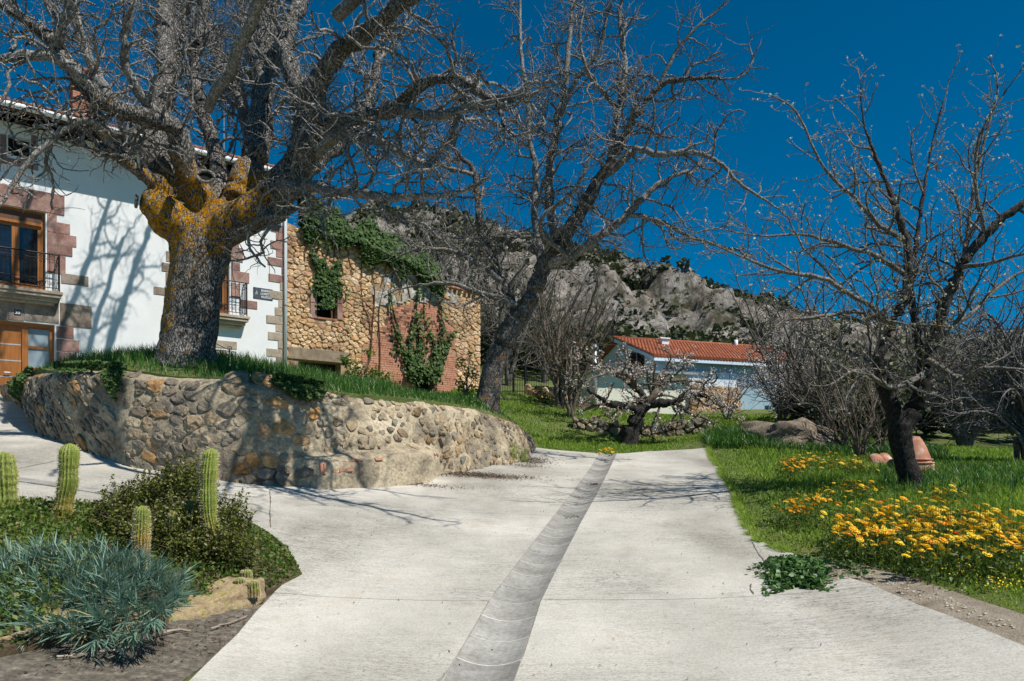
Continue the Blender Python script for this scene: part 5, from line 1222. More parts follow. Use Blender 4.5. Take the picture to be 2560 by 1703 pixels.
# fig bush at the right edge: limbs arching down and curving up at the tips
FC = dict(ratio=(.45, .7), rmax=.02, rmin=.0055, ang=(30, 70), up=.12, ks=9, smin=.14, smax=.3, lk=36, l0=.15, wig=.14, trop=.06, tip=.6)
fig = Tree(99, FC); fb = G(2585, 1160); fb = Vector((fb.x, fb.y, gz1(fb.x, fb.y)))
for k in range(38):
    a = math.radians(rg.uniform(90, 290)); L = rg.uniform(.8, 2.3); rise = rg.uniform(1.0, 4.2); pts = [fb + Vector((rg.uniform(-.3, .3), rg.uniform(-.3, .3), 0))]
    for f in (.3, .6, .85, 1.0): pts.append(fb + Vector((math.cos(a) * L * f, math.sin(a) * L * f * .7, rise * (1.9 * f - 1.35 * f * f) + .15 + (.35 * max(0, f - .8)))))
    fig.limb3(pts, [.03, .026, .021, .016, .011], .03, True, .2, 5, True)
o = thing("fig_bush", "sprawling leafless fig bush with smooth grey arching branches at the right edge", "shrub", tuple(fb)); V, Q = fig.tubes(fig.main); mesh_obj("trunk", V, Q, MT['figtwig'], o, True); fig.crown("crown", MT['figtwig'], o); print("fig", len(fig.br))

# ------------------------------------------------------------------ blue house beyond the garden
HA = math.radians(69.8); R3 = Vector((math.sin(HA), math.cos(HA), 0)); N3 = Vector((math.cos(HA), -math.sin(HA), 0)); HC0 = P(1637, HV, 45); HC0.z = 0
def hw(t, z, o=0.0): p = HC0 + R3 * t + N3 * o; return Vector((p.x, p.y, z))
def ht(u, o=0.0):
    k = (u - CU) / F; q = HC0 + N3 * o; return (k * q.y - q.x) / (R3.x - k * R3.y)
def hz(u, v, o=0.0): y = (HC0 + N3 * o + R3 * ht(u, o)).y; return CH + (HV - v) * y / F
blue = thing("blue_house", "pale blue house with orange tiled roof and cream annex beyond the cherry", "house", tuple(hw(4, 4.5)))
zev = hz(1637, 886); zrd = zev + 1.55; HD = 8.4; HL = 11.6
m = MB()
for (a, b) in [((0, 0), (HL, 0)), ((HL, 0), (HL, -HD)), ((HL, -HD), (0, -HD))]: m.add([hw(a[0], 4.0, a[1]), hw(b[0], 4.0, b[1]), hw(b[0], zev, b[1]), hw(a[0], zev, a[1])], [(0, 1, 2, 3)])
m.build("wall", MT['shaded_wall'], blue)
m = MB(); m.add([hw(0, 4.0, 0), hw(0, 4.0, -HD), hw(0, zev, -HD), hw(0, zrd, -HD / 2), hw(0, zev, 0)], [(4, 3, 2, 1, 0)]); m.build("gable_wall", MT['palewall'], blue)
z = zev - .12
while z > 5.5: m = MB(); m.box(hw, .02, HL - .02, z - .01, z + .01, 0.002, .02); m.build("siding_batten", MT['shaded_wall'], blue); z -= .42
# lower wall panel right of the annex, painted in the wall's sunlit tone
m = MB(); m.box(hw, ht(1716), ht(1836), 4.2, hz(1770, 932), .02, .25); m.build("lower_wall", MT['palewall'], blue)
m = MB(); m.box(hw, ht(1766), ht(1769), 4.4, hz(1770, 934), .25, .29); m.build("panel_joint", MT['palewall'], blue)
# roof of curved tiles
ov = .75; slope = (zrd - zev) / (HD / 2)
def rz(o): return zev + .05 + slope * (-o)
m = MB()
for o0, o1 in ((ov, -HD / 2), (-HD - ov, -HD / 2)):
    zz0 = rz(ov); m.add([hw(-.55, zz0 - .05, o0), hw(HL + .5, zz0 - .05, o0), hw(HL + .5, zrd + .05, o1), hw(-.55, zrd + .05, o1)], [(0, 1, 2, 3)])
hroof = m.build("roof", MT['tile'], blue)
nt_ = 54; tw_ = (HL + 1.05) / nt_
for k in range(nt_):
    t = -.55 + tw_ * (k + .5); m = MB(); pts = []; rd = []
    for i in range(12):
        o = ov + .05 - (ov + HD / 2) * i / 11; pts += [hw(t, rz(o) + .02 + .025, o), hw(t, rz(o - .38) + .02, o - .38)] if i < 11 else []; rd += [tw_ * .50, tw_ * .40] if i < 11 else []
    m.tube(pts, rd, 6); m.build("tile_row", MT['tile'], hroof, False)
m = MB(); m.tube([hw(-.6, zrd + .08, -HD / 2), hw(HL + .5, zrd + .08, -HD / 2)], .13, 8); m.build("ridge_tiles", MT['tile'], hroof, True)
m = MB(); m.box(hw, -.5, HL + .4, rz(ov) - .26, rz(ov) - .06, ov - .06, ov); m.build("fascia", MT['palewall'], hroof)
m = MB(); m.add([hw(-.5, rz(ov) - .2, ov - .06), hw(HL + .4, rz(ov) - .2, ov - .06), hw(HL + .4, zev - .1, 0), hw(-.5, zev - .1, 0)], [(3, 2, 1, 0)]); m.build("soffit", MT['shaded_wall'], hroof)
m = MB(); m.add([hw(-.55, rz(ov) - .22, ov), hw(-.55, rz(ov) - .02, ov), hw(-.55, zrd + .02, -HD / 2), hw(-.55, zrd - .2, -HD / 2), hw(-.47, rz(ov) - .22, ov), hw(-.47, rz(ov) - .02, ov), hw(-.47, zrd + .02, -HD / 2), hw(-.47, zrd - .2, -HD / 2)], [(0, 1, 2, 3), (4, 7, 6, 5), (0, 3, 7, 4), (1, 5, 6, 2)]); m.build("bargeboard", MT['palewall'], hroof)
# gable windows
for o0, o1 in ((-3.0, -2.25), (-2.0, -1.25)):
    m = MB(); z0, z1 = zev - .75, zev + .35
    m.add([hw(-.03, z0, o0), hw(-.03, z0, o1), hw(-.03, z1, o1), hw(-.03, z1 + .2, o0)], [(0, 1, 2, 3)]); w_ = m.build("gable_window", MT['glass'], blue)
    m = MB(); m.tube([hw(-.04, z0, o0), hw(-.04, z0, o1), hw(-.04, z1, o1), hw(-.04, z1 + .2, o0), hw(-.04, z0, o0)], .05, 4); m.build("window_frame", MT['darkwood'], w_)
# chimney, vents, aerial
def cpart(u, v0, v1, o, w, mat, name, par):
    t = ht(u, o); m = MB(); m.box(hw, t - w / 2, t + w / 2, hz(u, v1, o), hz(u, v0, o), o - w * .7, o); return m.build(name, mat, par, bevel=.02)
cpart(1664, 848, 866, -2.6, .55, MT['white'], "chimney", hroof); cpart(1664, 844, 847.5, -2.5, .75, MT['white'], "chimney_cap", hroof)
m = MB(); t = ht(1706, -4.2); m.tube([hw(t, rz(-4.0), -4.2), hw(t, hz(1706, 834, -4.2), -4.2)], .07, 8); m.build("vent_pipe", MT['iron'], hroof)
m = MB(); t = ht(1840, -4); m.tube([hw(t, rz(-4.0) - .2, -4), hw(t, hz(1840, 850, -4), -4)], .13, 10); m.build("roof_cowl", MT['white'], hroof, True)
antenna(hw(ht(1662, -3.6), rz(-3.6), -3.6), 1.9, 1.4, hroof, MT['steel'], (R3.x, R3.y, 0))
# cream annex in front
ao = 3.0; a0, a1 = ht(1488, ao), ht(1713, ao); za0, za1 = 3.9, hz(1600, 934, ao)
m = MB(); m.box(hw, a0, a1, za0, za1, .3, ao); m.build("annex_wall", MT['cream'], blue)
m = MB(); m.box(hw, a0 - .3, a1 + .55, za1 + .01, za1 + .14, .1, ao + .5); m.build("annex_roof", MT['zinc'], blue)
m = MB(); m.box(hw, a1 + .02, a1 + .5, hz(1725, 966), hz(1725, 938), .26, .30); m.build("annex_window", MT['glass'], blue)
m = MB(); u0, u1 = ht(1590, ao), ht(1604, ao); m.box(hw, u0, u1, hz(1597, 1012, ao), hz(1597, 995, ao), ao, ao + .03); m.build("annex_vent", MT['hole'], blue)
m = MB(); m.box(hw, a0 - 2.6, a0 - .02, za0, za1 - .7, .6, .8); m.build("porch_shade", MT['hole'], blue)  # black box stands in for the shade of the porch
flue = thing("metal_flue", "tall shiny metal flue pipe at the annex's left end", "flue", tuple(P(1487, 1030, 40)))
m = MB(); b = P(1487, 1035, 40); m.tube([b, P(1487, 872, 40)], .12, 12); m.build("pipe", MT['zinc'], flue, True)
m = MB(); m.tube([P(1487, 874, 40), P(1487, 866, 40), P(1487, 860, 40)], [.19, .19, .05], 12); m.build("cowl", MT['zinc'], flue, True)
# golden stone garden wall right of the annex
def rubble_wall(name, label, A, B, h, mat, cat="wall", thick=.4, size=.3, seed=1, joint=MT['rmortar'], drop=0.0, bulge=.06, lower=.35):
    A = Vector(A); B = Vector(B); L = (B - A).length; d = (B - A).normalized(); n = Vector((d.y, -d.x)); rw = random.Random(seed)
    if n.y > 0: n = -n
    o = thing(name, label, cat, (A.x, A.y, gz1(A.x, A.y)))
    base = lambda s: gz1(A.x + d.x * s - n.x * -.2, A.y + d.y * s - .1)
    cache = [base(L * i / 20) for i in range(21)]
    bz = lambda s: float(np.interp(s, [L * i / 20 for i in range(21)], cache)) - lower
    fn = lambda s, z, off: Vector((A.x + d.x * s + n.x * off, A.y + d.y * s + n.y * off, bz(s) + z))
    hh = lambda s: (h + lower) * (1 + .10 * noise.noise(Vector((s * 1.3, seed, 0))))
    m = MB(); k = max(4, int(L / .4)); vs = []
    for i in range(k + 1):
        s = L * i / k; H = hh(s) - .05; vs += [fn(s, 0, 0), fn(s, H, -.02), fn(s, H, -thick), fn(s, 0, -thick)]
    m.add(vs, [(4 * i + a, 4 * i + 4 + a, 4 * i + 4 + (a + 1) % 4, 4 * i + (a + 1) % 4) for i in range(k) for a in range(4)] + [(0, 1, 2, 3), (4 * k + 3, 4 * k + 2, 4 * k + 1, 4 * k)]); m.build("core", joint, o)
    sd = poisson((0, L, 0.02, (h + lower) * 1.05), lambda a, b: size * rw.choice([.6, .8, 1, 1.2, 1.5]), int(L * (h + lower) / size / size * 14), rw); ce = voronoi(sd, (0, L, -.02, (h + lower) * 1.12), 1.3); sl = []
    for (s, z), c in zip(sd, ce):
        if not c or z > hh(s) - .02 or rw.random() < drop: continue
        sl.append((area2(c), *stone_mesh(c, rw.uniform(.006, .02), rw.uniform(.03, .09), fn, rw, 9)))
    place_stones(sl, "stone", mat, o, "small_stones", 120); return o
rubble_wall("garden_wall", "golden stone wall under the pale blue house wall, right of the annex", hw(ht(1728, .6), 0, .6).xy, hw(ht(1852, .6), 0, .6).xy, 1.55, MT['rstone'], size=.32, seed=4)
g1 = G(1408, 1118); rubble_wall("terrace_wall", "low dry-stone terrace wall behind the cherry trunk", P(1432, 0, 23.0).xy, P(1772, 0, 22.6).xy, .44, MT['gstone'], size=.22, seed=6, joint=MT['soil'], lower=.45)
rubble_wall("terrace_wall", "upper dry-stone wall at the foot of the cream annex", P(1470, 0, 38.5).xy, P(1770, 0, 37.5).xy, .16, MT['gstone'], size=.28, seed=8, joint=MT['soil'])
rubble_wall("boundary_wall", "short pale stone wall on the bank beside the iron gate", P(1312, 0, 33).xy, P(1420, 0, 32).xy, .75, MT['rstone'], size=.3, seed=9)
# gate and mesh fence
gt = thing("iron_gate", "thin dark iron gate and railings right of the leaning walnut's trunk", "gate", tuple(G(1290, 985)))
m = MB(); gd = 34.0
for u in np.arange(1252, 1320, 4.2): m.tube([P(u, 985, gd), P(u, 945, gd)], .012, 4)
for v in (950, 978): m.tube([P(1250, v, gd), P(1320, v, gd)], .02, 4)
m.build("railing_bars", MT['iron'], gt)
for u in (1284, 1313): m = MB(); m.tube([P(u, 995, gd), P(u, 912 if u > 1300 else 935, gd)], .06, 6); m.build("gate_post", MT['iron'], gt)
m = MB()
for u in np.arange(1316, 1372, 4.2): m.tube([P(u, 968, gd), P(u, 935, gd)], .01, 4)
for v in (935, 952, 966): m.tube([P(1313, v, gd), P(1372, v, gd)], .018, 4)
m.build("fence_panel", MT['iron'], gt)
pl = thing("terracotta_planter", "terracotta trough planter at the annex's shaded porch", "planter", tuple(P(1455, 1022, 37)))
m = MB(); c = P(1455, 1024, 37)
m.add([c + Vector((sx * a, sy * b, z)) for z, a, b in ((0, .26, .16), (.3, .34, .2), (.36, .37, .22)) for sx, sy in ((-1, -1), (1, -1), (1, 1), (-1, 1))], [(k * 4 + i, k * 4 + (i + 1) % 4, k * 4 + 4 + (i + 1) % 4, k * 4 + 4 + i) for k in (0, 1) for i in range(4)] + [(8, 9, 10, 11), (3, 2, 1, 0)]); m.build("trough", MT['terra'], pl)
pp = np.array(c) + np.stack([nr.normal(0, .25, 500), nr.normal(0, .15, 500), .35 + np.abs(nr.normal(0, .22, 500))], 1); leaf_cloud("foliage", pp, .09, MT['grass2'], pl)

# ------------------------------------------------------------------ mountain and woods
rp_px = [(300, 640), (700, 575), (800, 570), (850, 556), (890, 528), (925, 506), (960, 508), (990, 528), (1060, 522), (1130, 528), (1180, 545), (1260, 572), (1330, 590), (1400, 618), (1500, 640), (1600, 664), (1700, 700), (1800, 734), (1900, 768), (2000, 800), (2100, 822), (2300, 858), (2500, 890), (2900, 930)]
RD = 430.0
MX = np.linspace(-260, 420, 380); MYs = np.concatenate([np.linspace(120, 330, 70), np.linspace(333, 470, 110), np.linspace(475, 620, 30)])
rX = [(u - CU) / F * RD for u, v in rp_px]; rZ = [CH + (HV - v) / F * RD for u, v in rp_px]
def mheight(x, y):
    zr_ = float(np.interp(x * RD / max(y, 1) if y < RD else x, rX, rZ)); foot = 13.0 + .05 * (y - 120)
    f = (y - 120) / (RD - 120)
    if f <= 1:
        g = f ** 1.25; z = foot * (1 - g) + zr_ * g
        if .12 < f: z += 10 * math.sin(math.pi * min(f, 1)) * noise.fractal(Vector((x * .012, y * .014, 2)), .9, 2.0, 3)
        am = 9 * math.sin(math.pi * min(max((f - .05) / .9, 0), 1)) + 2.2
        z += am * (noise.ridged_multi_fractal(Vector((x * .022 + y * .011, y * .018 - x * .004, 7)), .85, 2.1, 6, 1.0, 2.0) - 1.1) * .75 * min(1, f * 4)
        z += 3.0 * noise.noise(Vector((x * .10, y * .09, 3))) * min(1, f * 3) * min(1, max(.25, (1 - f) * 8)) + 2.6 * (noise.ridged_multi_fractal(Vector((x * .09 + y * .05, y * .07, 9)), .7, 2.2, 5, 1.0, 2.0) - 1.0) * min(1, f * 3) * min(1, max(.3, (1 - f) * 10)) + 2.4 * (noise.ridged_multi_fractal(Vector((x * .05 - y * .02, y * .045, 4)), .8, 2.1, 4, 1.0, 2.0) - 1.0) * min(1, f * 2) * min(1, max(0, (1 - f) * 9))
    else: z = zr_ - (y - RD) * .5
    return z
vs = np.array([(x, y, mheight(x, y)) for y in MYs for x in MX]); nx_ = len(MX); ny_ = len(MYs); idx = np.arange(nx_ * ny_).reshape(ny_, nx_)
qd = np.stack([idx[:-1, :-1], idx[:-1, 1:], idx[1:, 1:], idx[1:, :-1]], -1).reshape(-1, 4)
mm, nt, bs = new_mat("limestone_mountain"); vec = coords(nt, (1, 1, 1)); vs2 = coords(nt, (1.0, .8, .35), (0, .5, .3))
c = ramp(nt, tex_noise(nt, vs2, .09, 10, .72), [(.32, (.13, .115, .09)), (.45, (.31, .275, .23)), (.56, (.46, .42, .365)), (.72, (.58, .54, .48))])
c = mix(nt, .7, c, ramp(nt, tex_noise(nt, coords(nt, (1, 1, .3), (0, .6, .2)), .5, 6, .75), [(.36, (.30,) * 3), (.52, (1, 1, 1))]), 'MULTIPLY')
vk = nd(nt, "ShaderNodeTexVoronoi", feature='DISTANCE_TO_EDGE'); vk.inputs["Scale"].default_value = .11; nt.links.new(coords(nt, (1, .7, .45), (0, .7, .4)), vk.inputs["Vector"])
c = mix(nt, .75, c, ramp(nt, vk.outputs["Distance"], [(.0, (.25, .23, .2)), (.10, (1, 1, 1))]), 'MULTIPLY')
gm_ = ramp(nt, tex_noise(nt, vec, .05, 8, .7), [(.55, (0, 0, 0)), (.62, (1, 1, 1))]); c = mix(nt, gm_, c, ramp(nt, tex_noise(nt, vec, .35, 6, .7), [(.35, (.04, .042, .022)), (.65, (.155, .14, .085))]))
nt.links.new(c, bs.inputs["Base Color"]); bs.inputs["Roughness"].default_value = .95; bs.inputs["Specular IOR Level"].default_value = .15
b1 = bump(nt, bs, tex_noise(nt, vs2, .12, 10, .75), 1.0, 5.0)
mountain = struct(mesh_obj("mountain", vs, qd, mm, smooth=False))
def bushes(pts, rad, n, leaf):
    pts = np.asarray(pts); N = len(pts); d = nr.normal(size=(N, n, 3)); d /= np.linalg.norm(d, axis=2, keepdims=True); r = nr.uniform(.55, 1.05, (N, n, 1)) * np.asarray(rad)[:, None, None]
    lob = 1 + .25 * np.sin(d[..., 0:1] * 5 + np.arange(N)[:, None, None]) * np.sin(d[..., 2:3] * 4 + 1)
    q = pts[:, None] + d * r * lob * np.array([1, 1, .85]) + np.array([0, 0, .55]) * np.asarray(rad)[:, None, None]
    shade = np.clip(.5 + .35 * d[..., 2] + nr.normal(0, .18, (N, n)), 0, 1)  # upper leaves get a lighter colour, painting in light from above
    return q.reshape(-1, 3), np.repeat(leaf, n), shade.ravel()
sp = []; sr = []
for _ in range(24000):
    x = rng.uniform(-120, 380); y = rng.uniform(150, 432); f = (y - 120) / (RD - 120)
    u = CU + x / y * F
    if not 800 < u < 2450: continue
    dn = noise.noise(Vector((x * .02, y * .02, 11))) + .35 * noise.noise(Vector((x * .07, y * .07, 3)))
    ridge = y > 395 and x > 20
    if dn < (.10 if not ridge else -.35) and rng.random() > .06: continue
    sp.append((x, y, mheight(x, y) - .3)); sr.append(rng.uniform(1.0, 2.6) * (1.15 if y > 300 else .8))
for _ in range(9000):
    x = rng.uniform(-100, 330); y = rng.uniform(200, 430); u = CU + x / y * F
    if 820 < u < 2300: sp.append((x, y, mheight(x, y) - .2)); sr.append(rng.uniform(.35, .9))
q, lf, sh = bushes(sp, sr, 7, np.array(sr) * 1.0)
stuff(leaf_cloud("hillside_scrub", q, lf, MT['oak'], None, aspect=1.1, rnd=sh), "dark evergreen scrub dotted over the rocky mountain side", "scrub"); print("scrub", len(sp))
sp = []; sr = []
for _ in range(230):
    u = rng.uniform(1180, 2000); d = rng.uniform(72, 120); p = P(u, HV, d); zt = CH + (HV - np.interp(u, [1180, 1400, 1550, 1620, 1760, 1850, 2000], [830, 815, 806, 812, 826, 850, 870]) + rng.uniform(-8, 30)) / F * d
    r = rng.uniform(1.8, 3.2); sp.append((p.x, p.y, max(gz1(p.x, p.y) * 0 + zt - 2 * r, 3))); sr.append(r)
    if rng.random() < .8: sp.append((p.x + 1, p.y - 2, zt - 4.2 * r)); sr.append(r * 1.2)
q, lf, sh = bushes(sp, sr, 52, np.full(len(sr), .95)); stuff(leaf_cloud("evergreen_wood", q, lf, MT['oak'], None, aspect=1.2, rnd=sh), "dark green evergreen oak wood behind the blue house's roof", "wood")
sp = []; sr = []
for _ in range(120):
    u = rng.uniform(1175, 1560); d = rng.uniform(52, 70); p = P(u, HV, d); r = rng.uniform(1.2, 2.2); sp.append((p.x, p.y, gz1(p.x, p.y) + rng.uniform(0, 2.5))); sr.append(r)
for _ in range(210):
    u = rng.uniform(1990, 2760); d = rng.uniform(23.5, 50); p = P(u, HV, d); r = rng.uniform(.5, .9) * d / 30; sp.append((p.x, p.y, gz1(p.x, p.y) + rng.uniform(-.2, 1.2) * d / 40)); sr.append(r)
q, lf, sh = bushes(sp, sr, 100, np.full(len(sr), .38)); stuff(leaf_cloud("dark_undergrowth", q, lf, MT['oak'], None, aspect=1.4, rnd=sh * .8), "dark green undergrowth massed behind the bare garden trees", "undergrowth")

# ------------------------------------------------------------------ rock outcrop, terracotta, stones
def boulder(name, label, c, rx, ry, rz_, mat, cat, seed, amp=.35, sub=4, parent=None):
    bm = bmesh.new(); bmesh.ops.create_icosphere(bm, subdivisions=sub, radius=1)
    for v in bm.verts:
        p = v.co.copy(); k = 1 + amp * noise.fractal(p * 1.3 + Vector((seed, 0, 0)), .8, 2.1, 5) + .5 * amp * (noise.ridged_multi_fractal(p * 2 + Vector((0, seed, 0)), .8, 2, 4, 1, 2) - 1) * .4
        v.co = Vector((p.x * rx * k, p.y * ry * k, p.z * rz_ * k)) + Vector(c)
    me = bpy.data.meshes.new(name); bm.to_mesh(me); bm.free()
    for p in me.polygons: p.use_smooth = True
    o = link_mesh(name, me, mat, parent)
    if label: tag(o, label, cat)
    return o
p = P(1985, 1105, 18.6); boulder("rock_outcrop", "grey-brown rounded rock outcrop in the grass before the blackthorn", (p.x, p.y, p.z - .1), 1.15, .9, .62, MT['rock'], "rock", 3)
p = P(1905, 1075, 19.6); boulder("rock_outcrop", "smaller weedy rock hump left behind the main outcrop", (p.x, p.y, p.z - .25), .9, .8, .42, MT['rock'], "rock", 8)
jar = thing("terracotta_jar", "broken upturned terracotta jar half hidden behind the quince trunk", "jar", tuple(G(2280, 1185)))
jb = G(2283, 1186); n = 22; vs = []; fs = []
prof = [(.0, .37), (.10, .36), (.20, .31), (.34, .27), (.50, .21), (.62, .15), (.69, .10), (.70, .02)]
for k, (z, r) in enumerate(prof):
    for i in range(n):
        a = 2 * math.pi * i / n; rr_ = r * (1 + .05 * noise.noise(Vector((math.cos(a) * 2, math.sin(a) * 2, z * 3)))); vs.append((jb.x + rr_ * math.cos(a), jb.y + rr_ * math.sin(a), jb.z + z - .03))
for k in range(len(prof) - 1):
    for i in range(n): fs.append((k * n + i, k * n + (i + 1) % n, (k + 1) * n + (i + 1) % n, (k + 1) * n + i))
mesh_obj("jar_body", vs, fs, MT['terra'], jar, True)
for k, (z, r) in enumerate(((.20, .315), (.26, .295))):
    m = MB(); m.tube([jb + Vector((r * math.cos(a), r * math.sin(a), z)) for a in np.linspace(0, 2 * math.pi, 25)], .016, 5, False); m.build("jar_band", MT['terra'], jar, True)
for k, (u, v, w_, a, lab) in enumerate([(2196, 1162, .22, .4, "leftmost curved terracotta roof tile leaning beside the jar"), (2222, 1160, .22, -.2, "terracotta roof tile leaning between the jar and the leftmost tile"), (2236, 1176, .18, .7, "pale broken tile lying low before the jar's left side")]):
    b = G(u, v + 8); m = MB(); pts = []
    for j in range(2):
        for i in range(9): th = math.pi * i / 8; pts.append(b + Vector((math.cos(th) * w_ * .6 + j * .05 * math.sin(a), j * .28 * math.cos(a) - .1, math.sin(th) * w_ * .45 + j * .18)))
    outer = list(pts); inner = [q + Vector((0, .012, -.014)) for q in pts]; m.add(outer + inner, [(i, i + 1, 10 + i, 9 + i) for i in range(8)] + [(18 + i, 27 + i, 28 + i, 19 + i) for i in range(8)] + [(i, 18 + i, 19 + i, i + 1) for i in range(8)] + [(9 + i, 10 + i, 28 + i, 27 + i) for i in range(8)])
    tag(m.build("roof_tile", MT['terra'], None, True), lab, "roof tile")
for k, (u, v, s, lab) in enumerate([(2322, 1180, .13, "larger pale stone at the right foot of the jar"), (2300, 1185, .10, "smaller pale stone between quince trunk and larger stone")]):
    b = G(u, v); boulder("pale_stone", lab, (b.x, b.y, b.z + s * .4), s, s, s * .8, MT['pale'], "stone", 20 + k, .2, 3)

# ------------------------------------------------------------------ planting bed, lower left
bed_px = [(-120, 1700), (0, 1655), (150, 1622), (400, 1560), (560, 1528), (665, 1500), (715, 1452), (690, 1392), (640, 1345), (560, 1316), (420, 1306), (230, 1300), (60, 1289), (-140, 1276)]
bed_w = [G(u, v) for u, v in bed_px]; bc_ = sum((p.xy for p in bed_w), Vector((0, 0))) / len(bed_w); bed_w = [Vector((p.x, p.y, 0)) + ((p.xy - bc_).normalized() * .13 * (i >= 6)).to_3d() for i, p in enumerate(bed_w)]; bed_poly = [xy(p) for p in bed_w]
def bedz(x, y):
    e = seg_dist(x, y, bed_poly + [bed_poly[0]]); return gz(x, y) + .058 + .07 * np.clip(e / .35, 0, 1) ** .7
bed = struct(sheet("planting_bed", bed_poly, bedz, MT['soil'], .12, .15, None, .15))
vp = [(-2.75, -2.6)] + [(-2.1, 2.5)] + [(-1.70, 3.7)] + [xy(p) for p in left_edge] + [xy(G(690, 1490)), xy(G(560, 1520)), xy(G(400, 1550)), xy(G(150, 1612)), xy(G(0, 1645)), xy(G(-150, 1690)), (-6, 2), (-6, -2.6)]
struct(sheet("gravel_verge", vp, lambda x, y: gz(x, y) + .012, MT['verge'], .25, .05))
def block(name, label, A, B, h, dep, mat, seed):
    A = Vector(A); B = Vector(B); d = (B - A); L = d.length; d.normalize(); n = Vector((-d.y, d.x)); bm = bmesh.new(); bmesh.ops.create_cube(bm, size=1); bmesh.ops.subdivide_edges(bm, edges=bm.edges[:], cuts=14, use_grid_fill=True)
    for v in bm.verts:
        p = v.co; e = Vector((p.x * L, p.y * dep, p.z * h)); k = noise.fractal(e * 3 + Vector((seed, 0, 0)), .8, 2, 5) * .05
        rr_ = (abs(p.x) * 2) ** 10 + (abs(p.y) * 2) ** 8 + (abs(p.z) * 2) ** 8; e *= (1 - .035 * min(rr_, 3)); e += Vector((0, -k, k))
        q = (A + B) / 2 + d * e.x + n * (e.y + dep / 2); v.co = Vector((q.x, q.y, gz1((A.x + B.x) / 2, (A.y + B.y) / 2) + h / 2 - .06 + e.z + d.y * e.x * .1))
    me = bpy.data.meshes.new(name); bm.to_mesh(me); bm.free()
    for p in me.polygons: p.use_smooth = True
    return tag(link_mesh(name, me, mat), label, "kerb stone")
a = G(395, 1572); b = G(668, 1512); block("kerb_stone", "long ochre kerb stone with yellow lichen fronting the cactus bed", a.xy, b.xy, .20, .32, MT['kerb'], 1)
a = G(-80, 1665); b = G(385, 1575); block("kerb_stone", "ochre kerb stone in the shade beneath the blue-green plant", a.xy, b.xy, .20, .3, MT['kerb'], 5)
p = P(40, 1385, 5.6); boulder("pale_stone", "pale rough stone among the weeds at the bed's left edge", (p.x, p.y, p.z - .05), .2, .14, .11, MT['pale'], "stone", 31, .25, 3)

# cacti
def mat_cactus():
    m, nt, b = new_mat("cactus_skin"); tc = nt.nodes.new("ShaderNodeTexCoord"); sx = nt.nodes.new("ShaderNodeSeparateXYZ"); nt.links.new(tc.outputs["Generated"], sx.inputs[0])
    n_ = tex_noise(nt, coords(nt), 14, 6, .7); ad = nt.nodes.new("ShaderNodeMath"); ad.operation = 'MULTIPLY_ADD'; ad.inputs[1].default_value = .55; nt.links.new(n_, ad.inputs[0]); nt.links.new(sx.outputs[2], ad.inputs[2])
    a = nd(nt, "ShaderNodeAttribute", attribute_name="age"); sb = nt.nodes.new("ShaderNodeMath"); sb.operation = 'SUBTRACT'; nt.links.new(ad.outputs[0], sb.inputs[0]); nt.links.new(a.outputs["Fac"], sb.inputs[1])
    c = ramp(nt, sb.outputs[0], [(.18, (.30, .25, .16)), (.34, (.36, .19, .02)), (.5, (.26, .23, .03)), (.72, (.19, .24, .03)), (1.0, (.26, .31, .05))])
    r = nd(nt, "ShaderNodeAttribute", attribute_name="rib"); c = mix(nt, 1.0, c, ramp(nt, r.outputs["Fac"], [(0, (.55, .6, .5)), (1, (1.15, 1.1, .95))]), 'MULTIPLY')
    nt.links.new(c, b.inputs["Base Color"]); b.inputs["Roughness"].default_value = .6; bump(nt, b, tex_noise(nt, coords(nt), 60, 4), .4, .006); return m
MT['cactus'] = mat_cactus(); MT['spine'] = mat_plain("cactus_spines", (.62, .55, .33), .7)
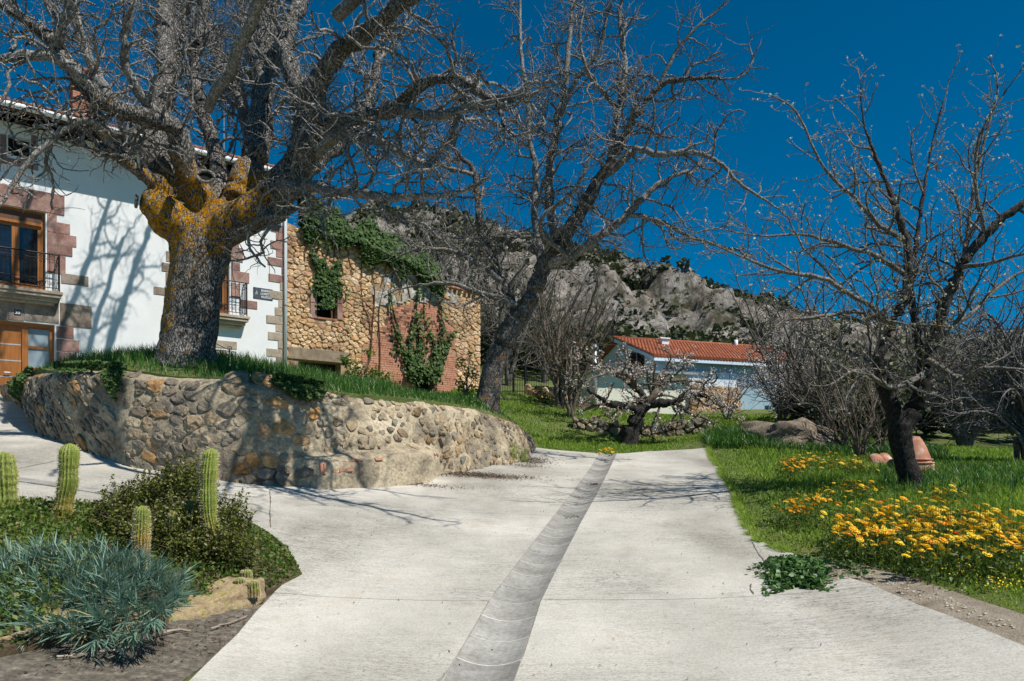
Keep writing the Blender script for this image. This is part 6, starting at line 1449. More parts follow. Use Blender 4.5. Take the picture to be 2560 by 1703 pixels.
def cactus(label, px, w, d, seed, age=0.0, ribs=17, group=None):
    r_ = random.Random(seed); pts = catmull([P(u, v, d) for u, v in px], 12)[::-1]   # bottom to top
    n = len(pts); R = w * d / F / 2; o = thing("cactus", label, "cactus", tuple(pts[0]), group); na = ribs * 6; vs = []; rib = []; fs = []; sp_ = []
    bn = [r_.uniform(.0, 6) for _ in range(4)]; H = sum((b - a).length for a, b in zip(pts[:-1], pts[1:])); s = 0
    m2 = 46; P2 = [pts[0].lerp(pts[0], 0)]
    arr = np.array([tuple(p) for p in pts]); tt = np.linspace(0, 1, m2); arr = np.stack([np.interp(tt, np.linspace(0, 1, n), arr[:, k]) for k in range(3)], 1)
    for j in range(m2):
        f = j / (m2 - 1); hh = f * H
        rad = R * (1 + .06 * math.sin(hh * 24 + bn[0]) + .055 * abs(math.sin(hh * 38 + bn[1])) + .035 * math.sin(hh * 95 + bn[2]) - .05 * (1 - f))
        top = (H - hh) / (R * 1.0)
        zz = arr[j].copy()
        if top < 1: rad *= math.sqrt(max(1 - (1 - top) ** 2.2, 0.0015))
        for i in range(na):
            a = 2 * math.pi * i / na; g = .5 + .5 * math.cos(a * ribs + .25 * math.sin(hh * 9)); k = rad * (.86 + .14 * g ** .7)
            vs.append((zz[0] + k * math.cos(a), zz[1] + k * math.sin(a), zz[2])); rib.append(g)
            if i % 6 == 0 and top > .12:
                for e in range(5): sp_.append((vs[-1], (math.cos(a + r_.uniform(-.8, .8)), math.sin(a + r_.uniform(-.8, .8)), r_.uniform(-.6, .8))))
    for j in range(m2 - 1):
        for i in range(na): fs.append((j * na + i, j * na + (i + 1) % na, (j + 1) * na + (i + 1) % na, (j + 1) * na + i))
    fs.append(tuple((m2 - 1) * na + i for i in range(na)))
    ob = mesh_obj("stem", vs, fs, MT['cactus'], o, True, {"rib": rib, "age": np.full(len(vs), age)})
    A = np.array([p for p, _ in sp_]); D = np.array([q for _, q in sp_])
    blades("spines", A, nr.uniform(.012, .024, len(A)) * (w / 40), .0022, MT['spine'], o, direc=D, curl=.1); return o
cactus("tall green column cactus cut by the left picture edge", [(8, 1130), (12, 1200), (16, 1275)], 52, 6.6, 1, -.25)
cactus("tall kinked column cactus with yellow base, left of the box shrub", [(175, 1108), (172, 1165), (170, 1210), (160, 1260), (154, 1312)], 43, 6.5, 2, .03)
cactus("tall column cactus with corky grey base, rising out of the box shrub", [(528, 1120), (522, 1180), (520, 1230), (523, 1290), (536, 1345), (548, 1420)], 39, 5.95, 3, .06)
cactus("short yellow fuzzy column cactus in front of the box shrub", [(355, 1264), (353, 1330), (352, 1380), (350, 1420)], 36, 5.3, 4, .34)
cactus("small pale green cactus nested in the box shrub", [(437, 1278), (435, 1305), (433, 1340)], 25, 5.95, 5, -.1, 13)
cactus("tiny cactus tip behind the small one in the box shrub", [(477, 1258), (476, 1275), (475, 1295)], 20, 6.1, 6, -.2, 12)
for k, (u, v, w_, lab) in enumerate([(615, 1425, 24, "rear of the low yellow cactus heads near the bed's right tip"), (598, 1445, 24, "left of the low yellow cactus heads near the bed's right tip"), (632, 1452, 26, "right of the low yellow cactus heads near the bed's right tip"), (435, 1440, 30, "low yellow cactus between the kerb stone and the yellow column")]):
    cactus(lab, [(u, v), (u + 2, v + 14), (u + 3, v + 40)], w_, G(u, v + 30, .11).y - .02, 10 + k, .2, 12)

# box shrub, blue-green plant, weeds
shrub = thing("box_shrub", "dense small-leaved dark green box shrub among the cacti", "shrub", tuple(P(420, 1400, 6.3)))
cc = np.array(P(430, 1325, 6.35)); pts = []; shd = []; rgp = random.Random(4); stems = MB()
lobes = [(np.array(P(u, v, d)), r) for u, v, d, r in [(350, 1270, 6.5, .26), (300, 1300, 6.4, .24), (420, 1250, 6.6, .26), (470, 1235, 6.6, .24), (560, 1310, 6.2, .22), (540, 1370, 6.0, .22), (450, 1330, 6.1, .28), (330, 1340, 6.2, .26), (380, 1360, 6.0, .24), (480, 1390, 5.85, .22), (580, 1390, 5.9, .18), (260, 1340, 6.3, .18), (455, 1205, 6.7, .15)]]
for c, r in lobes:
    N = int(3200 * (r / .24) ** 2); d = nr.normal(size=(N, 3)); d /= np.linalg.norm(d, axis=1, keepdims=True); q = c + d * r * nr.uniform(.5, 1.08, (N, 1)) * np.array([1, .9, .95]); pts.append(q); shd.append(np.clip(.42 + .25 * d[:, 2] + nr.normal(0, .2, N), 0, 1))  # leaf colour brightens upward, top light put into the colour
    for _ in range(int(22 * r / .24)):
        dv = nr.normal(size=3); dv[2] = abs(dv[2]); dv /= np.linalg.norm(dv); L = nr.uniform(.04, .13); k = 16; f = nr.uniform(0, 1, (k, 1)); tipd = dv * .4 + np.array([0, 0, .9])
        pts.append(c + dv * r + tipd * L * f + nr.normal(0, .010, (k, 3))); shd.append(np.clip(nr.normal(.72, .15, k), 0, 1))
    stems.tube([Vector(c) + Vector((0, 0, -r * 1.6)), Vector(c)], [.012, .006], 5)
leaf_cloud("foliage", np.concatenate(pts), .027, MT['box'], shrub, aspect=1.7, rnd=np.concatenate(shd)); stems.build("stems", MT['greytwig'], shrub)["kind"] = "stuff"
tw = []
for c, r in lobes:
    N = 110; d = nr.normal(size=(N, 3)); d /= np.linalg.norm(d, axis=1, keepdims=True); tw.append((c + d * r * .75, d))
blades("dead_twigs", np.concatenate([a for a, _ in tw]), .13, .004, MT['litter'], shrub, direc=np.concatenate([b for _, b in tw]), curl=.2)

bp = thing("blue_green_plant", "sprawling blue-green narrow-leaved plant spilling over the kerb, lower left", "plant", tuple(P(200, 1560, 4.7)))
A = []; D = []; Hh = []; Rn = []; SA = []; SD = []; SL = []
for k in range(300):
    u = nr.uniform(-70, 425); f = nr.uniform(0, 1); lim0 = np.interp(u, [-70, 60, 150, 250, 350, 430], [1450, 1425, 1408, 1405, 1440, 1490]); lim1 = np.interp(u, [-70, 100, 250, 350, 430], [1640, 1600, 1590, 1580, 1510]); v = lim0 + (lim1 - lim0) * f; dpt = 4.98 - .95 * f - nr.uniform(0, .1)
    c = np.array(P(u, v, dpt)); cu_ = 200
    out = np.array([(u - cu_) / 420 * 1.1 + nr.normal(0, .28), -.55 * f - .1 + nr.normal(0, .2), .85 - .75 * f + nr.normal(0, .15)]); out /= np.linalg.norm(out)
    Ls = nr.uniform(.10, .20); n = int(nr.integers(20, 30)); s = np.sort(nr.uniform(0.05, 1, n)) ** .8
    ax = np.cross(out, nr.normal(size=(n, 3))); ax /= np.linalg.norm(ax, axis=1, keepdims=True); spread = (1.15 - .75 * s)[:, None]
    A.append(c + out * (s * Ls)[:, None]); D.append(out + ax * spread); Hh.append(nr.uniform(.075, .14, n)); Rn.append(np.clip(nr.normal(.55, .2, n) + .1 * s - (nr.random(n) < .03) * -.6, 0, 1))
    SA.append(c - out * .28); SD.append(out); SL.append(.44)
A = np.concatenate(A); D = np.concatenate(D)
blades("leaves", A, np.concatenate(Hh), .0078, MT['blueleaf'], bp, direc=D, rnd=np.concatenate(Rn), curl=.35)
blades("stems", np.array(SA), np.array(SL), .008, MT['litter'], bp, direc=np.array(SD), curl=.1)
A = []; D = []
for u in range(-20, 410, 6):
    for k in range(3): c = np.array(P(u + nr.uniform(-6, 6), 1585 + nr.uniform(-25, 12) - .12 * max(0, u - 150), 4.1)); A.append(c); D.append(np.array([nr.normal(0, .4), -.25 + nr.normal(0, .15), -.9]))
blades("hanging_stems", np.array(A), nr.uniform(.08, .2, len(A)), .005, MT['litter'], bp, direc=np.array(D), curl=.2)

def scatter(poly, n, r_=nr):
    xs_ = [p[0] for p in poly]; ys_ = [p[1] for p in poly]; x = r_.uniform(min(xs_), max(xs_), n); y = r_.uniform(min(ys_), max(ys_), n); k = in_poly(x, y, poly); return x[k], y[k]
x, y = scatter(bed_poly, 40000); e = seg_dist(x, y, bed_poly + [bed_poly[0]]); dn = np.array([noise.noise(Vector((a * 2.2, b * 2.2, 1))) for a, b in zip(x, y)]); k = (dn + .3 * (x / y < -.55) + .45 * (y > 5.2) > -.08) & (e > .0); x, y = x[k], y[k]
stuff(leaf_cloud("bed_weeds", np.stack([x, y, bedz(x, y) + nr.uniform(.0, .10, len(x)) * np.clip(seg_dist(x, y, bed_poly + [bed_poly[0]]) * 4, .15, 1)], 1), .034, MT['weed'], None, aspect=1.5), "low mixed green weeds covering the cactus bed", "weeds")
x, y = scatter(bed_poly, 9000); k = (seg_dist(x, y, bed_poly + [bed_poly[0]]) > .06) & (np.array([noise.noise(Vector((a * 1.7, b * 1.7, 8))) for a, b in zip(x, y)]) > .1) & (x / y < -.555) & (y > 4.9); x, y = x[k], y[k]
stuff(blades("bed_grass", np.stack([x, y, bedz(x, y)], 1), nr.uniform(.06, .17, len(x)), .006, MT['grass'], None, .5), "loose grass tufts growing in the cactus bed", "grass")

# ------------------------------------------------------------------ grass
def density_keep(x, y, d0, p=1.4): d = np.hypot(x, y); return nr.random(len(x)) < np.clip((d0 / d) ** p, 0, 1)
rc = [xy(p) for p in right_edge]
lawn = rc[:11] + [xy(G(1985, 1398)), xy(G(2090, 1425)), xy(G(2230, 1450)), xy(G(2350, 1490)), xy(G(2460, 1530)), xy(G(2570, 1570)), (5.6, 3.4), (9, 5), (13, 12), (14, 21), (9, 22.3), (5.6, 22.4), (4.9, 19.0)]
verge_r = [xy(G(2010, 1392)), xy(G(2150, 1415)), xy(G(2300, 1455)), xy(G(2450, 1510)), xy(G(2600, 1560)), (6, 3), (5.0, 1.5), (4.65, 2.4)] + rc[::-1][:6]
struct(sheet("dirt_verge", verge_r, lambda x, y: gz(x, y) + .018, MT['dirt'], .15, .06))
def nz(x, y, s, o): return np.array([noise.noise(Vector((a * s, b * s, o))) for a, b in zip(x, y)])
x, y = scatter(lawn, 345000); k = density_keep(x, y, 7.0, 1.7); x, y = x[k], y[k]
e = seg_dist(x, y, rc); tall = np.clip((e - .2) / 1.2, 0, 1); n1 = nz(x, y, .8, 2); rgt = np.clip((x - 3.2) / 2, 0, 1)
h = (.03 + .045 * tall + .11 * tall * rgt + .05 * np.clip(n1, 0, 1) * tall) * nr.uniform(.6, 1.4, len(x)); h = np.minimum(h, .17)
nearedge = seg_dist(x, y, [xy(G(1985, 1398)), xy(G(2090, 1425)), xy(G(2230, 1450)), xy(G(2350, 1490)), xy(G(2460, 1530)), xy(G(2570, 1570))]); h *= np.clip(.3 + nearedge * .8, 0, 1); dry = .35 * np.clip(1 - nearedge * 1.3, 0, 1)
d_ = np.hypot(x, y); w_ = .0045 + .0009 * d_
stuff(blades("lawn_grass", np.stack([x, y, gz(x, y) + .0], 1), h, w_, MT['grass'], None, .5, rnd=np.clip(nr.beta(2, 2.5, len(x)) * .9 + dry + .26 * n1 + .12 * nz(x, y, 3.0, 5), 0, 1)), "bright green spring grass of the right-hand lawn", "grass"); print("lawn", len(x))
qx = []; 
for (xa, ya), (xb, yb) in zip(rc[:-1], rc[1:]):
    for _ in range(int(520 * math.hypot(xb - xa, yb - ya))): f = rng.random(); qx.append((xa + (xb - xa) * f + abs(rng.gauss(0, .05)) - .02, ya + (yb - ya) * f + rng.gauss(0, .04)))
qx = np.array(qx); qx = qx[(qx[:, 1] > 7.2)]; nn_ = nz(qx[:, 0], qx[:, 1], 4, 3); qx = qx[nn_ > -.25]
dq = np.stack([nr.normal(-.5, .5, len(qx)), nr.normal(-.1, .4, len(qx)), nr.uniform(.5, 1, len(qx))], 1)
stuff(blades("edge_grass", np.stack([qx[:, 0], qx[:, 1], gz(qx[:, 0], qx[:, 1]) + .03], 1), nr.uniform(.05, .14, len(qx)), .009, MT['grass'], None, direc=dq), "grass fringe leaning over the concrete's right edge", "grass")
x, y = scatter(lawn, 60000); k = density_keep(x, y, 6.5, 1.6) & (nz(x, y, 1.6, 12) > .12); x, y = x[k], y[k]
stuff(leaf_cloud("lawn_weeds", np.stack([x, y, gz(x, y) + nr.uniform(.01, .09, len(x))], 1), .035, MT['weed'], None, aspect=1.4, up=1.0), "broad-leaved weeds in patches through the right-hand lawn", "weeds")
def region(px): return [xy(G(u, v)) for u, v in px]
# long dark grass left of the outcrop and behind the quince
x, y = scatter([(4.8, 18.2), (9.5, 16.0), (10.5, 18.5), (8, 20.5), (5.2, 20.3)], 26000); x, y = x, y
stuff(blades("tall_grass", np.stack([x, y, gz(x, y)], 1), nr.uniform(.15, .38, len(x)), .018, MT['grass2'], None, .4), "long darker grass round the rock outcrop", "grass")
x, y = scatter([(5.2, 10.4), (11, 9.0), (12, 13.5), (6.4, 13.2)], 9000)
stuff(blades("tall_grass", np.stack([x, y, gz(x, y)], 1), nr.uniform(.15, .36, len(x)), .014, MT['grass2'], None, .5), "long broad-bladed grass under the quince and fig", "grass")
# verge beyond the crest, bank and terraces
bank = [(0.9, 18.75), (2.0, 18.55), (3.1, 18.5), (4.6, 18.7), (6.5, 21.5), (13, 23), (16, 36), (10, 41), (4.0, 41), (0.5, 34), (-2.2, 33.5), (-2.4, 24), (0.7, 20.2)]
x, y = scatter(bank, 190000); k = density_keep(x, y, 19, 1.6); x, y = x[k], y[k]; n1 = nz(x, y, .5, 4); d_ = np.hypot(x, y)
k = nr.random(len(x)) < np.clip(.95 + 1.0 * n1, .25, 1); x, y, n1, d_ = x[k], y[k], n1[k], d_[k]
h = (.07 + .07 * np.clip(n1 + .3, 0, 1)) * nr.uniform(.6, 1.4, len(x)); h = np.where(y < 20, h * .75, h)
stuff(blades("bank_grass", np.stack([x, y, gz(x, y)], 1), h, .006 + .0007 * d_, MT['grass'], None, .6, rnd=np.clip(nr.beta(2, 2.6, len(x)) * .85 + .15 * n1, 0, 1)), "short grass on the bank and terraces below the blue house", "grass"); print("bank", len(x))
# mound
x, y = scatter(mound_poly, 76000); k = density_keep(x, y, 12.5, 1.3); x, y = x[k], y[k]; e = seg_dist(x, y, [(p[0], p[1]) for p in mound_poly[:18]]); n1 = nz(x, y, 1.1, 6)
k = (y < 17.5) & (np.hypot(x - base1.x, y - base1.y) > .38); x, y, e, n1 = x[k], y[k], e[k], n1[k]
h = (.10 + .16 * np.clip(e / .5, 0, 1) + .07 * n1) * nr.uniform(.6, 1.35, len(x)); h = np.where(x > -2.3, h * .62, h)
stuff(blades("mound_grass", np.stack([x, y, _m(x, y) - .02], 1), np.clip(h, .05, .5), .011, MT['grass2'], None, .38), "tall dark green grass covering the walled mound", "grass"); print("mound", len(x))

# ivy and climbers
def ivy(name, label, pts, nrm, size, mat=MT['ivy'], stems=None, parent=None, cat="ivy", base=None, flat=.55):
    pts = np.asarray(pts); o = thing(name, label, cat, tuple(base if base is not None else pts[np.argmin(pts[:, 2])]))
    leaf_cloud("foliage", pts, size, mat, o, flat=flat, nrm=np.broadcast_to(nrm, pts.shape), aspect=1.15)
    if stems is not None: stems.build("stems", MT['darkwood'] if mat is MT['ivy'] else MT['greytwig'], o)["kind"] = "stuff"
    return o
nf = np.array(N2)
pts = []
for k in range(30000):
    t = nr.uniform(ft(752), ft(1100)); f = (t - ft(752)) / (ft(1100) - ft(752)); base_ = rtop(t); thick = .75 + .25 * math.sin(t * 2.1) + .25 * math.sin(t * 4.7 + 1); off = np.interp(f, [0, .15, .3, .8, 1], [.75, .62, .35, .25, .1])
    z = base_ + off + nr.normal(0, thick * .42); lo = base_ - .55 - .25 * math.sin(t * 3.3); hi = base_ + off + thick * .9
    if z < lo or z > hi: continue
    pts.append(fw(t, z, .12 + .32 * max(0, 1 - abs(z - base_ - off * .5) / 1.1) * nr.uniform(.3, 1) - (.5 * nr.random() if z > base_ + .1 else 0)))
st = MB()
for k in range(14):
    t = ft(760 + k * 24); q = [fw(t, rtop(t) - 1.2, .06)]; q.append(fw(t + .2 * math.sin(k), rtop(t) - .5, .07)); q.append(fw(t + .25 * math.sin(k), rtop(t) + .2, .1)); st.tube(q, .02, 5)
ivy("ivy", "thick evergreen ivy hanging over the ruin's sloping top", pts, nf, .15, stems=st)
pts = []; st = MB()
for (u0, v0, u1, v1, w_, n) in [(818, 742, 818, 680, 20, 900), (800, 690, 775, 635, 5, 160), (810, 680, 800, 650, 6, 140), (835, 690, 842, 655, 6, 150), (812, 775, 818, 745, 12, 260)]:
    for k in range(n):
        f = nr.random(); u = u0 + (u1 - u0) * f + nr.normal(0, w_ * (1 - .4 * f)); v = v0 + (v1 - v0) * f; pts.append(fw(ft(u), fz(u, v), .06 + nr.uniform(0, .14)))
    st.tube([fw(ft(u0), fz(u0, v0), .05), fw(ft(u1), fz(u1, v1), .05)], .015, 4)
ivy("ivy", "ivy hanging over the ruin's small window", pts, nf, .13, stems=st)
pts = []; st = MB(); stems_px = [[(1035, 955), (1020, 900), (995, 850), (985, 820), (972, 760), (978, 700)], [(1035, 955), (1022, 890), (1022, 840), (1030, 800), (1046, 785)], [(1040, 950), (1050, 880), (1042, 820), (1040, 740), (1048, 690)], [(1075, 950), (1085, 900), (1078, 850), (1060, 800), (1058, 730)], [(1080, 940), (1090, 880), (1104, 830), (1100, 770), (1098, 730)], [(1085, 920), (1110, 870), (1125, 840), (1132, 830)], [(1035, 930), (1000, 880), (975, 870)], [(1040, 955), (1035, 900), (1045, 860), (1060, 830)],
    [(905, 960), (925, 880), (920, 800), (905, 760), (900, 690)], [(945, 960), (948, 880), (945, 800), (950, 750), (965, 700)], [(925, 870), (930, 800), (935, 740), (930, 690)], [(1000, 840), (985, 790), (975, 740), (977, 690)]]
for k, sp_ in enumerate(stems_px):
    q = [fw(ft(u), fz(u, v), .07) for u, v in sp_]; st.tube(catmull(q, 4), [.035 - .024 * i / (len(q) * 4 - 4) for i in range((len(q) - 1) * 4 + 1)], 5)
    if k < 8:
        for _ in range(170 if k not in (6,) else 80):
            f = nr.beta(1, 1.9) * (len(sp_) - 1); i = int(f); i = min(i, len(sp_) - 2); u = sp_[i][0] + (sp_[i + 1][0] - sp_[i][0]) * (f - i); v = sp_[i][1] + (sp_[i + 1][1] - sp_[i][1]) * (f - i); w_ = np.interp(v, [740, 850, 920, 960], [2.0, 5, 9, 12]); u += nr.normal(0, w_); pts.append(fw(ft(u), fz(u, v + nr.normal(0, 5)), .08 + nr.uniform(0, .22)))
for _ in range(600): u = nr.uniform(1012, 1095); v = 930 + nr.normal(0, 13); pts.append(fw(ft(u), fz(u, v), .1 + nr.uniform(0, .3)))
ivy("ivy", "ivy climbing the brick infill on bare twisting stems", pts, nf, .125, stems=st)
# leafy shrubs before the ruin
def leafy(name, label, px, d, mat, size, n, seed):
    r_ = random.Random(seed); b = P(*px[0], d); o = thing(name, label, "shrub", tuple(b)); pts = []; st = MB()
    for (u, v, r) in px[1:]:
        c = np.array(P(u, v, d + r_.uniform(-.3, .3))); R = r * d / F; k = int(n * (r / 30) ** 2); q = nr.normal(size=(k, 3)); q /= np.linalg.norm(q, axis=1, keepdims=True); pts.append(c + q * R * nr.uniform(.3, 1.1, (k, 1))); st.tube([b, (b + Vector(c)) / 2 + Vector((r_.uniform(-.1, .1), 0, .1)), Vector(c)], [.02, .014, .006], 5)
    leaf_cloud("foliage", np.concatenate(pts), size, mat, o); st.build("stems", MT['greytwig'], o)["kind"] = "stuff"; return o
leafy("leafy_shrub", "light green leafy shrub before the ruin's brick infill", [(920, 1000), (862, 905, 18), (890, 930, 26), (930, 940, 30), (965, 950, 22), (900, 965, 26), (945, 970, 28), (925, 880, 14), (980, 965, 14), (875, 945, 18)], 15.5, MT['lightleaf'], .075, 190, 1)
leafy("leafy_shrub", "thin leafy shrub at the ruin's right corner", [(1165, 1020), (1150, 905, 14), (1172, 930, 20), (1150, 960, 20), (1180, 975, 20), (1160, 990, 20), (1190, 940, 10), (1176, 885, 8)], 17.6, MT['lightleaf'], .075, 170, 2)
leafy("leafy_shrub", "dark rounded evergreen bush at the leaning walnut's foot", [(1190, 1030), (1180, 1008, 20), (1200, 1015, 16), (1160, 1010, 18), (1215, 1025, 10)], 16.0, MT['grass2'], .05, 700, 3)
leafy("leafy_shrub", "dark green rounded bush on the bank before the gate", [(1360, 1040), (1350, 990, 26), (1380, 1000, 26), (1365, 1020, 26), (1345, 1020, 20), (1405, 1010, 16)], 27.0, MT['box'], .07, 620, 4)
leafy("leafy_shrub", "bright green low bush in front of the annex porch", [(1440, 1035), (1420, 1015, 14), (1438, 1005, 12), (1418, 1035, 10)], 33.0, MT['lightleaf'], .08, 500, 5)
# ivy on the retaining wall
def wall_ivy(label, s0, s1, h0, h1, n):
    pts = []
    for _ in range(n):
        s = nr.uniform(s0, s1); f = nr.random(); H = WH(s); e = 1 - abs((s - (s0 + s1) / 2) / ((s1 - s0) / 2)) ** 2
        h = H + h1 - (h1 - h0) * f ** 1.6 * (.45 + .55 * e) ; pts.append(W3(s, min(h, H), .06 + nr.uniform(0, .08)) + np.array([0, 0, max(0, h - H)]))
    ivy("ivy", label, pts, np.array([.4, -.8, .3]), .05, parent=None, flat=.4)
wall_ivy("ivy trailing down the retaining wall's far left end near the door", s_of_u(84) - 4.5, s_of_u(100), -.55, .1, 2300)
wall_ivy("narrow ivy strand hanging below the mound grass, left half of the wall", s_of_u(318), s_of_u(352), -.55, .08, 700)
wall_ivy("ivy patch trailing over the wall top below the white downpipe", s_of_u(690), s_of_u(810), -.30, .10, 2200)
wall_ivy("thin ivy fringe along the wall top left of the walnut", s_of_u(200), s_of_u(310), -.12, .10, 800)
for u, h_, lab in [(1280, .25, "grass tuft rooted in the wall face near its right end"), (1300, .05, "grass tuft at the wall foot by the crest")]:
    s = s_of_u(u); c = W3(s, h_, .05); stuff_ = tag(blades("wall_tuft", np.array(c) + nr.normal(0, .05, (160, 3)) * np.array([1, 1, 2]), .12, .008, MT['grass'], None, .8), lab, "grass tuft")

# ------------------------------------------------------------------ marigolds
def flower_mesh(mat, n=13):
    vs = []; fs = []
    for ring, (r, h, w_) in enumerate(((.026, .004, .0075), (.018, .009, .006))):
        for i in range(n):
            a = 2 * math.pi * (i + .5 * ring) / n; ca, sa = math.cos(a), math.sin(a); b = len(vs)
            vs += [(.004 * ca, .004 * sa, .002), (r * .75 * ca - w_ * sa * .5, r * .75 * sa + w_ * ca * .5, h), (r * ca, r * sa, h * .9), (r * .75 * ca + w_ * sa * .5, r * .75 * sa - w_ * ca * .5, h)]; fs.append((b, b + 3, b + 2, b + 1))
    b = len(vs); vs.append((0, 0, .011)); k = 8
    for i in range(k): a = 2 * math.pi * i / k; vs.append((.009 * math.cos(a), .009 * math.sin(a), .006))
    for i in range(k): fs.append((b, b + 1 + i, b + 1 + (i + 1) % k))
    me = bpy.data.meshes.new("flower"); me.from_pydata(vs, [], fs); me.materials.append(mat); return me
FM = [flower_mesh(MT['petal_y']), flower_mesh(MT['petal_a']), flower_mesh(MT['petal_o'])]
rf = random.Random(77)
def marigolds(label, poly, n, wts, hgt=.26, size=1.5, fol=1.0):
    us = [p[0] for p in poly]; vs_ = [p[1] for p in poly]; cu_ = sum(us) / len(us); g0 = G(cu_, max(vs_)); o = thing("marigold_clump", label, "flowers", tuple(g0)); pts = []; tries = 0; fl = []
    while len(fl) < n and tries < n * 60:
        tries += 1; u = rf.uniform(min(us), max(us)); v = rf.uniform(min(vs_), max(vs_))
        if not in_poly(np.array([u]), np.array([v]), poly)[0]: continue
        if any((u - a) ** 2 + ((v - b) * 2.2) ** 2 < 60 for a, b in pts): continue
        pts.append((u, v)); p = G(u, v, hgt); fl.append(p)
    stm = []; EX = MB(); me0 = FM[0]; fv = [v.co.copy() for v in me0.vertices]; ff = [tuple(f.vertices) for f in me0.polygons]
    for p in fl:                                    # further heads of the same clump, too many to part one by one
        for _ in range(2):
            e = Vector((p.x + rf.gauss(0, .10), p.y + rf.gauss(0, .16), 0)); e.z = gz1(e.x, e.y) + hgt * rf.uniform(.6, 1.1); R_ = Matrix.Translation(e) @ Matrix.Rotation(rf.gauss(.1, .4), 4, 'X') @ Matrix.Rotation(rf.gauss(.2, .4), 4, 'Y') @ Matrix.Scale(size * rf.uniform(.5, 1.05), 4)
            EX.add([R_ @ v for v in fv], ff); stm.append((e.x, e.y, gz1(e.x, e.y), e.z - gz1(e.x, e.y)))
    EX.build("further_flowers", MT['petal_a' if wts[1] > .5 else 'petal_y'], o)["kind"] = "stuff"
    for p in fl:
        z = p.z + hgt * rf.uniform(.8, 1.2); ob = link_mesh("flower", FM[rf.choices((0, 1, 2), wts)[0]], None, o); s = size * rf.uniform(.65, 1.3)
        ob.matrix_basis = Matrix.Translation((p.x, p.y, z)) @ Matrix.Rotation(rf.gauss(.1, .25), 4, 'X') @ Matrix.Rotation(rf.gauss(.2, .25), 4, 'Y') @ Matrix.Rotation(rf.uniform(0, 6), 4, 'Z') @ Matrix.Scale(s, 4); stm.append((p.x, p.y, p.z - .02, z - p.z))
    A = np.array([q[:3] for q in stm]); Hs = np.array([q[3] for q in stm])
    B = np.repeat(A, int(16 * fol), 0); B = B + np.stack([nr.normal(0, .07, len(B)), nr.normal(0, .07, len(B)), nr.uniform(0, hgt * .92, len(B))], 1); leaf_cloud("foliage", B, .05, MT['weed'], o, aspect=3.0, up=.0)
    blades("stalks", A, Hs * 1.9, .005, MT['weed'], o, .05, curl=.02)["kind"] = "stuff"; return o
marigolds("dense marigold clump with orange heads, left end of the large flower bed", [(2075, 1272), (2160, 1258), (2255, 1262), (2255, 1345), (2160, 1345), (2080, 1335)], 68, (.45, .35, .2), .29, 1.6)
marigolds("dense yellow marigold clump in the middle of the large flower bed", [(2255, 1250), (2390, 1255), (2395, 1360), (2330, 1380), (2255, 1345)], 68, (.62, .3, .08), .29, 1.6)
marigolds("yellow marigold clump at the right end of the large flower bed", [(2390, 1258), (2480, 1268), (2570, 1300), (2570, 1370), (2480, 1372), (2390, 1362)], 66, (.62, .34, .04), .29, 1.6)
marigolds("small amber marigold clump left of the large flower bed", [(1950, 1240), (2060, 1236), (2060, 1275), (1960, 1282)], 20, (.3, .65, .05))
marigolds("compact marigold clump, leftmost of the row farther back", [(1952, 1150), (1985, 1140), (2020, 1150), (2020, 1172), (1955, 1172)], 22, (.4, .55, .05), .2)
marigolds("straggling yellow marigolds farther back, left of the terracotta tiles", [(2010, 1132), (2060, 1130), (2180, 1150), (2185, 1168), (2100, 1165), (2020, 1148)], 34, (.75, .25, 0), .2)
marigolds("thin line of marigolds between the far and the large clumps", [(2050, 1215), (2110, 1202), (2190, 1205), (2190, 1218), (2060, 1232)], 16, (.5, .5, 0), .24)
marigolds("few scattered orange marigolds right of the quince trunk", [(2315, 1212), (2400, 1212), (2400, 1238), (2320, 1228)], 8, (.3, .5, .2), .2)
marigolds("little yellow flower clump at the road's crest before the cherry", [(1500, 1122), (1530, 1119), (1532, 1130), (1500, 1131)], 8, (.8, .2, 0), .12, 1.6, .4)
x, y = scatter([xy(G(2280, 1400)), xy(G(2560, 1400)), xy(G(2600, 1510)), xy(G(2480, 1500)), xy(G(2330, 1450))], 900)
stuff(leaf_cloud("tiny_flowers", np.stack([x, y, gz(x, y) + nr.uniform(.03, .12, len(x))], 1), .014, MT['petal_y'], None, aspect=1), "sprinkle of tiny yellow flowers in the grass by the dirt edge", "flowers")
# mallow, leaf litter, sticks
mal = thing("mallow", "dark green round-leaved mallow sprawling on the concrete's edge", "plant", tuple(G(1995, 1450))); A = []
for _ in range(2100):
    u = nr.normal(1990, 38); v = nr.uniform(1402, 1452) + abs(u - 1990) * .12
    if 1905 < u < 2110: p = G(u, min(v, 1458)) if False else P(u, v, 7.1 - (v - 1400) * .022); A.append(p)
A = np.array([tuple(p) for p in A]); gzv = gz(A[:, 0], A[:, 1]); A[:, 2] = gzv + .04 + nr.uniform(0, .12, len(A)) * np.clip(1 - (np.hypot(A[:, 0] - A[:, 0].mean(), (A[:, 1] - A[:, 1].mean()) * .8) / .5) ** 2, .12, 1)
leaf_cloud("foliage", A, .05, MT['mallow'], mal, aspect=1.05, up=1.0)
struct(sheet("dirt_patch", [xy(G(u, v)) for u, v in [(1925, 1440), (1960, 1452), (2005, 1470), (2060, 1482), (2090, 1470), (2105, 1448), (2075, 1430), (1990, 1415), (1930, 1420)]], lambda x, y: gz(x, y) + ROADZ + .004, MT['dirt'], .12, .03))
RA = []
for (u, v) in [(1900, 1435), (2120, 1440), (2105, 1425), (2140, 1455), (1915, 1455), (1960, 1468)]:
    g = G(u, v)
    for _ in range(34): RA.append((g.x + nr.normal(0, .05), g.y + nr.normal(0, .04), g.z + .055 + nr.uniform(0, .035)))
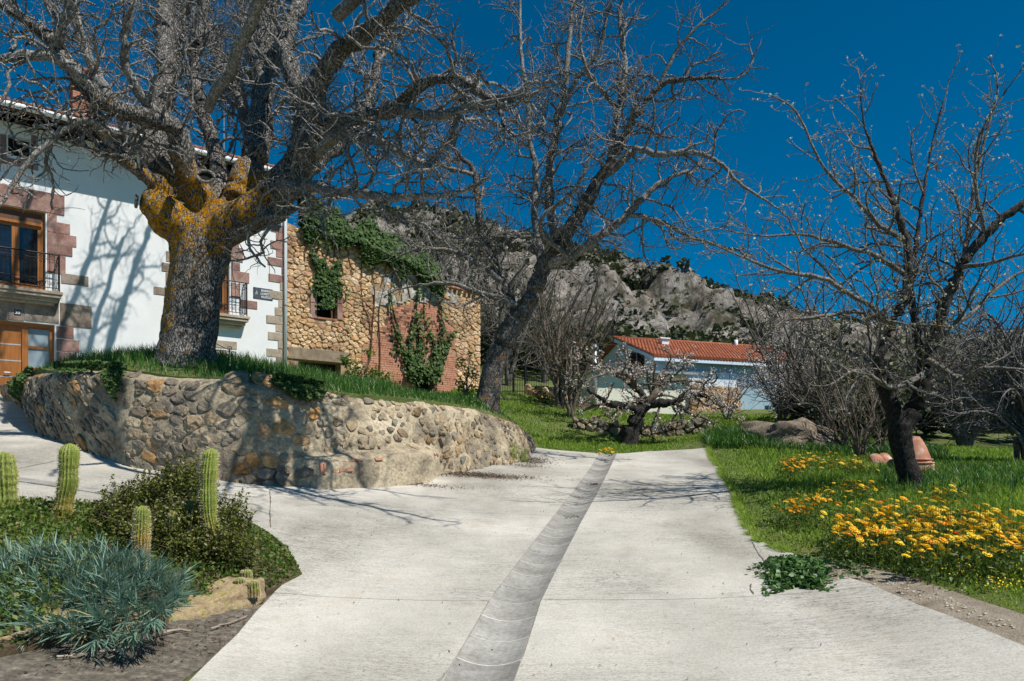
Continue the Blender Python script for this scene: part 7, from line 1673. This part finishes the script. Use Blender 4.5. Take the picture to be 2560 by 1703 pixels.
leaf_cloud("runners", np.array(RA), .036, MT['mallow'], mal, aspect=1.05, up=1.0)["kind"] = "stuff"
def litter(label, px, rx, ry, n, size=.035, ch=False):
    c = G(*px); x = nr.normal(c.x, rx, n); y = nr.normal(c.y, ry, n); z = gz(x, y) + ROADZ + .012 - (.045 if ch else 0)
    o = leaf_cloud("leaf_litter", np.stack([x, y, z + nr.uniform(0, .012, n)], 1), size, MT['litter'], None, aspect=3.0, up=2); stuff(o, label, "litter")
litter("drift of dry brown leaves along the wall foot before the right end", (1180, 1196), .55, .16, 2000, .04)
litter("dry leaves at the wall's far right foot", (1320, 1158), .25, .3, 1100, .04); litter("dry leaves along the wall foot under the ledge", (1010, 1218), .5, .1, 800)
litter("patch of dry leaves on the concrete near the crest", (1300, 1172), .35, .15, 350)
for u, v, n in [(1510, 1152, 60), (1490, 1214, 110), (1425, 1297, 50), (1448, 1247, 30)]: litter("dry leaves caught in the drain channel", (u, v), .06, .07, n, .03, True)
x, y = scatter([xy(G(560, 1560)), xy(G(700, 1700)), xy(G(2300, 1690)), xy(G(1800, 1240)), xy(G(800, 1240))], 420); stuff(leaf_cloud("road_debris", np.stack([x, y, gz(x, y) + ROADZ + .008], 1), .02, MT['litter'], None, aspect=2.5, up=3), "small dry leaf bits scattered on the concrete", "litter")
x, y = scatter([xy(G(400, 1580)), xy(G(670, 1530)), xy(G(600, 1640)), xy(G(300, 1690)), xy(G(50, 1700)), xy(G(150, 1640))], 700); stuff(leaf_cloud("verge_debris", np.stack([x, y, gz(x, y) + .02], 1), .022, MT['litter'], None, aspect=2.2, up=2), "dry leaf scraps and chips on the gravel verge", "litter")
for k, (pxs, lab) in enumerate([([(400, 1600), (440, 1592), (478, 1594)], "pale dead stick lying before the kerb stone"), ([(240, 1650), (300, 1640), (350, 1620), (355, 1600)], "thin bent twig on the gravel below the blue-green plant"), ([(530, 1585), (580, 1570), (620, 1552)], "dry forked twig near the kerb stone's right end"), ([(145, 1660), (165, 1656), (185, 1658)], "short split wood chip on the gravel")]):
    q = [G(u, v) + Vector((0, 0, .03)) for u, v in pxs]; m = MB(); qq = [p_ + Vector((rng.gauss(0, .006), rng.gauss(0, .006), rng.uniform(0, .006))) for p_ in catmull(q, 4)]; m.tube(qq, [(.0075 if k else .010) * (1 - .6 * i_ / len(qq)) for i_ in range(len(qq))], 6); tag(m.build("stick", MT['stick'], None, True), lab, "stick")
vs = 0
for k in range(90):
    u = rng.uniform(2060, 2540); v = np.interp(u, [2060, 2200, 2350, 2540], [1432, 1460, 1510, 1585]) + rng.uniform(-14, 16)
    if k == 0: PB = MB()
    p = G(u, v); s = rng.uniform(.006, .02); PB.add([(p.x + s * a, p.y + s * b * .8, p.z + .022 + s * c * .6) for a, b, c in ((1, 0, 0), (-.4, .9, .1), (-.7, -.7, 0), (.1, .1, .9), (0, 0, -.6))], [(0, 1, 3), (1, 2, 3), (2, 0, 3), (1, 0, 4), (2, 1, 4), (0, 2, 4)])
GB = MB(); gvx, gvy = scatter(vp[2:], 2600)
kk_ = gvy > 2.9; gvx, gvy = gvx[kk_], gvy[kk_]; gvz = gz(gvx, gvy)
for X_, Y_, Z_ in zip(gvx, gvy, gvz):
    sz = rng.uniform(.003, .011) * (1.6 if rng.random() < .08 else 1); GB.add([(X_ + sz * a * rng.uniform(.7, 1.3), Y_ + sz * b_, Z_ + .012 + sz * c_ * .6) for a, b_, c_ in ((1, 0, 0), (-.4, .9, .1), (-.7, -.7, 0), (.1, .1, .9), (0, 0, -.6))], [(0, 1, 3), (1, 2, 3), (2, 0, 3), (1, 0, 4), (2, 1, 4), (0, 2, 4)])
stuff(GB.build("gravel", MT['rock']), "loose grit scattered on the verge before the cactus bed", "gravel")
stuff(PB.build("gravel", MT['pale']), "loose pebbles along the dirt edge of the lawn", "gravel")
tot = 0
for o in bpy.data.objects:
    if o.type == 'MESH': tot += sum(len(p.vertices) - 2 for p in o.data.polygons) if len(o.data.polygons) < 2000 else len(o.data.loops) - 2 * len(o.data.polygons)
print("TRIS", tot)
